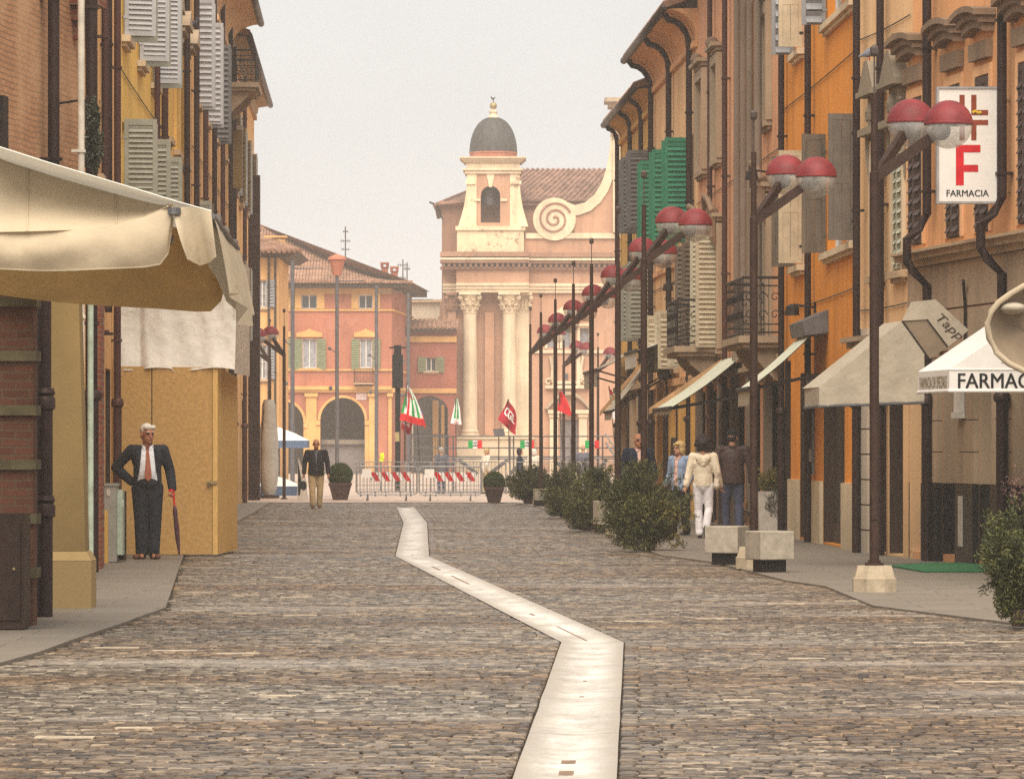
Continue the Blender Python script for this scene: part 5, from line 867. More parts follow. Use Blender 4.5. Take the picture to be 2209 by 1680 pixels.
# street-side valance, bunched at the corner
vg = []
for j in range(9):
    t = j / 8; row = []
    for i in range(11):
        s = i / 10; yy = Yn + (Yf - Yn) * s; base = V(last[min(8, round(s * 8))]); base.y = yy; L_h = .62 - .22 * math.sin(s * 7) * .3
        row.append(base + V((.14 * t ** .7 + .07 * math.sin(s * 19) * t, 0, -L_h * t - .0)))
    vg.append(row)
sheet(MB(), vg).build('street_valance', 'canvas_beige', Aw, smooth=True, fix=False)
cg = []; cor_h = [(380, 480), (392, 520), (405, 560), (430, 572), (452, 566), (462, 560), (470, 556)]; cor_t = [(376, 452), (383, 450), (395, 447), (412, 447), (430, 450), (445, 453), (456, 456)]
for j in range(8):
    t = j / 7; cg.append([at(tx + (hx - tx) * t, ty + (hy - ty) * t, Yn) + V((0, -.04 - .14 * t * math.sin(i * 1.3 + .4), 0)) for i, ((hx, hy), (tx, ty)) in enumerate(zip(cor_h, cor_t))])
sheet(MB(), cg).build('corner_flap', 'canvas_beige', Aw, smooth=True, fix=False)
# lining of the far end, seen from below, sagging
lg = []; lh = [(-60, 625), (0, 637), (90, 648), (170, 656), (260, 662), (340, 666), (420, 672), (455, 672), (478, 650), (487, 610), (489, 560)]; lt_ = [(-60, 300), (0, 322), (90, 352), (170, 378), (260, 404), (340, 430), (400, 446), (432, 470), (455, 495), (472, 520), (486, 545)]
for j in range(12):
    t = j / 11; lg.append([at(tx + (hx - tx) * t, ty + (hy - ty) * t + 0, Yf) + V((0, -.25 * math.sin(math.pi * t) + .06 * math.sin(i * 1.7 + t * 4), 0)) for i, ((hx, hy), (tx, ty)) in enumerate(zip(lh, lt_))])
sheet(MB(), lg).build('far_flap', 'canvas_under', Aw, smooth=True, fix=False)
og = []
for j in range(6):
    t = j / 5; og.append([at(x0 + (x1 - x0) * t, y0 + (y1 - y0) * t, Yn + 1.6 + dy * .6) + V((0, .05 * math.sin(i * 2 + t * 3), 0)) for i, (x0, y0, x1, y1, dy) in enumerate([(455, 458, 450, 575, -2), (466, 470, 468, 600, -1), (478, 500, 488, 650, .5), (490, 545, 508, 668, 2), (500, 580, 517, 640, 3)])])
sheet(MB(), og).build('side_flap', 'canvas_white', Aw, smooth=True, fix=False)
bm_ = MB(); bm_.tube([at(376, 452, Yn) + V((0, .08, -.03)), at(455, 457, Yn) + V((0, .08, -.03))], .02, 8); bm_.tube([at(456, 458, Yn) + V((0, 0, -.03)), V(last[-1]) + V((0, 0, -.03))], .03, 8); bm_.tube([at(270, 480, Yn + 2), at(372, 520, Yn + 2)], .04, 6); bm_.lathe([(.01, -.02), (.05, -.02), (.05, .03), (.01, .03)], at(377, 458, Yn) + V((0, -.06, 0)), 10); bm_.tube([(-4.4, 39.0, 3.5), (-3.95, 35.6, 3.45)], .03, 6); bm_.tube([(-4.3, 39.0, 3.3), (-3.2, 37.6, 3.4)], .03, 6); bm_.build('frame', 'steel_dark', Aw)
# slatted wall awnings on the right
def slope_awning(label, fr, ua, ub, ztop, zfront, w1, cloth_, val=.28, box=None, fascia=None, under='canvas_inside', grp='retractable awnings over the shopfronts', w0=.12):
    t = thing('shop_awning', label, 'awning', tuple(fr.p((ua + ub) / 2, zfront - val, w1)), grp); P = fr.p; n = 10; g = []
    for i in range(n + 1): s = i / n; g.append([P(ua + (ub - ua) * j / 8, ztop + (zfront - ztop) * s - .05 * math.sin(math.pi * s), w0 + (w1 - w0) * s) for j in range(9)])
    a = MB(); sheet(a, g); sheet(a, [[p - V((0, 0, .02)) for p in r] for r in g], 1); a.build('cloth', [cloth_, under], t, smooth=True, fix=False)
    vg = [[P(ua + (ub - ua) * j / 24, zfront - val * s + (.02 * math.cos(j * math.pi) if s == 1 else 0), w1 + .012 * math.sin(j * 1.7) * s) for j in range(25)] for s in (0, .5, 1)]
    if val: sheet(MB(), vg).build('valance', cloth_ if cloth_ != 'canvas_mint' else 'canvas_dirty', t, smooth=True, fix=False)
    fb = MB(); fb.tube([P(ua - .03, zfront - .01, w1 + .01), P(ub + .03, zfront - .01, w1 + .01)], .035, 8); 
    for u in (ua + .15, ub - .15): fb.tube([P(u, ztop - .75, .05), P(u, zfront - .03, w1)], .022, 6)
    fb.build('folding_arm', 'iron', t)
    if box: MB().hexa([P(ua - .08, ztop - .12, .003), P(ub + .08, ztop - .12, .003), P(ub + .08, ztop - .16, .36), P(ua - .08, ztop - .16, .36), P(ua - .08, ztop + .24, .003), P(ub + .08, ztop + .24, .003), P(ub + .08, ztop + .06, .40), P(ua - .08, ztop + .06, .40)]).build('casing', box, t)
    if fascia: MB().hexa([P(ub, zfront - .10, w1 + .1), P(ub + .16, zfront - .10, w1 + .1), P(ub + .16, ztop - .10, w0), P(ub, ztop - .10, w0), P(ub, zfront + .02, w1 + .1), P(ub + .16, zfront + .02, w1 + .1), P(ub + .16, ztop + .02, w0), P(ub, ztop + .02, w0)]).build('side_board', fascia, t)
    return t
slope_awning('mint stained awning with dark casing on the orange house', fR3, fR3.ux(1786), fR3.ux(1786) + 2.2, 3.42, 2.45, 1.22, 'canvas_mint', .27, box='shutter_dark')
slope_awning('long mint awning edged with a timber board under the iron balconies', fR4, fR4.ux(1616), fR4.ux(1616) + 4.6, 3.25, 2.28, 1.45, 'canvas_mint', .12, fascia='wood_fascia')
slope_awning('dusky mint awning beyond the column house balcony, dropping steeply', fR5, 7.8, 10.4, 3.95, 2.38, 1.36, 'canvas_dirty', .2, fascia='wood_fascia')
slope_awning('high whitish awning with square flap ends over green shutter house', fR5, 5.2, 9.2, 4.05, 3.72, .95, 'canvas_white', .38)
slope_awning('small greyish awning with hanging flap on the ochre house', fR6, 6.5, 12.6, 4.0, 3.55, 1.0, 'canvas_dirty', .45)
# pharmacy awning with lettered valance and pitched end
Fa = thing('pharmacy_awning', 'white pharmacy awning lettered FARMACIA with brown cross panel', 'awning', (5.9, 55, 2.18)); Yn = 54.5; f = fR1
fx = (2048 - CX) * Yn / FL; un = f.ux(2400); dd = f.d; wallX = lambda Y: 5.56 - .1415 * (Y - 62); c0 = V((fx, Yn, 0)); c1 = c0 + dd * 1.62; e = V((1, 0, 0)); hw = 1.62
zt, zb_ = EYE + (HY - 797) * Yn / FL, EYE + (HY - 843) * Yn / FL; zp = EYE + (HY - 672) * Yn / FL
def zz(p, z): return V((p.x, p.y, z))
m = MB(); m.quad(zz(c0, zt), zz(c1, zt), zz(c1 + e * 1.0, zp), zz(c0 + e * 1.0, zp)); m.quad(zz(c0 + e * 1.0, zp), zz(c1 + e * 1.0, zp), zz(c1 + e * hw, zp - .05), zz(c0 + e * hw, zp - .05)); m.quad(zz(c0, zt), zz(c0 + e * 1.0, zp), zz(c0 + e * hw, zp - .05), zz(c0 + e * hw, zt)); m.build('roof_cloth', 'sign_white', Fa, fix=False)
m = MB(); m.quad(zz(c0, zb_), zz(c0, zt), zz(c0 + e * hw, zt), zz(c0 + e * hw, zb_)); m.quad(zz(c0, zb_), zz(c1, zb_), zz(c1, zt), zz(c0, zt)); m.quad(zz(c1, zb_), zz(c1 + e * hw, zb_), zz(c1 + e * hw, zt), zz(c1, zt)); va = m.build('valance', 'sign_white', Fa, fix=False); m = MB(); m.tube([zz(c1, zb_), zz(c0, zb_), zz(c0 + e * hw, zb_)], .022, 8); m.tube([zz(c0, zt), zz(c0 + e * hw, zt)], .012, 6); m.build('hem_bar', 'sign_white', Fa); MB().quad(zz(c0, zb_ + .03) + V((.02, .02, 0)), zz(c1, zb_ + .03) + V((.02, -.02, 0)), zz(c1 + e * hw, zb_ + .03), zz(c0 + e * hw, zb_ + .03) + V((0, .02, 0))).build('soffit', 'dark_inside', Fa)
m = MB(); text(m, 'FARMACIA', V((EYE * 0 + (2067 - CX) * Yn / FL, Yn - .006, EYE + (HY - 837) * Yn / FL)), (1, 0, 0), (0, 0, 1), .178, 1.06, bold=.022); m.build('lettering', 'ink_black', va); m = MB(); nrm = V((-dd.y, dd.x, 0)); text(m, 'FARMACIA DR SPEZIALE', zz(c1, EYE + (HY - 835) * Yn / FL) + nrm * .006 - dd * .1, tuple(-dd), (0, 0, 1), .14, 1.4, bold=.02); m.build('lettering', 'brass', va)
def cross(mb, o, ux, uz, n, k, mi):
    """outlined cross drawn as eight bars"""
    o, ux, uz, n = V(o), V(ux), V(uz), V(n); bx_ = lambda a0, a1, b0, b1: mb.quad(*[o + ux * a * k + uz * b * k + n for a, b in ((a0, b0), (a1, b0), (a1, b1), (a0, b1))], mi=mi)
    for s in (-1, 1):
        for q in (-1, 1): bx_(*sorted((s * .165, s * .43)), *sorted((q * .381, q * 1.15))); bx_(*sorted((s * .165, s * 1.02)), *sorted((q * .12, q * .38)))
m = MB(); pc = V(((2200 - CX) * Yn / FL, Yn - .004, EYE + (HY - 757) * Yn / FL)); m.quad(*[pc + V((a, 0, b)) for a, b in ((-.22, -.145), (.22, -.145), (.22, .145), (-.22, .145))]); pn = m.build('emblem_panel', 'planter_white', Fa); m = MB(); cross(m, pc, (1, 0, 0), (0, 0, 1), (0, -.005, 0), .14, 0); m.build('emblem', 'ink_brown', pn); m = MB(); m.ball(pc + V((0, -.004, 0)), (.02, .004, .05), 8); m.build('emblem_staff', 'ink_yellow', pn)
# rolled barrel canopy at the picture edge
Rb = thing('barrel_canopy', 'beige barrel canopy with open rolled end beyond the pharmacy awning', 'awning', (5.6, 49, 2.3)); Yk = 50.0; prof = [(2285, 596), (2240, 606), (2209, 617), (2180, 634), (2155, 652), (2138, 672), (2130, 698), (2134, 730), (2150, 760), (2176, 784), (2209, 800), (2250, 815), (2290, 828)]
g = [[at(x, y, Yk) + V((-.09 * s, -.9 * s, .0)) for x, y in prof[:9]] for s in (0, .5, 1)]; gg = [[at(x, y, Yk) + V((.30 * s, 1.7 * s, 0)) for x, y in prof] for s in (0, .33, .66, 1)]; sheet(MB(), gg).build('cloth', 'canvas_dirty', Rb, smooth=True, fix=False); m = MB(); m.tube([at(x, y, Yk) for x, y in prof], .035, 8); m.tube([at(2290, 660, Yk) + V((0, .5, 0)), at(2170, 735, Yk) + V((0, .4, 0))], .03, 6); m.build('hoop', 'canvas_beige', Rb, smooth=True); m = MB(); [m.tube([at(2285, y, 50.8), (7.12, 51.0, at(2285, y, 50.8).z)], .03, 6) for y in (606, 815)]; m.build('wall_arm', 'iron', Rb)
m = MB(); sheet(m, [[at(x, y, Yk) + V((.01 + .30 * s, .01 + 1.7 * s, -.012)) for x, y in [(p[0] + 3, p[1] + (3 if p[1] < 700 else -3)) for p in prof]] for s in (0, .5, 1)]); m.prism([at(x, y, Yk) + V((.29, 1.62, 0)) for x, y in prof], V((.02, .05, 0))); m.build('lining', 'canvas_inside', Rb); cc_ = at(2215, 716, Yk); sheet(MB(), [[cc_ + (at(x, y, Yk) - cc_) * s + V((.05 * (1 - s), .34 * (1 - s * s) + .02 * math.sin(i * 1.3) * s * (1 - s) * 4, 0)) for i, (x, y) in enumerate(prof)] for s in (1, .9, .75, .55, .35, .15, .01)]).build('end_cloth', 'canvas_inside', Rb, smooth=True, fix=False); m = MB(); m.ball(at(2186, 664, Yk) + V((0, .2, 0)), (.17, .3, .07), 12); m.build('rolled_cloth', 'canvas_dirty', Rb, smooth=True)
# beige awning with upper hood lettered Tapp
Ta = thing('hooded_awning', 'dirty beige awning with upright hood lettered Tapp behind the clear-footed lamp', 'awning', (4.6, 61.5, 2.05)); Yn = 58.3
c = lambda x, y, dy=0: at(x, y, Yn) + V((0, dy, 0)); m = MB(); peak0 = c(1946, 692); farn = .9
m.add([c(1767, 835), c(1994, 829), c(1994, 760), c(1946, 692)], [(0, 1, 2, 3)]); m.add([c(1767, 835), c(1946, 692), c(1946, 692, 1.3) + V((-.13, 0, .0)), c(1767, 835, 1.3) + V((-.13, 0, 0))], [(0, 1, 2, 3)]); m.build('roof_cloth', 'canvas_dirty', Ta, fix=False)
m = MB(); g = [[c(1767 + (1994 - 1767) * j / 12, 835 - .5 * j + (41 - .6 * j * .3) * s) + V((0, -.015 * math.sin(j * 1.4) * s, 0)) for j in range(13)] for s in (0, .5, 1)]; sheet(m, g); g = [[c(1767, 835 + 41 * s) + V((-.1 * t, 1.3 * t, 0)) for t in (0, .5, 1)] for s in (0, .5, 1)]; sheet(m, g); m.build('valance', 'canvas_dirty', Ta, fix=False); MB().tube([c(1767, 878) + V((-.1, 1.3, 0)), c(1767, 876), c(1994, 868)], .02, 6).build('hem_bar', 'steel_dark', Ta)
m = MB(); dy = .75; A_, B_, C_, D_ = c(1946, 692), c(1966, 651), c(2018, 646), c(2000, 689); A2, B2, C2, D2 = c(1946, 692, dy), c(1966, 651, dy), c(2018, 646, dy), c(2000, 689, dy); E_, F_, G_ = c(2090, 712), c(2045, 748), c(2005, 775)
m.quad(A_, B_, C_, D_); m.quad(D_, C_, E_, F_); m.quad(B_, B2, C2, C_); m.quad(C_, C2, E_ + V((0, dy, 0)), E_); m.build('hood', 'canvas_dirty', Ta, fix=False); MB().quad(A_ + V((0, .02, 0)), D_ + V((0, .02, 0)), F_ + V((0, .02, 0)), G_ + V((0, .02, 0))).build('hood_lining', 'canvas_inside', Ta); m = MB(); m.tube([A_, G_], .012, 6); m.tube([D_, F_], .008, 6); m.build('hood_rib', 'iron', Ta)
m = MB(); ud = (E_ - C_).normalized(); vd = (C_ - D_); vd = (vd - ud * vd.dot(ud)).normalized(); text(m, 'Tapp', D_.lerp(C_, .36) + (F_ - D_) * .26 + V((0, -.008, 0)), tuple(ud), tuple(vd), .115, .40, shear=.25); m.build('lettering', 'wood_dark', Ta)
# projecting pharmacy sign
Sg = thing('pharmacy_sign', 'tall white projecting pharmacy sign with red F and FARMACIA lettering', 'sign', (5.65, 57.4, 4.56)); Ys = 57.5; x0, x1 = (2023 - CX) * Ys / FL, (2152 - CX) * Ys / FL; z0, z1 = EYE + (HY - 437) * Ys / FL, EYE + (HY - 190) * Ys / FL
P_ = MB().box((x0, Ys, z0), (x1, Ys + .12, z1)).build('panel', 'sign_white', Sg); m = MB()
for a, c_ in (((x0 - .015, Ys - .015, z0 - .015), (x0 + .012, Ys + .135, z1 + .015)), ((x1 - .012, Ys - .015, z0 - .015), (x1 + .015, Ys + .135, z1 + .015)), ((x0 + .013, Ys - .015, z0 - .015), (x1 - .013, Ys + .135, z0 + .012)), ((x0 + .013, Ys - .015, z1 - .012), (x1 - .013, Ys + .135, z1 + .015))): m.box(a, c_)
m.build('frame', 'steel', Sg); m = MB(); text(m, 'FARMACIA', V(((2042 - CX) * Ys / FL, Ys - .004, EYE + (HY - 424) * Ys / FL)), (1, 0, 0), (0, 0, 1), .082, .522, bold=.022); m.build('lettering', 'ink_black', P_)
sq = lambda a, b: V(((a - CX) * Ys / FL, Ys - .004, EYE + (HY - b) * Ys / FL)); m = MB(); m.quad(sq(2062, 400), sq(2079, 400), sq(2079, 313), sq(2062, 313)); m.quad(sq(2079.2, 329), sq(2115, 329), sq(2115, 313), sq(2079.2, 313)); m.quad(sq(2079.2, 371), sq(2110, 371), sq(2110, 356), sq(2079.2, 356)); m.build('letter_f', 'ink_red', P_)
m = MB(); cross(m, sq(2088, 254), (1, 0, 0), (0, 0, 1), (0, 0, 0), .245, 0); m.build('emblem', 'ink_brown', P_); m = MB(); m.tube([sq(2098, 244), sq(2104, 240), sq(2110, 244), sq(2117, 243)], .018, 6); m.build('emblem_snake', 'ink_yellow', P_)
for y in (217, 413):
    m = MB(); a = sq(2152, y); m.tube([a + V((0, .06, 0)), V((wallX(Ys + .1) + .05, Ys + .1, a.z))], .02, 6); m.box((a.x + .05, Ys + .02, a.z - .02), (a.x + .13, Ys + .11, a.z + .02)); m.build('bracket', 'brass', Sg)
# ------------------------------------------------------------------ hoarding, sheeting, cabinet and other pavement things
Hd = thing('chipboard_hoarding', 'tall chipboard hoarding box with a padlock hasp, behind the man in the suit', 'hoarding', (-5, 66, .02)); a = (-5.9, 64.9); c_ = (-4.12, 64.85); zt = 2.66
m = MB(); m.box((-5.95, 64.9, .03), (-5.05, 64.95, zt)); m.box((-5.035, 64.9, .03), (-4.19, 64.95, zt - .01)); m.build('front_board', 'chipboard', Hd); m = MB(); m.hexa([(-4.187, 64.88, .03), (-4.12, 64.88, .03), (-4.04, 68.2, .03), (-4.1, 68.2, .03), (-4.187, 64.88, zt), (-4.12, 64.88, zt), (-4.04, 68.2, zt - .1), (-4.1, 68.2, zt - .1)]); m.build('side_board', 'chip_edge', Hd); q = at(458, 1041, 64.87); m = MB(); m.box((q.x - .07, 64.86, q.z - .02), (q.x + .07, 64.885, q.z + .025)); m.tube([(q.x - .05, 64.85, q.z - .04), (q.x - .05, 64.83, q.z + .01), (q.x - .02, 64.83, q.z + .02)], .012, 6); m.build('hasp', 'brass', Hd); MB().box((-5.05, 64.93, .03), (-5.035, 64.96, zt)).build('joint', 'dark_inside', Hd)
Ps = thing('plastic_sheet', 'crumpled whitish plastic sheet draped above the chipboard hoarding', 'sheet', (-5, 65.2, 2.5)); rows = []
hemy = lambda x: 797 + 3 * math.sin(x * .05) + (6 if 378 < x < 392 else 0)
for j in range(22):
    t = j / 21; rows.append([at(x, 560 + (hemy(x) - 560) * t, 65.3) + V((0, -.42 * t ** 3 + .025 * math.sin(x * .045 + t * 2.5) + .012 * math.sin(x * .13 - t * 6) + (.10 * math.exp(-((x - 292 - 14 * t) / 9) ** 2)) + wob(.007), 0)) for x in range(255, 512, 5)])
sheet(MB(), rows).build('draped_sheet', 'plastic_sheet', Ps, smooth=True, fix=False); rows = [[at(505, 560 + 245 * j / 12, 65.2) + V((.01 * i + .02 * math.sin(i * 2), i * .5, 0)) for i in range(7)] for j in range(13)]; sheet(MB(), rows).build('side_drape', 'plastic_sheet', Ps, smooth=True, fix=False)
Cb = thing('utility_cabinet', 'grey metal utility cabinet with a pale sticker, left of the suited man', 'cabinet', (-5.36, 60.7, .02)); m = MB(); m.box((-5.42, 60.6, .03), (-5.17, 60.95, 1.02)); m.box((-5.435, 60.585, 1.021), (-5.155, 60.965, 1.055)); m.build('body', 'cabinet_grey', Cb); m = MB(); m.box((-5.168, 60.68, .12), (-5.10, 61.0, .97)); m.box((-5.1, 60.7, .75), (-5.085, 60.74, .85)); m.build('door', 'pipe_green', Cb); m = MB(); m.box((-5.20, 61.02, .04), (-5.09, 61.2, .95)); m.build('back_post', 'brown_panel', Cb); q = at(234, 1062, 60.59); MB().lathe([(.001, 0), (.035, 0)], (0, 0, 0), 8).build('x', 'sign_white') and None
bpy.data.objects.remove(bpy.data.objects['x']); m = MB(); m.prism([q + V((.028 * math.cos(t), 0, .05 * math.sin(t))) for t in np.linspace(0, 6.28, 11)[:-1]], V((0, -.004, 0))); m.build('sticker', 'planter_white', Cb)
Bp = thing('brown_cabinet', 'dark brown boxy cabinet cut by the picture edge in front of the brick pier', 'cabinet', (-4.3, 38.2, .02)); m = MB(); m.box((-4.85, 38.0, .03), (-4.0, 38.5, .97)); m.build('body', 'brown_panel', Bp); m = MB(); m.box((-4.86, 37.985, .10), (-4.03, 37.998, .9)); m.box((-4.86, 37.97, .40), (-4.85, 37.985, .5)); m.build('front_panel', 'brown_panel', Bp); MB().ball((-4.08, 37.98, .52), .014, 6).build('knob', 'brass', Bp)
Mt = MB(); Mt.prism([V(gnd(x, y)) + V((0, 0, .025)) for x, y in ((1920, 1226), (1990, 1221), (2130, 1219), (2160, 1228), (2120, 1238), (1990, 1238))], V((0, 0, .02))); solo(Mt, 'turf_mat', 'turf', 'bright green artificial turf mat at the pharmacy door', 'doormat')
def block(x, ybase, Y, w_, h, rot, label, b0=(.16, .13)):
    t = thing('concrete_block_seat', label, 'seat block', ((x - CX) * Y / FL, Y, .02), 'concrete block seats'); c = V(((x - CX) * Y / FL, Y, 0)); r = R(rot); ax, ay = V((math.cos(r), math.sin(r), 0)), V((-math.sin(r), math.cos(r), 0)); m = MB(); z0 = .17; i = .012
    m.obox(c + V((0, 0, z0 + h / 2)), ax * (w_ / 2), ay * (w_ / 2), V((0, 0, h / 2))); o = m.build('block', 'concrete', t); bv = o.modifiers.new('b', 'BEVEL'); bv.width = .012; bv.segments = 2; m = MB(); m.obox(c + V((0, 0, .095)), ax * b0[0], ay * b0[1], V((0, 0, .075))); m.build('plinth', 'plinth_black', t)
block(1568, 1222, 59.6, .45, .345, -22, 'rough concrete block seat on a black plinth, behind its twin'); block(1660, 1238, 56.0, .45, .345, 22, 'rough concrete block seat on a black plinth, the front one of two'); block(1166, 1100, 121, .34, .30, 10, 'small pale concrete block between the far green bushes'); block(1306, 1170, 82, .36, .42, 15, 'pale concrete block half hidden between golden and dark bushes')
# ------------------------------------------------------------------ shrubs
def foliage(name, parent, mat, c, rad, n, size, seed, fn=None, sprig=0.0):
    g = np.random.default_rng(seed); c = np.array(c); rad = np.array(rad); k = 24 if fn is None else 1; cl = g.normal(size=(k, 3)); cl /= np.linalg.norm(cl, axis=1)[:, None]; cl *= g.uniform(.35, .85, (k, 1)); P = []
    if fn is None:
        which = g.integers(0, k, n); d = g.normal(size=(n, 3)); d /= np.linalg.norm(d, axis=1)[:, None]; P = cl[which] + d * (g.uniform(.3, 1, (n, 1)) ** .5) * g.uniform(.26, .50, (k, 1))[which]; P = c + P * rad; tone = np.clip(.45 + g.normal(0, .2, n) + g.normal(0, .20, k)[which], 0, 1)
        kk = 46; sd = g.normal(size=(kk, 3)); sd[:, 2] = np.abs(sd[:, 2]) * 1.1 - .35; sd /= np.linalg.norm(sd, axis=1)[:, None]; m_ = n // 9; wi = g.integers(0, kk, m_); tt = g.uniform(.75, 1.22, (m_, 1)); P[:m_] = c + (sd[wi] * tt + g.normal(0, .035, (m_, 3))) * rad
    else: P = fn(g, n); tone = np.clip(g.normal(.5, .22, n), 0, 1)
    P[:, 2] = np.maximum(P[:, 2], .06); out = (P - c); out /= np.linalg.norm(out, axis=1)[:, None] + 1e-6; a = out * .6 + g.normal(size=(n, 3)) * .7; a[:, 2] += sprig; a /= np.linalg.norm(a, axis=1)[:, None]; b_ = np.cross(a, g.normal(size=(n, 3))); b_ /= np.linalg.norm(b_, axis=1)[:, None]
    L = size * g.uniform(.6, 1.4, (n, 1)); W = L * (.42 if sprig == 0 else .22); nn = np.cross(a, b_) * L * .12; v = np.stack([P - a * L * .5, P + b_ * W * .5 + nn, P + a * L * .5, P - b_ * W * .5 + nn], 1).reshape(-1, 3); off = WL[parent.name]; v -= np.array(off)
    me = bpy.data.meshes.new(name); me.from_pydata(v.tolist(), [], [(4 * i, 4 * i + 1, 4 * i + 2, 4 * i + 3) for i in range(n)]); me.materials.append(M(mat)); t = me.attributes.new('tone', 'FLOAT', 'FACE'); t.data.foreach_set('value', tone.astype(np.float32)); o = bpy.data.objects.new(name, me); COL.objects.link(o); o.parent = parent; return o
def twigs(parent, base, top_c, rad, n, seed, r=.008):
    g = random.Random(seed); m = MB(); base = V(base)
    for _ in range(n):
        e = V(top_c) + V((g.gauss(0, .5) * rad[0], g.gauss(0, .5) * rad[1], g.uniform(-.6, .8) * rad[2])); s = base + V((g.gauss(0, .08), g.gauss(0, .08), 0)); mid = s.lerp(e, .5) + V((g.gauss(0, .05), g.gauss(0, .05), .06)); m.tube([s, mid, e], [r, r * .7, r * .3], 5)
    return m.build('stems', 'twig', parent)
def bush(x, ybase, ytop, wpx, Y, label, mat='leaf_juniper', n=5200, size=.055, sprig=.5, pot='pot_brown', gold=None, seed=1, grp='planted shrubs along the lamp row'):
    k = Y / FL; X = (x - CX) * k; rx = wpx * k / 2; zt = EYE + (HY - ytop) * k; t = thing('potted_shrub', label, 'shrub', (X, Y, .02), grp); c = (X, Y, zt * .49); rad = (rx * 1.12, rx, zt * .60); n = int(n * 3.0); size *= 1.25
    m = MB(); pw, ph = rx * .30, zt * .16; m.hexa([(X - pw * .9, Y - pw * .9, .02), (X + pw * .9, Y - pw * .9, .02), (X + pw * .9, Y + pw * .9, .02), (X - pw * .9, Y + pw * .9, .02), (X - pw, Y - pw, ph), (X + pw, Y - pw, ph), (X + pw, Y + pw, ph), (X - pw, Y + pw, ph)]); m.build('planter', pot, t); twigs(t, (X, Y, ph), c, rad, 26, seed); foliage('foliage', t, mat, c, rad, n, size, seed, None, sprig)
    if gold: foliage('golden_foliage', t, 'leaf_gold', (X + rx * .45, Y - rx * .35, zt * .36), (rx * .62, rx * .6, zt * .33), 1500, .06, seed + 50)
    return t
bush(1390, 1190, 1020, 166, 68, 'full shrub turning golden at its side, beside the third lamp mast', 'leaf_juniper', 8200, .050, .5, gold=True, seed=3); bush(1272, 1147, 1012, 128, 84.5, 'dark dense conifer shrub behind the golden one', n=5600, size=.055, seed=4); bush(1222, 1118, 1015, 95, 101, 'dark conifer shrub touching the small concrete block', n=4200, size=.06, seed=5); bush(1141, 1088, 1013, 84, 126, 'feathery green shrub at the end of the row, beside the ball topiary', n=4200, size=.07, seed=6)
bush(2205, 1356, 1090, 150, 38.8, 'thick green juniper cut by the picture edge, before the pharmacy plinth', n=9000, size=.035, seed=7, grp=None); T_ = bpy.data.objects['potted_shrub.004']; foliage('red_sprigs', T_, 'leaf_red', (4.33, 38.9, 1.18), (.22, .2, .2), 420, .03, 77)
def ball_pot(x, ybase, ytop, Y, wpx, label, yrim, rot):
    k = Y / FL; X = (x - CX) * k; t = thing('topiary_pot', label, 'topiary', (X, Y, .015), 'box ball topiaries in square pots'); z = lambda y: EYE + (HY - y) * k; hw, hb = wpx * k / 2, wpx * k / 2 * .66; zr = z(yrim); ca = math.sqrt(2)
    m = MB(); m.lathe([(hb * ca * .75, .015), (hw * ca * .75, zr - .08), (hw * ca * .80, zr - .078), (hw * ca * .80, zr), (hw * ca * .7, zr), (hw * ca * .68, zr - .06), (.01, zr - .05)], (X, Y, 0), 4, sq=True); o = m.build('pot', 'pot_brown', t); rb = hw * .86; c = (X, Y, z(ytop) - rb)
    def fn(g, n): d = g.normal(size=(n, 3)); d /= np.linalg.norm(d, axis=1)[:, None]; return np.array(c) + d * rb * g.uniform(.86, 1.03, (n, 1))
    foliage('clipped_ball', t, 'leaf_box', c, (rb,) * 3, 5200, .05, int(x), fn); MB().ball(c, rb * .86, 14).tube([(X, Y, zr - .06), c], .03, 6).build('stem', 'twig', t)
ball_pot(734, 1079, 998, 136.4, 62, 'brown square pot with round clipped box ball by the walking man', 1041, 0); ball_pot(1066, 1085, 1017, 129.5, 54, 'brown square pot with small clipped ball at the barrier end', 1050, 0)
Pp = thing('tall_planter', 'tall whitish planter with trailing yellow green plant beside the brown door', 'planter', (4.40, 79.6, .02)); MB().hexa([(4.24, 79.4, .02), (4.58, 79.4, .02), (4.58, 79.75, .02), (4.24, 79.75, .02), (4.22, 79.38, .78), (4.60, 79.38, .78), (4.60, 79.77, .78), (4.22, 79.77, .78)]).build('pot', 'planter_white', Pp); foliage('foliage', Pp, 'leaf_gold', (4.38, 79.5, .96), (.26, .24, .26), 1300, .05, 11); foliage('trailing_foliage', Pp, 'leaf_ivy', (4.46, 79.36, .62), (.14, .06, .3), 300, .04, 12)
Iv = thing('hanging_ivy', 'dark glossy ivy hanging from a small wall bracket between brick and yellow houses', 'plant', (-5.02, 55.3, 4.9)); foliage('foliage', Iv, 'leaf_ivy', (-5.01, 55.2, 5.22), (.12, .2, .46), 2600, .055, 13); m = MB(); m.tube([(-5.5, 55.2, 5.6), (-5.1, 55.2, 5.66), (-5.0, 55.2, 5.6)], .015, 6); m.build('bracket', 'iron', Iv)
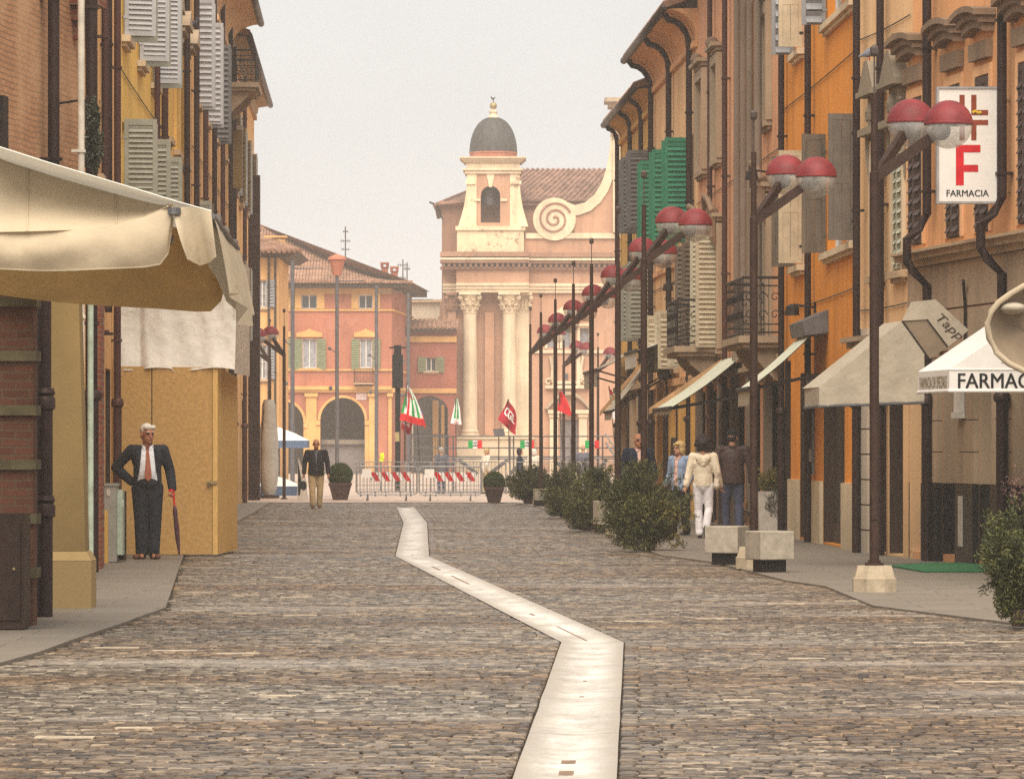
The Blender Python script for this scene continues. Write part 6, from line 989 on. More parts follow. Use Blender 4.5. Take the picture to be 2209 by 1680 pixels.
# ------------------------------------------------------------------ barriers, stage and flags on the square
def barrier(x0, x1, Y, label):
    t = thing('crowd_barrier', label, 'barrier', ((x0 + x1 - 2 * CX) / 2 * Y / FL, Y, .012), 'crowd barriers with striped boards'); k = Y / FL; a, c = (x0 - CX) * k, (x1 - CX) * k; m = MB(); r = .09; zb_, zt = .20, 1.0
    m.tube([(a + r, Y, zb_), (c - r, Y, zb_), (c - .02, Y, zb_ + .03), (c, Y, zb_ + r), (c, Y, zt - r), (c - .02, Y, zt - .03), (c - r, Y, zt), (a + r, Y, zt), (a + .02, Y, zt - .03), (a, Y, zt - r), (a, Y, zb_ + r), (a + .02, Y, zb_ + .03), (a + r, Y, zb_)], .021, 8); m.build('tube_frame', 'steel', t); m = MB(); n = 17
    for i in range(1, n): X = a + (c - a) * i / n; m.tube([(X, Y, zb_), (X, Y, zt)], .009, 5)
    for z in (.34, .46): m.tube([(a, Y, z), (c, Y, z)], .011, 5)
    m.build('infill_bars', 'steel', t)
    for s in (.18, .82): X = a + (c - a) * s; f_ = MB(); f_.tube([(X, Y + .25, .03), (X, Y - .02, zb_), (X - .02, Y - .30, .03)], .019, 6); f_.build('foot', 'steel_dark', t)
    bd = MB(); b0, b1 = a + (c - a) * .22, a + (c - a) * .9; z0, z1 = .58, .84; yb = Y + .05; bd.box((b0, yb, z0), (b1, yb + .03, z1)); B_ = bd.build('striped_board', 'flag_white', t); st = MB(); ns = 4
    for i in range(ns): w_ = (b1 - b0) / ns; X = b0 + i * w_; st.quad((X, yb - .004, z1), (X + w_ * .5, yb - .004, z1), (X + w_, yb - .004, z0), (X + w_ * .5, yb - .004, z0))
    st.build('red_stripes', 'ink_red', B_); MB().box((a + (c - a) * .09, Y - .035, .68), (a + (c - a) * .24, Y - .025, .93)).build('paper_notice', 'sign_white', t); return t
barrier(770, 900, 134, 'steel crowd barrier with red striped board, next to the topiary by the walking man'); barrier(904, 1040, 133.6, 'steel crowd barrier with red striped board, next to the small clipped ball')
def fence(x0, x1, Y, label, h=1.1):
    k = Y / FL; a, c = (x0 - CX) * k, (x1 - CX) * k; t = thing('railing_fence', label, 'barrier', ((a + c) / 2, Y, .012), 'linked railing panels before the stage'); m = MB(); m.tube([(a, Y, .15), (a, Y, h), (c, Y, h), (c, Y, .15), (a, Y, .15)], .022, 6); n = round((c - a) / .11); m.build('frame', 'steel', t); m = MB()
    for i in range(1, n): X = a + (c - a) * i / n; m.tube([(X, Y, .15), (X, Y, h)], .009, 4)
    m.build('bars', 'steel_dark', t)
    for X in (a + .15, c - .15): MB().tube([(X, Y + .3, .03), (X, Y, .16), (X, Y - .3, .03)], .02, 5).build('foot', 'steel_dark', t)
names = ['railing panel behind the first topiary', 'railing panel behind the striped board with the palazzo corner', 'railing panel under the black loudspeaker', 'railing panel under the arch gate', 'railing panel below the first church column', 'railing panel below the lectern stand', 'railing panel behind the small clipped ball', 'railing panel behind the feathery green shrub', 'railing panel behind the seventh lamp mast', 'railing panel behind the dark conifers', 'railing panel at the foot of the stage ramp']
for i, lb in enumerate(names): fence(768 + i * 54, 768 + i * 54 + 52, 147 + .4 * (i % 2), lb)
St = thing('stage_scaffold', 'scaffold stage with pipe railing, posts and diagonal braces in front of the church', 'stage', (0, 158, .012)); k = 158 / FL; sx = lambda x: (x - CX) * k; szz = lambda y: EYE + (HY - y) * k; m = MB()
for x in (885, 960, 978, 1100, 1108, 1170, 1232, 1300): m.tube([(sx(x), 158, .02), (sx(x), 158, szz(940))], .03, 6)
for y in (941, 966, 985): m.tube([(sx(880), 158, szz(y)), (sx(1348), 158, szz(y))], .022, 6)
m.build('rail_posts', 'steel_dark', St); m = MB(); m.box((sx(950), 158.1, szz(991)), (sx(1348), 164, szz(988))); m.build('deck', 'steel', St)
for xa, ya, xb, yb in ((880, 992, 920, 1022), (945, 1022, 985, 992), (990, 992, 1030, 1022), (1055, 1022, 1095, 992), (1100, 1022, 1130, 992), (1195, 992, 1240, 1030), (1270, 1030, 1310, 992)): MB().tube([(sx(xa), 157.9, max(.05, szz(ya))), (sx(xb), 157.9, max(.05, szz(yb)))], .06, 6).build('brace', 'steel_dark', St)
m = MB()
for i in range(5): m.box((sx(1306 + i * 10), 157.2, szz(956 + i * 16)), (sx(1318 + i * 10), 158.05, szz(954 + i * 16)))
m.tube([(sx(1304), 157.1, szz(935)), (sx(1350), 157.1, szz(1005))], .025, 6); m.tube([(sx(1306), 157.1, szz(956)), (sx(1356), 157.1, szz(1030))], .035, 6); m.build('stairs', 'steel', St)
def tricolour(x, label):
    Y = 157.9; t = thing('tricolour_banner', label, 'banner', (sx(x), Y, szz(968)), 'green white red banners on the stage railing'); x0, x1 = x - 15, x + 15
    for i, mt in enumerate(('flag_green', 'flag_white', 'flag_red')): a, c = x0 + 10 * i, x0 + 10 * (i + 1); gq = [[V((sx(a + (c - a) * j / 3), Y - .05 + .02 * math.sin(j + i * 3 + q), szz(950 + 17 * q))) for j in range(4)] for q in (0, .5, 1)]; sheet(MB(), gq).build(('green_band', 'white_band', 'red_band')[i], mt, t, fix=False)
    m = MB(); text(m, 'W', V((sx(x), Y - .09, szz(958))), (1, 0, 0), (0, 0, 1), .10, center=True, bold=.03); m.box((sx(x - 5), Y - .09, szz(962)), (sx(x + 6), Y - .085, szz(960))); m.build('lettering', 'ink_black', t)
tricolour(1025, 'green white red banner on the stage railing beneath the twin columns'); tricolour(1137, 'green white red banner crossed by the closest thin lamp masts'); tricolour(1277, 'green white red banner crossed by the fifth lamp mast')
def flag(label, Y, pole, quad, nu, nv, matfn, mats, wave=.10, words=None, thing_name='union_flag', wm=None):
    """quad: hoist top, fly top, fly bottom, hoist bottom on the survey; hangs in waves"""
    k = Y / FL; P = [at(x, y, Y) for x, y in quad]; base = at(pole[0][0], pole[0][1], Y); t = thing(thing_name, label, 'flag', tuple(base), 'union flags over the square'); m = MB(); m.tube([at(x, y, Y) for x, y in pole], .018, 6); m.build('staff', 'rod', t)
    def pt(u, v, o=0): p = P[0].lerp(P[1], u).lerp(P[3].lerp(P[2], u), v); return p + V((wave * .25 * math.sin(v * 5), math.sin(u * 6.5 + v * 3) * wave - o, wave * .4 * math.sin(u * 5 + 1) * (v - .3)))
    g = MB()
    for i in range(nu):
        for j in range(nv): g.quad(pt(i / nu, j / nv), pt((i + 1) / nu, j / nv), pt((i + 1) / nu, (j + 1) / nv), pt(i / nu, (j + 1) / nv), mi=matfn((i + .5) / nu, (j + .5) / nv))
    C_ = g.build('cloth', mats, t, smooth=True, fix=False)
    if words:
        for s, u0, v0, hh, ww, mt in words: m = MB(); text(m, s, (0, 0, 0), (1, 0, 0), (0, 0, 1), hh, ww, bold=.03, fn=lambda a, b: pt(u0 + a, v0 - b, .05)); m.build('lettering', mt, C_)
    return t
strp = lambda u, v: (1 if int(u * 9) % 2 == 0 else 0) if v < .8 else 2
flag('big striped green and white flag with red lettering by the loudspeaker', 150, [(874, 1000), (877, 826)], [(876, 827), (886, 840), (922, 918), (864, 908)], 24, 20, lambda u, v: (0 if v < .12 else (1, 0, 2, 0, 1, 0, 1, 0)[int(u * 7.99)] if v < .82 else 2), ['flag_white', 'flag_green', 'flag_red'], .12, [('CISL', .15, .32, .14, .6, 'flag_red')])
flag('drooping crimson flag with white lettering tangled under the big striped one', 150.4, [(872, 1000), (873, 870)], [(869, 898), (890, 905), (885, 938), (866, 925)], 8, 8, lambda u, v: 0, ['flag_crimson'], .08, [('CGIL', .1, .55, .3, .7, 'flag_white')])
flag('orange and red flag with violet edge blown out beneath the striped one', 150.8, [(905, 1000), (898, 860)], [(896, 862), (908, 885), (921, 925), (908, 908)], 8, 10, lambda u, v: (1 if v < .3 else 2 if v > .75 else 0), ['flag_red', 'flag_violet', 'flag_orange'], .08)
flag('slim green and white striped flag before the church corner', 155, [(984, 985), (983, 858)], [(981, 860), (987, 860), (997, 915), (973, 914)], 14, 14, lambda u, v: (0 if int(u * 5) % 2 == 0 else 1) if v < .78 else 0, ['flag_white', 'flag_green'], .06, [('CISL', .3, .98, .12, .5, 'flag_crimson')])
flag('crimson flag with white union letters before the second church column', 155, [(1098, 1000), (1097, 860)], [(1095, 860), (1112, 886), (1114, 938), (1075, 906)], 14, 14, lambda u, v: 0, ['flag_crimson'], .10, [('CGIL', .12, .62, .34, .74, 'flag_white')])
flag('plain bright red flag by the church door', 156, [(1214, 990), (1206, 846)], [(1205, 844), (1213, 846), (1238, 896), (1204, 888)], 10, 10, lambda u, v: 0, ['flag_red'], .10)
flag('green and white striped flag with a red tip beside the ochre house', 152, [(1330, 1000), (1314, 832)], [(1311, 832), (1326, 850), (1341, 910), (1322, 905)], 18, 18, lambda u, v: (2 if v < .2 and u < .6 else (0 if int((u + v) * 6) % 2 == 0 else 1) if v < .75 else 0), ['flag_white', 'flag_green', 'flag_red'], .10, [('CISL', .05, .2, .12, .5, 'flag_red')])
flag('crimson flag hanging low under the striped one beside the ochre house', 152.4, [(1336, 1000), (1328, 890)], [(1326, 900), (1340, 905), (1345, 942), (1332, 938)], 8, 8, lambda u, v: 0, ['flag_crimson'], .08)
# loudspeaker column on a lattice mast, stage monitor, parasols, boards
Ls = thing('loudspeaker', 'black loudspeaker column hung on a mast before the red palazzo', 'loudspeaker', ((858 - CX) * .0165, 165, .012)); k = 165 / FL; X = (858 - CX) * k; z = lambda y: EYE + (HY - y) * k; m = MB(); m.box((X - .19, 164.7, z(837)), (X + .19, 165.1, z(765))); m.box((X - .13, 164.75, z(764.9)), (X + .13, 165.05, z(745))); m.tube([(X - .3, 164.9, z(750)), (X + .3, 164.9, z(750))], .03, 6); m.build('cabinet', 'ink_black', Ls); m = MB(); m.tube([(X, 165, .02), (X, 165, z(837))], .10, 10); m.build('mast', 'ink_black', Ls, auto=40); m = MB(); m.box((X - .1, 164.85, z(952)), (X + .06, 164.9, z(932))); m.build('label_plate', 'brass', Ls)
Mo = thing('music_stand', 'dark flat panel on a thin stand in front of the second church column', 'stand', ((1076 - CX) * .0152, 152, .012)); k = 152 / FL; X = (1076 - CX) * k; z = lambda y: EYE + (HY - y) * k; m = MB(); m.prism([V((X + (a - 1076) * k, 152, z(b))) for a, b in ((1063, 925), (1087, 924), (1090, 942), (1067, 942))], V((0, .06, 0))); m.build('panel', 'steel_dark', Mo); m = MB(); m.tube([(X, 152.03, .02), (X, 152.03, z(942))], .02, 6); m.tube([(X - .25, 152, .03), (X, 152.03, .4), (X + .25, 152, .03)], .015, 5); m.build('stand_pole', 'iron', Mo)
Fp = thing('furled_parasol', 'tall furled beige parasol wrapped in cloth at the street end', 'parasol', ((580 - CX) * .0141, 141, .012)); k = 141 / FL; X = (580 - CX) * k; z = lambda y: EYE + (HY - y) * k; m = MB(); rows = []
for j in range(16):
    t = j / 15; r = (.16 + .10 * math.sin(math.pi * min(1, t * 1.2) ** .7) + (.03 if t > .5 else 0)) * (1 if t < .98 else .7); rows.append([V((X + (r + .035 * math.sin(i * 2.4 + t * 2)) * math.cos(i * math.pi / 8), 141 + r * math.sin(i * math.pi / 8), .12 + (z(862) - .12) * t)) for i in range(17)])
sheet(m, rows).build('furled_cloth', 'furled', Fp, smooth=True, fix=False); m = MB(); m.tube([(X, 141, .02), (X, 141, z(858))], .04, 8); m.lathe([(.32, .015), (.32, .1), (.06, .12)], (X, 141, 0), 12); m.tube([(X - .22, 140.9, .03), (X - .20, 140.9, z(945)), (X - .14, 140.9, z(870))], .025, 6); m.build('pole', 'wood_dark', Fp)
def stall(x0, x1, ytop, yed, yb, Y, label):
    k = Y / FL; t = thing('market_parasol', label, 'parasol', ((x0 + x1 - 2 * CX) / 2 * k, Y, .012), 'white market parasols with blue fascias'); a, c = (x0 - CX) * k, (x1 - CX) * k; z = lambda y: EYE + (HY - y) * k; cxm = (a + c) / 2; h = (c - a) / 2; m = MB(); m.lathe([(h * 1.35, z(yed)), (h * .7, z((ytop + yed) / 2 - 2)), (.05, z(ytop))], (cxm, Y, 0), 4, sq=True); m.build('canopy', 'canvas_white', t); m = MB(); q = h * .954
    m.box((cxm - q, Y - q, z(yb)), (cxm + q, Y - q + .03, z(yed))); m.box((cxm + q - .03, Y - q + .03, z(yb)), (cxm + q, Y + q, z(yed))); m.build('fascia', 'market_blue', t); MB().tube([(cxm, Y, .02), (cxm, Y, z(ytop) - .05)], .05, 8).build('pole', 'pole_grey', t)
stall(535, 668, 922, 950, 966, 190, 'white market parasol with blue fascia, the upper of two'); stall(520, 652, 1024, 1048, 1078, 150, 'low white canopy with blue fascia behind the furled parasol')
Bd = thing('leaning_board', 'upright pale board with a dark round picture, behind the walking man', 'board', ((648 - CX) * .0135, 135, .012)); k = 135 / FL; bp = lambda x, y, o=0: V(((x - CX) * k, 135 - o, max(.02, EYE + (HY - y) * k))); MB().prism([bp(641, 1078), bp(664, 1078), bp(660, 1032), (bp(643, 985))], V((0, .06, 0))).build('panel', 'planter_white', Bd); m = MB(); m.prism([bp(643, 1068, .01), bp(647, 1068, .01), bp(651, 1040, .01), bp(643, 995, .01)], V((0, .005, 0))); m.prism([bp(655 + 7 * math.cos(t), 1047 + 10 * math.sin(t), .015) for t in np.linspace(0, 6.28, 13)[:-1]], V((0, .004, 0))); m.build('dark_picture', 'ink_black', Bd)
Pk = thing('dark_post_board', 'dark slanted board leaning between navy jacketed man and blonde woman', 'board', (2.9, 86, .02)); k = 86 / FL; bp = lambda x, y: V(((x - CX) * k, 86, max(.03, EYE + (HY - y) * k))); MB().prism([bp(1436, 1160), bp(1452, 1160), bp(1458, 944), bp(1448, 943), ], V((0, .05, 0))).build('panel', 'wood_dark', Pk); MB().prism([bp(1449, 1150) + V((0, -.01, 0)), bp(1452, 1150) + V((0, -.01, 0)), bp(1459, 946) + V((0, -.01, 0)), bp(1456, 946) + V((0, -.01, 0))], V((0, -.03, 0))).build('batten', 'brown_panel', Pk)
Hs = thing('blank_hanging_sign', 'blank olive beige box sign hung high on the tall ochre house', 'sign', (-6.95, 117, 9)); a, c = at(486, 406, 117), at(522, 281, 117); MB().box((a.x, 117, a.z), (c.x, 117.18, c.z)).build('panel', 'canvas_inside' if False else 'buttress', Hs); MB().box((a.x + .28, 116.98, c.z + .003), (c.x + .02, 117.2, c.z + .12)).build('cap', 'planter_white', Hs); MB().tube([(a.x - .3, 117.09, c.z - .2), (a.x, 117.09, c.z - .2)], .02, 6).tube([(a.x - .3, 117.09, a.z + .2), (a.x, 117.09, a.z + .2)], .02, 6).build('bracket', 'iron', Hs)
# ------------------------------------------------------------------ people
simple('skin', (.42, .22, .14), .55, 0, .12, 9); simple('skin_ruddy', (.36, .155, .09), .55, 0, .15, 9); cloth('suit_navy', (.022, .023, .030), .9, .2, .9); cloth('shirt_white', (.66, .67, .72), .9, .2, .9); simple('tie_red', (.28, .085, .045), .6, 0, .4, 40); simple('shoe_brown', (.11, .045, .025), .4); simple('shoe_black', (.015, .013, .013), .4)
cloth('jacket_dark', (.016, .013, .017), .9, .2, .9); cloth('khaki', (.46, .33, .18), .9, .2, .9); cloth('navy_coat', (.013, .018, .036), .9, .2, .9); cloth('denim_light', (.20, .26, .38), .9, .2, .9); cloth('denim_dark', (.055, .06, .10), .9, .2, .9); cloth('hoodie_cream', (.66, .57, .44), .9, .2, .9); cloth('white_trousers', (.66, .63, .66), .9, .2, .9); cloth('leather_brown', (.052, .030, .028), .5, .3, .9); cloth('black_cloth', (.012, .011, .013), .9, .2, .9); cloth('top_pink', (.55, .35, .30), .9, .2, .9); simple('bag_cream', (.60, .52, .42), .7)
simple('hair_white', (.56, .52, .46), .8, 0, .25, 40); simple('hair_grey', (.30, .27, .24), .8, 0, .25, 40); simple('hair_blonde', (.42, .29, .13), .7, 0, .3, 40); simple('hair_dark', (.022, .013, .013), .7, 0, .4, 40); simple('eye_dark', (.03, .02, .018), .3); simple('lip', (.30, .11, .09), .5); simple('umbrella_plum', (.07, .028, .04), .7, 0, .3, 20); cloth('grey_coat', (.10, .10, .125), .9, .2, .9); cloth('light_coat', (.55, .48, .40), .9, .2, .9)
def hand(w, d, side, curl=.35, s=1.0):
    """palm, four fingers and a thumb; side = direction the thumb lies on"""
    w, d, t = V(w), V(d).normalized(), V(side).normalized(); n = d.cross(t).normalized(); sh = [('c', w, w + d * .085 * s, .026 * s, .036 * s, .9)]
    for i, (o, L) in enumerate(((.030, .072), (.010, .082), (-.010, .076), (-.029, .058))):
        b = w + d * .088 * s + t * o * s; m = b + (d * math.cos(curl) + n * math.sin(curl)) * L * .55 * s; e = m + (d * math.cos(curl * 2.3) + n * math.sin(curl * 2.3)) * L * .5 * s; sh += [('c', b, m, .0105 * s, .0095 * s), ('c', m, e, .0095 * s, .008 * s)]
    b = w + d * .03 * s + t * .03 * s; m = b + (d * .6 + t * .75 + n * .2).normalized() * .045 * s; sh += [('c', b, m, .014 * s, .011 * s), ('c', m, m + (d * .9 + n * .4).normalized() * .035 * s, .011 * s, .009 * s)]; return sh
def person(label, loc, yaw, H, o, cat='person', fine=True):
    """local frame: faces -y, z up.  o: pose and clothes"""
    k = H / 1.75; t = thing('person', label, cat, (0, 0, 0), None); G = lambda *a: V(a) * k; wd = o.get('w', 1.0); bl = o.get('belly', 0)
    lean = o.get('lean', 0); SHX = .185 * wd; shl, shr = G(SHX, .01 + lean, 1.43), G(-SHX, .01 + lean, 1.43); J = {'eL': (.25 * wd, .04, 1.15), 'wL': (.27 * wd, -.02, .90), 'eR': (-.25 * wd, .04, 1.15), 'wR': (-.27 * wd, -.02, .90), 'kL': (.10, -.02, .50), 'aL': (.10, .02, .09), 'kR': (-.10, -.02, .50), 'aR': (-.10, .02, .09)}; J.update(o.get('pose', {})); J = {a: G(*b) for a, b in J.items()}
    hipL, hipR = G(.088, 0, .93), G(-.088, 0, .93); hy = R(o.get('head', 0)); rot = Matrix.Rotation(hy, 3, 'Z') @ Matrix.Rotation(R(o.get('nod', 0)), 3, 'X'); hc = G(0, -.015 + lean * 1.3, 1.635); k0 = k; hs = o.get('hs', 1.12); hv = lambda x, y, z: hc + rot @ (V((x, y, z)) * k0 * hs)
    # one continuous body: skull, jaw, nose, ears, neck, trunk, limbs, hands
    sh = [('e', hv(0, .012, .028), (.074 * k * hs, .092 * k * hs, .092 * k * hs), rot), ('e', hv(0, -.026, -.048), (.056 * k * hs, .062 * k * hs, .066 * k * hs), rot), ('c', hv(0, -.088, .005), hv(0, -.108, -.028), .012 * k, .017 * k), ('e', hv(0, -.076, -.088), (.026 * k, .022 * k, .02 * k)), ('c', hv(-.04, -.075, .028), hv(.04, -.075, .028), .014 * k, .014 * k), ('e', hv(.076, .012, -.012), (.011 * k, .02 * k, .032 * k), rot), ('e', hv(-.076, .012, -.012), (.011 * k, .02 * k, .032 * k), rot), ('c', hv(-.018, -.088, -.058), hv(.018, -.088, -.058), .009 * k, .009 * k), ('c', G(0, .015 + lean, 1.42), hv(0, .02, -.04), .062 * k, .055 * k)]
    sh += [('e', G(0, lean, 1.30), (.155 * wd * k, .10 * k, .16 * k)), ('c', G(0, .0 + lean * .5, 1.22), G(0, 0, .98), .12 * k, .125 * k, .85), ('c', shl, shr, .052 * k, .052 * k)]
    for S_, e, w_, hp, kn, an in ((shl, 'eL', 'wL', hipL, 'kL', 'aL'), (shr, 'eR', 'wR', hipR, 'kR', 'aR')):
        sg = 1 if e == 'eL' else -1; sh += [('c', S_, J[e], .047 * k, .036 * k), ('c', J[e], J[w_], .036 * k, .025 * k), ('c', hp, J[kn], .078 * k, .050 * k), ('c', J[kn], J[an], .050 * k, .036 * k), ('c', J[an] + G(0, .03, -.04), J[an] + G(0, -.12, -.055), .034 * k, .028 * k)]
        hd = o.get('h' + e[1]); d, sd, cu = hd if hd else ((J[w_] - J[e]).normalized(), (0, -1, 0), .4)
        if not o.get('hide' + e[1]): sh += hand(J[w_], d, sd, cu, k)
    blob(sh, .0085 if fine else .014, 'body', o.get('skin', 'skin'), t, 3)
    # face marks, hair
    if o.get('face', True):
        for s in (-1, 1): MB().ball(hv(s * .030, -.0835, .008), .009 * k, 8).build('eye', 'eye_dark', t, smooth=True)
        MB().ball(hv(0, -.0985, -.058), (.020 * k, .006 * k, .005 * k), 8).build('mouth', 'lip', t, smooth=True)
        m = MB(); [m.tube([hv(s * .014, -.094, .030), hv(s * .032, -.093, .036), hv(s * .05, -.080, .030)], .006 * k, 5) for s in (-1, 1)]; m.build('eyebrows', o['hair'][1], t)
    st, hm = o['hair']; q = []; k = 1.0 * k0 * hs
    if st == 'short': q = [('e', hv(0, .026, .046), (.081 * k, .094 * k, .086 * k), rot), ('c', hv(-.05, -.055, .085), hv(.05, -.055, .085), .028 * k, .028 * k), ('e', hv(0, .06, -.02), (.066 * k, .05 * k, .06 * k), rot)]
    if st == 'bald': q = [('c', hv(.074, .03, .0), hv(.05, .085, .0), .016 * k, .02 * k), ('c', hv(-.074, .03, .0), hv(-.05, .085, .0), .016 * k, .02 * k), ('c', hv(.05, .085, .0), hv(-.05, .085, .0), .02 * k, .02 * k)]
    if st == 'bob': q = [('e', hv(0, .022, .04), (.094 * k, .108 * k, .094 * k), rot), ('e', hv(.066, .02, -.035), (.034 * k, .06 * k, .08 * k), rot), ('e', hv(-.066, .02, -.035), (.034 * k, .06 * k, .08 * k), rot), ('e', hv(0, .07, -.03), (.075 * k, .05 * k, .085 * k), rot), ('c', hv(-.05, -.07, .065), hv(.05, -.07, .07), .022 * k, .022 * k)]
    if st == 'afro':
        g = random.Random(5); q = [('e', hv(0, .02, .03), (.135 * k, .135 * k, .13 * k), rot)] + [('e', hv(*(V((g.gauss(0, 1), g.gauss(0, 1) + .3, g.gauss(0, 1) + .1)).normalized() * .115 + V((0, .02, .03)))), (.035 * k,) * 3) for _ in range(46)]
    if st == 'cap': q = [('e', hv(0, .012, .06), (.088 * k, .102 * k, .07 * k), rot), ('e', hv(0, -.105, .045), (.07 * k, .06 * k, .010 * k), rot)]; blob([('e', hv(0, .045, -.01), (.08 * k, .065 * k, .06 * k), rot)], .012, 'hair', 'hair_dark', t)
    if q: cutf = None if st in ('cap', 'bald', 'afro') else (lambda p, n: (rot.transposed() @ (p - hc)).y < -.052 * k and (rot.transposed() @ (p - hc)).z < .052 * k and abs((rot.transposed() @ (p - hc)).x) < .064 * k); blob(q, .009, 'cap' if st == 'cap' else 'hair', hm, t, 2, cut=cutf)
    k = k0
    # trousers
    tr = o['trousers']; bg_ = o.get('baggy', 1.0); fl = o.get('flare', 1.0) * bg_; q = [('c', G(0, 0, 1.02 + o.get('waist', 0)), G(0, .01, .93), .135 * wd * k, .15 * wd * k, .86), ('c', hipL, hipR, .10 * wd * k, .10 * wd * k), ('e', G(0, -.04 * bl, 1.0), (.14 * wd * k, (.12 + .05 * bl) * k, .10 * k))]
    for hp, kn, an in ((hipL, 'kL', 'aL'), (hipR, 'kR', 'aR')): A = J[an] + (J[kn] - J[an]).normalized() * .035 * k; q += [('c', hp, J[kn], .102 * wd * k * bg_ ** .5, .074 * k * bg_), ('c', J[kn], A, .074 * k * bg_, .066 * k * fl), ('c', A + G(0, 0, -.005), A + G(0, .012, -.03), .066 * k * fl, .068 * k * fl)]
    blob(q, .012, 'trousers', tr, t, 3)
    for an, kn in (('aL', 'kL'), ('aR', 'kR')): a = J[an]; dn = (a - J[kn]).normalized(); fw = V((0, -1, 0)) + V((0, 0, min(0, dn.z + .97) * 0)); ft = o.get('toe' + an[1], (0, -1, 0)); ft = V(ft).normalized(); blob([('c', a + dn * .055 * k - ft * .03 * k, a + dn * .055 * k + ft * .15 * k, .042 * k, .036 * k), ('c', a, a + dn * .05 * k, .046 * k, .046 * k), ('e', a + dn * .06 * k + ft * .15 * k, (.044 * k, .05 * k, .032 * k))], .011, 'shoe', o.get('shoes', 'shoe_black'), t, 2)
    # shirt and jacket
    def torso(r, hem, sleeve, top=1.435, sl_end=.97):
        q = [('e', G(0, lean, 1.31), ((.178 + r) * wd * k, (.118 + r + .02 * bl) * k, .175 * k)), ('c', shl - G(.02, 0, .0), shr + G(.02, 0, 0), (.056 + r) * k, (.056 + r) * k), ('c', G(0, lean * .6 - .012 * bl, 1.24), G(0, -.03 * bl, hem + .14), (.15 + r) * wd * k, (.155 + r) * wd * k, .82 + .1 * bl), ('c', G(0, -.02 * bl, hem + .16), G(0, -.005, hem + .02), (.157 + r) * wd * k, (.162 + r) * wd * k, .84)]
        if sleeve:
            for S_, e, w_ in ((shl, 'eL', 'wL'), (shr, 'eR', 'wR')): q += [('c', S_, J[e], (.062 + r) * k, (.053 + r) * k), ('c', J[e], J[e].lerp(J[w_], sl_end), (.053 + r) * k, (.044 + r) * k)]
        return q
    hem = o.get('hem', .80); op = o.get('open'); low = lambda p, n: p.z < (hem + .01) * k and abs(p.x) < .205 * wd * k
    if o.get('shirt'): blob(torso(-.004, o.get('shirt_hem', .98), False), .012, 'shirt', o['shirt'], t, 3); m = MB(); [m.hexa([G(s * .004, -.075 + lean, 1.452), G(s * .055, -.062 + lean, 1.49), G(s * .075, -.03 + lean, 1.50), G(s * .05, -.068 + lean, 1.425), G(s * .004, -.095 + lean, 1.448), G(s * .058, -.08 + lean, 1.488), G(s * .082, -.04 + lean, 1.50), G(s * .052, -.098 + lean, 1.422)]) for s in (-1, 1)]; m.build('collar', o['shirt'], t)
    cut = low
    if op: cut = lambda p, n: low(p, n) or (p.y < -.02 * k and p.z < 1.50 * k and (op[0] + (op[1] - op[0]) * max(0, min(1, (1.46 - p.z / k) / .5))) * k > abs(p.x + op[2] * k))
    blob(torso(.014, hem, True), .0115, o.get('jname', 'jacket'), o['jacket'], t, 3, cut=cut, thick=.012 if op else 0)
    if o.get('lapels'):
        m = MB()
        for s in (-1, 1): m.hexa([G(s * (.075 + .0), -.075, 1.47), G(s * .135, -.085, 1.42), G(s * .15, -.135, 1.30), G(s * .11, -.15, 1.12), G(s * .075, -.085, 1.475), G(s * .138, -.098, 1.422), G(s * .155, -.15, 1.30), G(s * .112, -.163, 1.12)])
        m.build('lapels', o['jacket'], t)
    if o.get('collar'): m = MB(); m.lathe([(.070 * k, 0), (.085 * k, .02 * k), (.078 * k, .055 * k), (.066 * k, .05 * k)], G(0, .012 + lean, 1.455), 14); m.build('collar', o['jacket'], t, smooth=True)
    t.location = loc; t.rotation_euler = (0, 0, R(yaw)); WL[t.name] = V((0, 0, 0)); return t, G, J
PZ = .021
def ppos(x, Y, z=PZ): return ((x - CX) * Y / FL, Y, z)
# the elderly man in the dark suit: hand on hip, umbrella as a cane
p, G, J = person('elderly man in dark suit and red tie, hand on hip, leaning on an umbrella', ppos(318, 62.6), 6, 1.80, dict(w=1.12, belly=.8, pose={'eR': (-.41, .10, 1.20), 'wR': (-.205, .09, 1.01), 'eL': (.295, .03, 1.16), 'wL': (.325, -.10, .925), 'kR': (-.085, -.02, .50), 'aR': (-.075, .02, .09), 'kL': (.095, -.04, .50), 'aL': (.08, -.02, .09)}, baggy=1.22, hR=((.5, .25, -.5), (0, -1, .2), .5), hL=((.05, -.25, -1), (-.2, -1, .1), 1.15), toeR=(-.55, -.85, 0), toeL=(.35, -.95, 0), head=24, nod=4, skin='skin_ruddy', hair=('short', 'hair_white'), trousers='suit_navy', jacket='suit_navy', shirt='shirt_white', shirt_hem=.99, hem=.80, open=(.08, .155, 0), shoes='shoe_brown', lapels=True, waist=.03))
m = MB(); m.hexa([G(-.018, -.105, 1.44), G(.018, -.105, 1.44), G(.018, -.09, 1.44), G(-.018, -.09, 1.44), G(-.025, -.115, 1.475), G(.025, -.115, 1.475), G(.025, -.09, 1.475), G(-.025, -.09, 1.475)]); m.add([G(-.016, -.112, 1.44), G(.016, -.112, 1.44), G(.046, -.190, 1.16), G(.052, -.202, 1.07), G(.006, -.205, 1.015), G(-.042, -.202, 1.07), G(-.036, -.190, 1.16), G(-.026, -.150, 1.30), G(.030, -.150, 1.30)], [(0, 1, 8, 7), (7, 8, 2, 6), (6, 2, 3, 5), (5, 3, 4)]); m.build('tie', 'tie_red', p)
MB().tube([G(-.16, -.105, .985), G(0, -.150, .985), G(.16, -.105, .985)], .012, 6).build('belt', 'shoe_black', p)
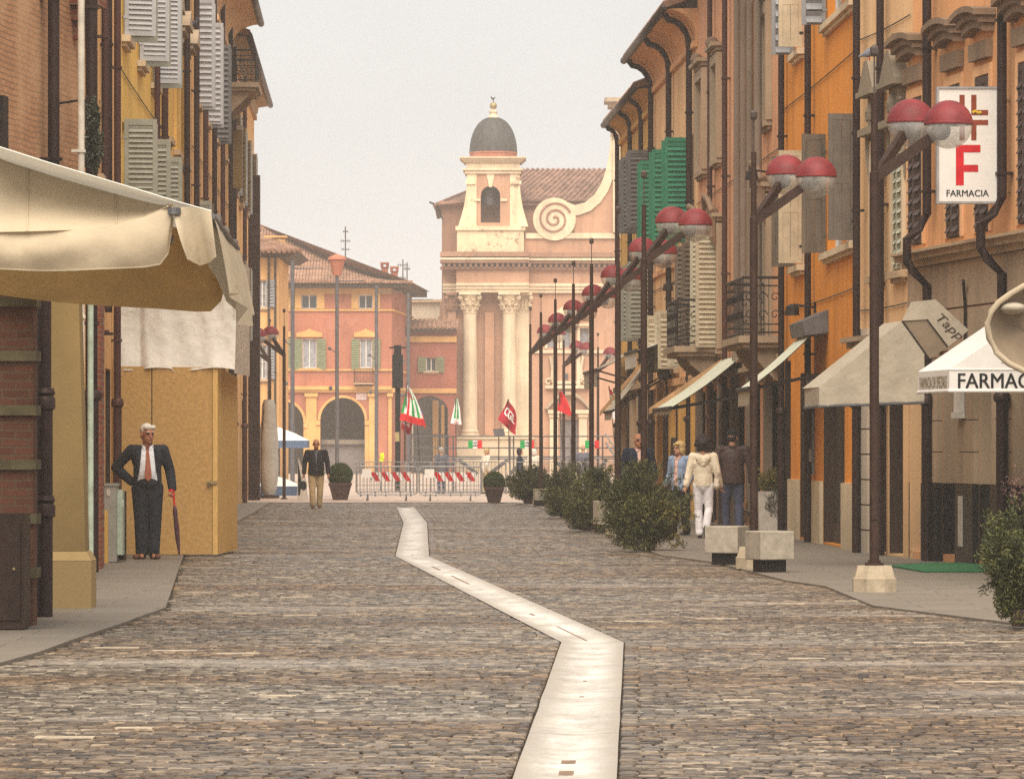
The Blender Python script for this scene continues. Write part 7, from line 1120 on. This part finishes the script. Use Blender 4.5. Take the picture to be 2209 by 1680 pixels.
U_ = thing('umbrella', 'furled plum umbrella with red handle planted like a cane', 'umbrella', (0, 0, 0)); c = V(p.location); h = Matrix.Rotation(R(6), 3, 'Z') @ (J['wL'] + V((.012, -.04, -.085))) + c; tip = V((h.x + .085, h.y - .02, PZ)); ax = tip - h; m = MB(); m.tube([h + V((0, 0, .05)), h, h + ax * .22], .014, 8); m.tube([h + V((0, 0, .05)), h + V((-.03, -.02, .07)), h + V((-.06, -.03, .045))], .014, 8); m.build('handle', 'ink_red', U_); m = MB(); m.tube([h + ax * t for t in (.17, .22, .27, .34, .5, .7, .88, .93)], [.016, .030, .034, .030, .036, .030, .016, .009], 10); m.build('furled_canopy', 'umbrella_plum', U_, smooth=True); MB().tube([h + ax * .92, tip], .007, 6).build('ferrule', 'steel', U_)
# man walking towards us down the middle of the street
person('balding man in dark jacket and khaki trousers walking alone towards the street end topiary', ppos(682, 118, 0), 4, 1.74, dict(w=1.22, belly=.6, pose={'kR': (-.10, -.06, .50), 'aR': (-.085, -.02, .09), 'kL': (.10, .02, .50), 'aL': (.085, .12, .10), 'eL': (.29, .04, 1.16), 'wL': (.31, -.06, .90), 'eR': (-.29, .04, 1.16), 'wR': (-.31, -.05, .90)}, skin='skin_ruddy', hair=('bald', 'hair_grey'), trousers='khaki', baggy=1.15, jacket='jacket_dark', shirt='grey_coat', hem=.84, open=(.03, .0, 0), shoes='shoe_brown'))
# group on the right pavement
person('man in navy jacket and glasses coming towards us behind the lamp mast', ppos(1377, 88, PZ), 8, 1.76, dict(w=1.18, belly=.4, pose={'kR': (-.10, -.06, .50), 'aR': (-.09, -.08, .09), 'aL': (.09, .12, .10)}, head=8, skin='skin_ruddy', hair=('bald', 'hair_grey'), trousers='denim_dark', jacket='navy_coat', shirt='top_pink', hem=.82, open=(.04, .03, 0)))
q_ = bpy.context.scene.objects['person.002']; m = MB(); hz = 1.635 * 1.76 / 1.75; [m.tube([V((s * .032 + .028 * math.cos(a) + .012, -.108, hz + .008 + .022 * math.sin(a))) for a in np.linspace(0, 6.28, 11)], .004, 5) for s in (-1, 1)]; m.build('spectacles', 'iron', q_)
person('blonde woman in pale denim jacket and black trousers looking aside', ppos(1466, 79.5, PZ), -38, 1.60, dict(w=.98, pose={'kR': (-.09, -.08, .50), 'aR': (-.08, -.10, .09), 'aL': (.08, .12, .10), 'eL': (.24, .06, 1.14), 'wL': (.25, -.10, .95), 'eR': (-.25, .05, 1.14), 'wR': (-.24, -.12, .96)}, head=-12, hair=('bob', 'hair_blonde'), trousers='black_cloth', flare=1.15, jacket='denim_light', shirt='top_pink', hem=.84, open=(.05, .05, 0)))
p, G, J = person('woman with big dark curls, cream hoodie and white trousers walking away', ppos(1517, 77.3, PZ), 176, 1.66, dict(w=1.0, face=False, pose={'kL': (.085, -.03, .50), 'aL': (.06, .03, .09), 'kR': (-.10, .02, .50), 'aR': (-.06, .30, .20), 'eR': (-.25, .06, 1.14), 'wR': (-.30, -.06, .92), 'eL': (.25, .02, 1.14), 'wL': (.30, .06, .93)}, toeR=(0, -.5, -.9), hair=('afro', 'hair_dark'), trousers='white_trousers', flare=1.12, jacket='hoodie_cream', hem=.90, jname='hoodie', shoes='shoe_black'))
m = MB(); [m.ball(G(x, .115, z), (r * 1.2, .045, r), 12) for x, z, r in ((0, 1.36, .09), (.06, 1.40, .06), (-.06, 1.40, .06), (0, 1.30, .05))]; m.build('hood', 'hoodie_cream', p, smooth=True)
Bg = thing('shoulder_bag', 'cream shoulder bag hanging at the side of the woman with curls', 'bag', (0, 0, 0)); c = V(p.location); r_ = Matrix.Rotation(R(176), 3, 'Z'); L_b = lambda *a: c + r_ @ G(*a); o = blob([('e', L_b(-.24, .02, .98), (.055, .13, .12)), ('e', L_b(-.24, .02, .92), (.065, .14, .08))], .015, 'pouch', 'bag_cream', Bg); MB().tube([L_b(-.24, -.10, 1.05), L_b(-.23, -.09, 1.25), L_b(-.17, .0, 1.50), L_b(-.215, .10, 1.3), L_b(-.24, .12, 1.05)], .018, 6).build('strap', 'bag_cream', Bg)
person('man in dark cap, brown leather jacket and jeans walking away', ppos(1580, 80.5, PZ), 183, 1.80, dict(w=1.22, face=False, pose={'kL': (.11, -.06, .50), 'aL': (.10, -.06, .09), 'kR': (-.11, .03, .50), 'aR': (-.10, .16, .11), 'eL': (.30, .06, 1.15), 'wL': (.30, -.08, .93), 'eR': (-.31, .04, 1.14), 'wR': (-.32, .02, .90)}, head=-22, hair=('cap', 'black_cloth'), trousers='denim_dark', jacket='leather_brown', hem=.86, collar=True, flare=1.08))
# small dog trotting beside them, seen from behind
Dg = thing('dog', 'small tan and black dog trotting away at the cap wearer\'s side', 'dog', (0, 0, 0)); simple('fur_tan', (.25, .13, .06), .95, 0, .4, 20); simple('fur_black', (.02, .017, .015), .95)
blob([('e', (0, 0, .30), (.09, .20, .10)), ('e', (0, -.13, .31), (.10, .11, .115)), ('e', (0, .14, .29), (.085, .11, .10)), ('c', (0, -.2, .36), (0, -.30, .47), .065, .05), ('e', (0, -.34, .50), (.065, .085, .06)), ('c', (0, -.38, .48), (0, -.46, .46), .034, .024), ('c', (.055, -.16, .26), (.06, -.17, .13), .035, .022), ('c', (.06, -.17, .13), (.06, -.19, .025), .020, .02), ('c', (-.055, -.16, .26), (-.06, -.22, .14), .035, .022), ('c', (-.06, -.22, .14), (-.06, -.20, .025), .020, .02), ('c', (.055, .16, .27), (.06, .12, .16), .055, .03), ('c', (.06, .12, .16), (.06, .20, .10), .026, .02), ('c', (.06, .20, .10), (.06, .18, .025), .018, .02), ('c', (-.055, .16, .27), (-.06, .19, .17), .055, .03), ('c', (-.06, .19, .17), (-.06, .26, .11), .026, .02), ('c', (-.06, .26, .11), (-.06, .25, .03), .018, .02), ('c', (0, .24, .34), (.02, .30, .46), .022, .014), ('c', (.02, .30, .46), (.03, .25, .54), .016, .01), ('e', (.045, -.33, .56), (.022, .015, .04)), ('e', (-.045, -.33, .56), (.022, .015, .04))], .011, 'body', 'fur_tan', Dg, 3); blob([('e', (0, 0, .345), (.088, .20, .07)), ('e', (0, .10, .335), (.085, .10, .075))], .012, 'saddle_fur', 'fur_black', Dg, 3); Dg.location = (4.06, 81.0, PZ); Dg.rotation_euler = (0, 0, R(176))
# figures on the square
def far_person(label, x, Y, yaw, H, jk, tr, hair, z=.014, **kw): return person(label, ppos(x, Y, z), yaw, H, dict(trousers=tr, jacket=jk, hair=hair, face=False, **kw), fine=False)
far_person('grey haired figure in dark coat seen from behind before the church door', 1258, 152, 180, 1.62, 'grey_coat', 'black_cloth', ('bald', 'hair_grey'), w=1.25, hem=.78); far_person('small dark figure walking sideways below the second tricolour banner', 1121, 154, 90, 1.5, 'navy_coat', 'black_cloth', ('bob', 'hair_dark')); far_person('white haired figure half hidden by the railing near the lamp masts', 1152, 156, 170, 1.48, 'light_coat', 'grey_coat', ('bob', 'hair_white')); far_person('pale dressed figure bending by the first church column pedestal', 1046, 155, 120, 1.5, 'light_coat', 'khaki', ('short', 'hair_blonde'), lean=-.06); far_person('figure in blue grey clothes under the archway gate', 952, 156, 200, 1.54, 'grey_coat', 'denim_dark', ('short', 'hair_grey')); m = MB(); q = at(823, 978, 146.8); m.add([q + V((x, 0, z)) for x, z in ((-.05, .0), (.07, .03), (.09, -.1), (.05, -.26), (-.08, -.24), (-.03, -.12))] + [q + V((x, .03, z)) for x, z in ((-.05, .0), (.07, .03), (.09, -.1), (.05, -.26), (-.08, -.24), (-.03, -.12))], [(0, 1, 2, 3, 4, 5), (11, 10, 9, 8, 7, 6)] + [(i, (i + 1) % 6, (i + 1) % 6 + 6, i + 6) for i in range(6)]); solo(m, 'safety_vest', 'hi_vis', 'fluorescent yellow vest hung on the railing before the palazzo', 'vest')
# pigeons
simple('pigeon_grey', (.20, .21, .25), .7, 0, .3, 30); simple('pigeon_dark', (.055, .055, .075), .7, 0, .3, 30)
def pigeon(label, loc, yaw, mt):
    t = thing('pigeon', label, 'pigeon', (0, 0, 0), 'pigeons on the ledges'); blob([('e', (0, 0, .11), (.055, .10, .06), Matrix.Rotation(R(-25), 3, 'X')), ('c', (0, -.07, .14), (0, -.10, .20), .038, .026), ('e', (0, -.11, .215), (.027, .032, .027)), ('c', (0, -.135, .212), (0, -.165, .205), .009, .004), ('c', (0, .06, .09), (0, .19, .055), .034, .016, .7)], .008, 'body', mt, t, 3); m = MB(); [m.tube([(s * .02, 0, .0), (s * .02, .0, .06)], .005, 5) for s in (-1, 1)]; m.build('leg', 'ink_red', t); t.location = loc; t.rotation_euler = (0, 0, R(yaw))
pq = fR2; a = pq.p((span(pq, 1934, 1954)[0] + span(pq, 1934, 1954)[1]) / 2, 6.985, .14); pigeon('dark pigeon perched higher, on the carved head next to stone clad pharmacy house', tuple(a), 160, 'pigeon_dark'); a = pq.p((span(pq, 1888, 1906)[0] + span(pq, 1888, 1906)[1]) / 2, 6.985, .14); pigeon('grey pigeon perched in profile on the carved head touching the orange house', tuple(a), 75, 'pigeon_grey'); a = fL4.p(9.6, 9.6, .16); pigeon('blue grey pigeon on a moulded window head of the amber house', tuple(a), 90, 'pigeon_dark')
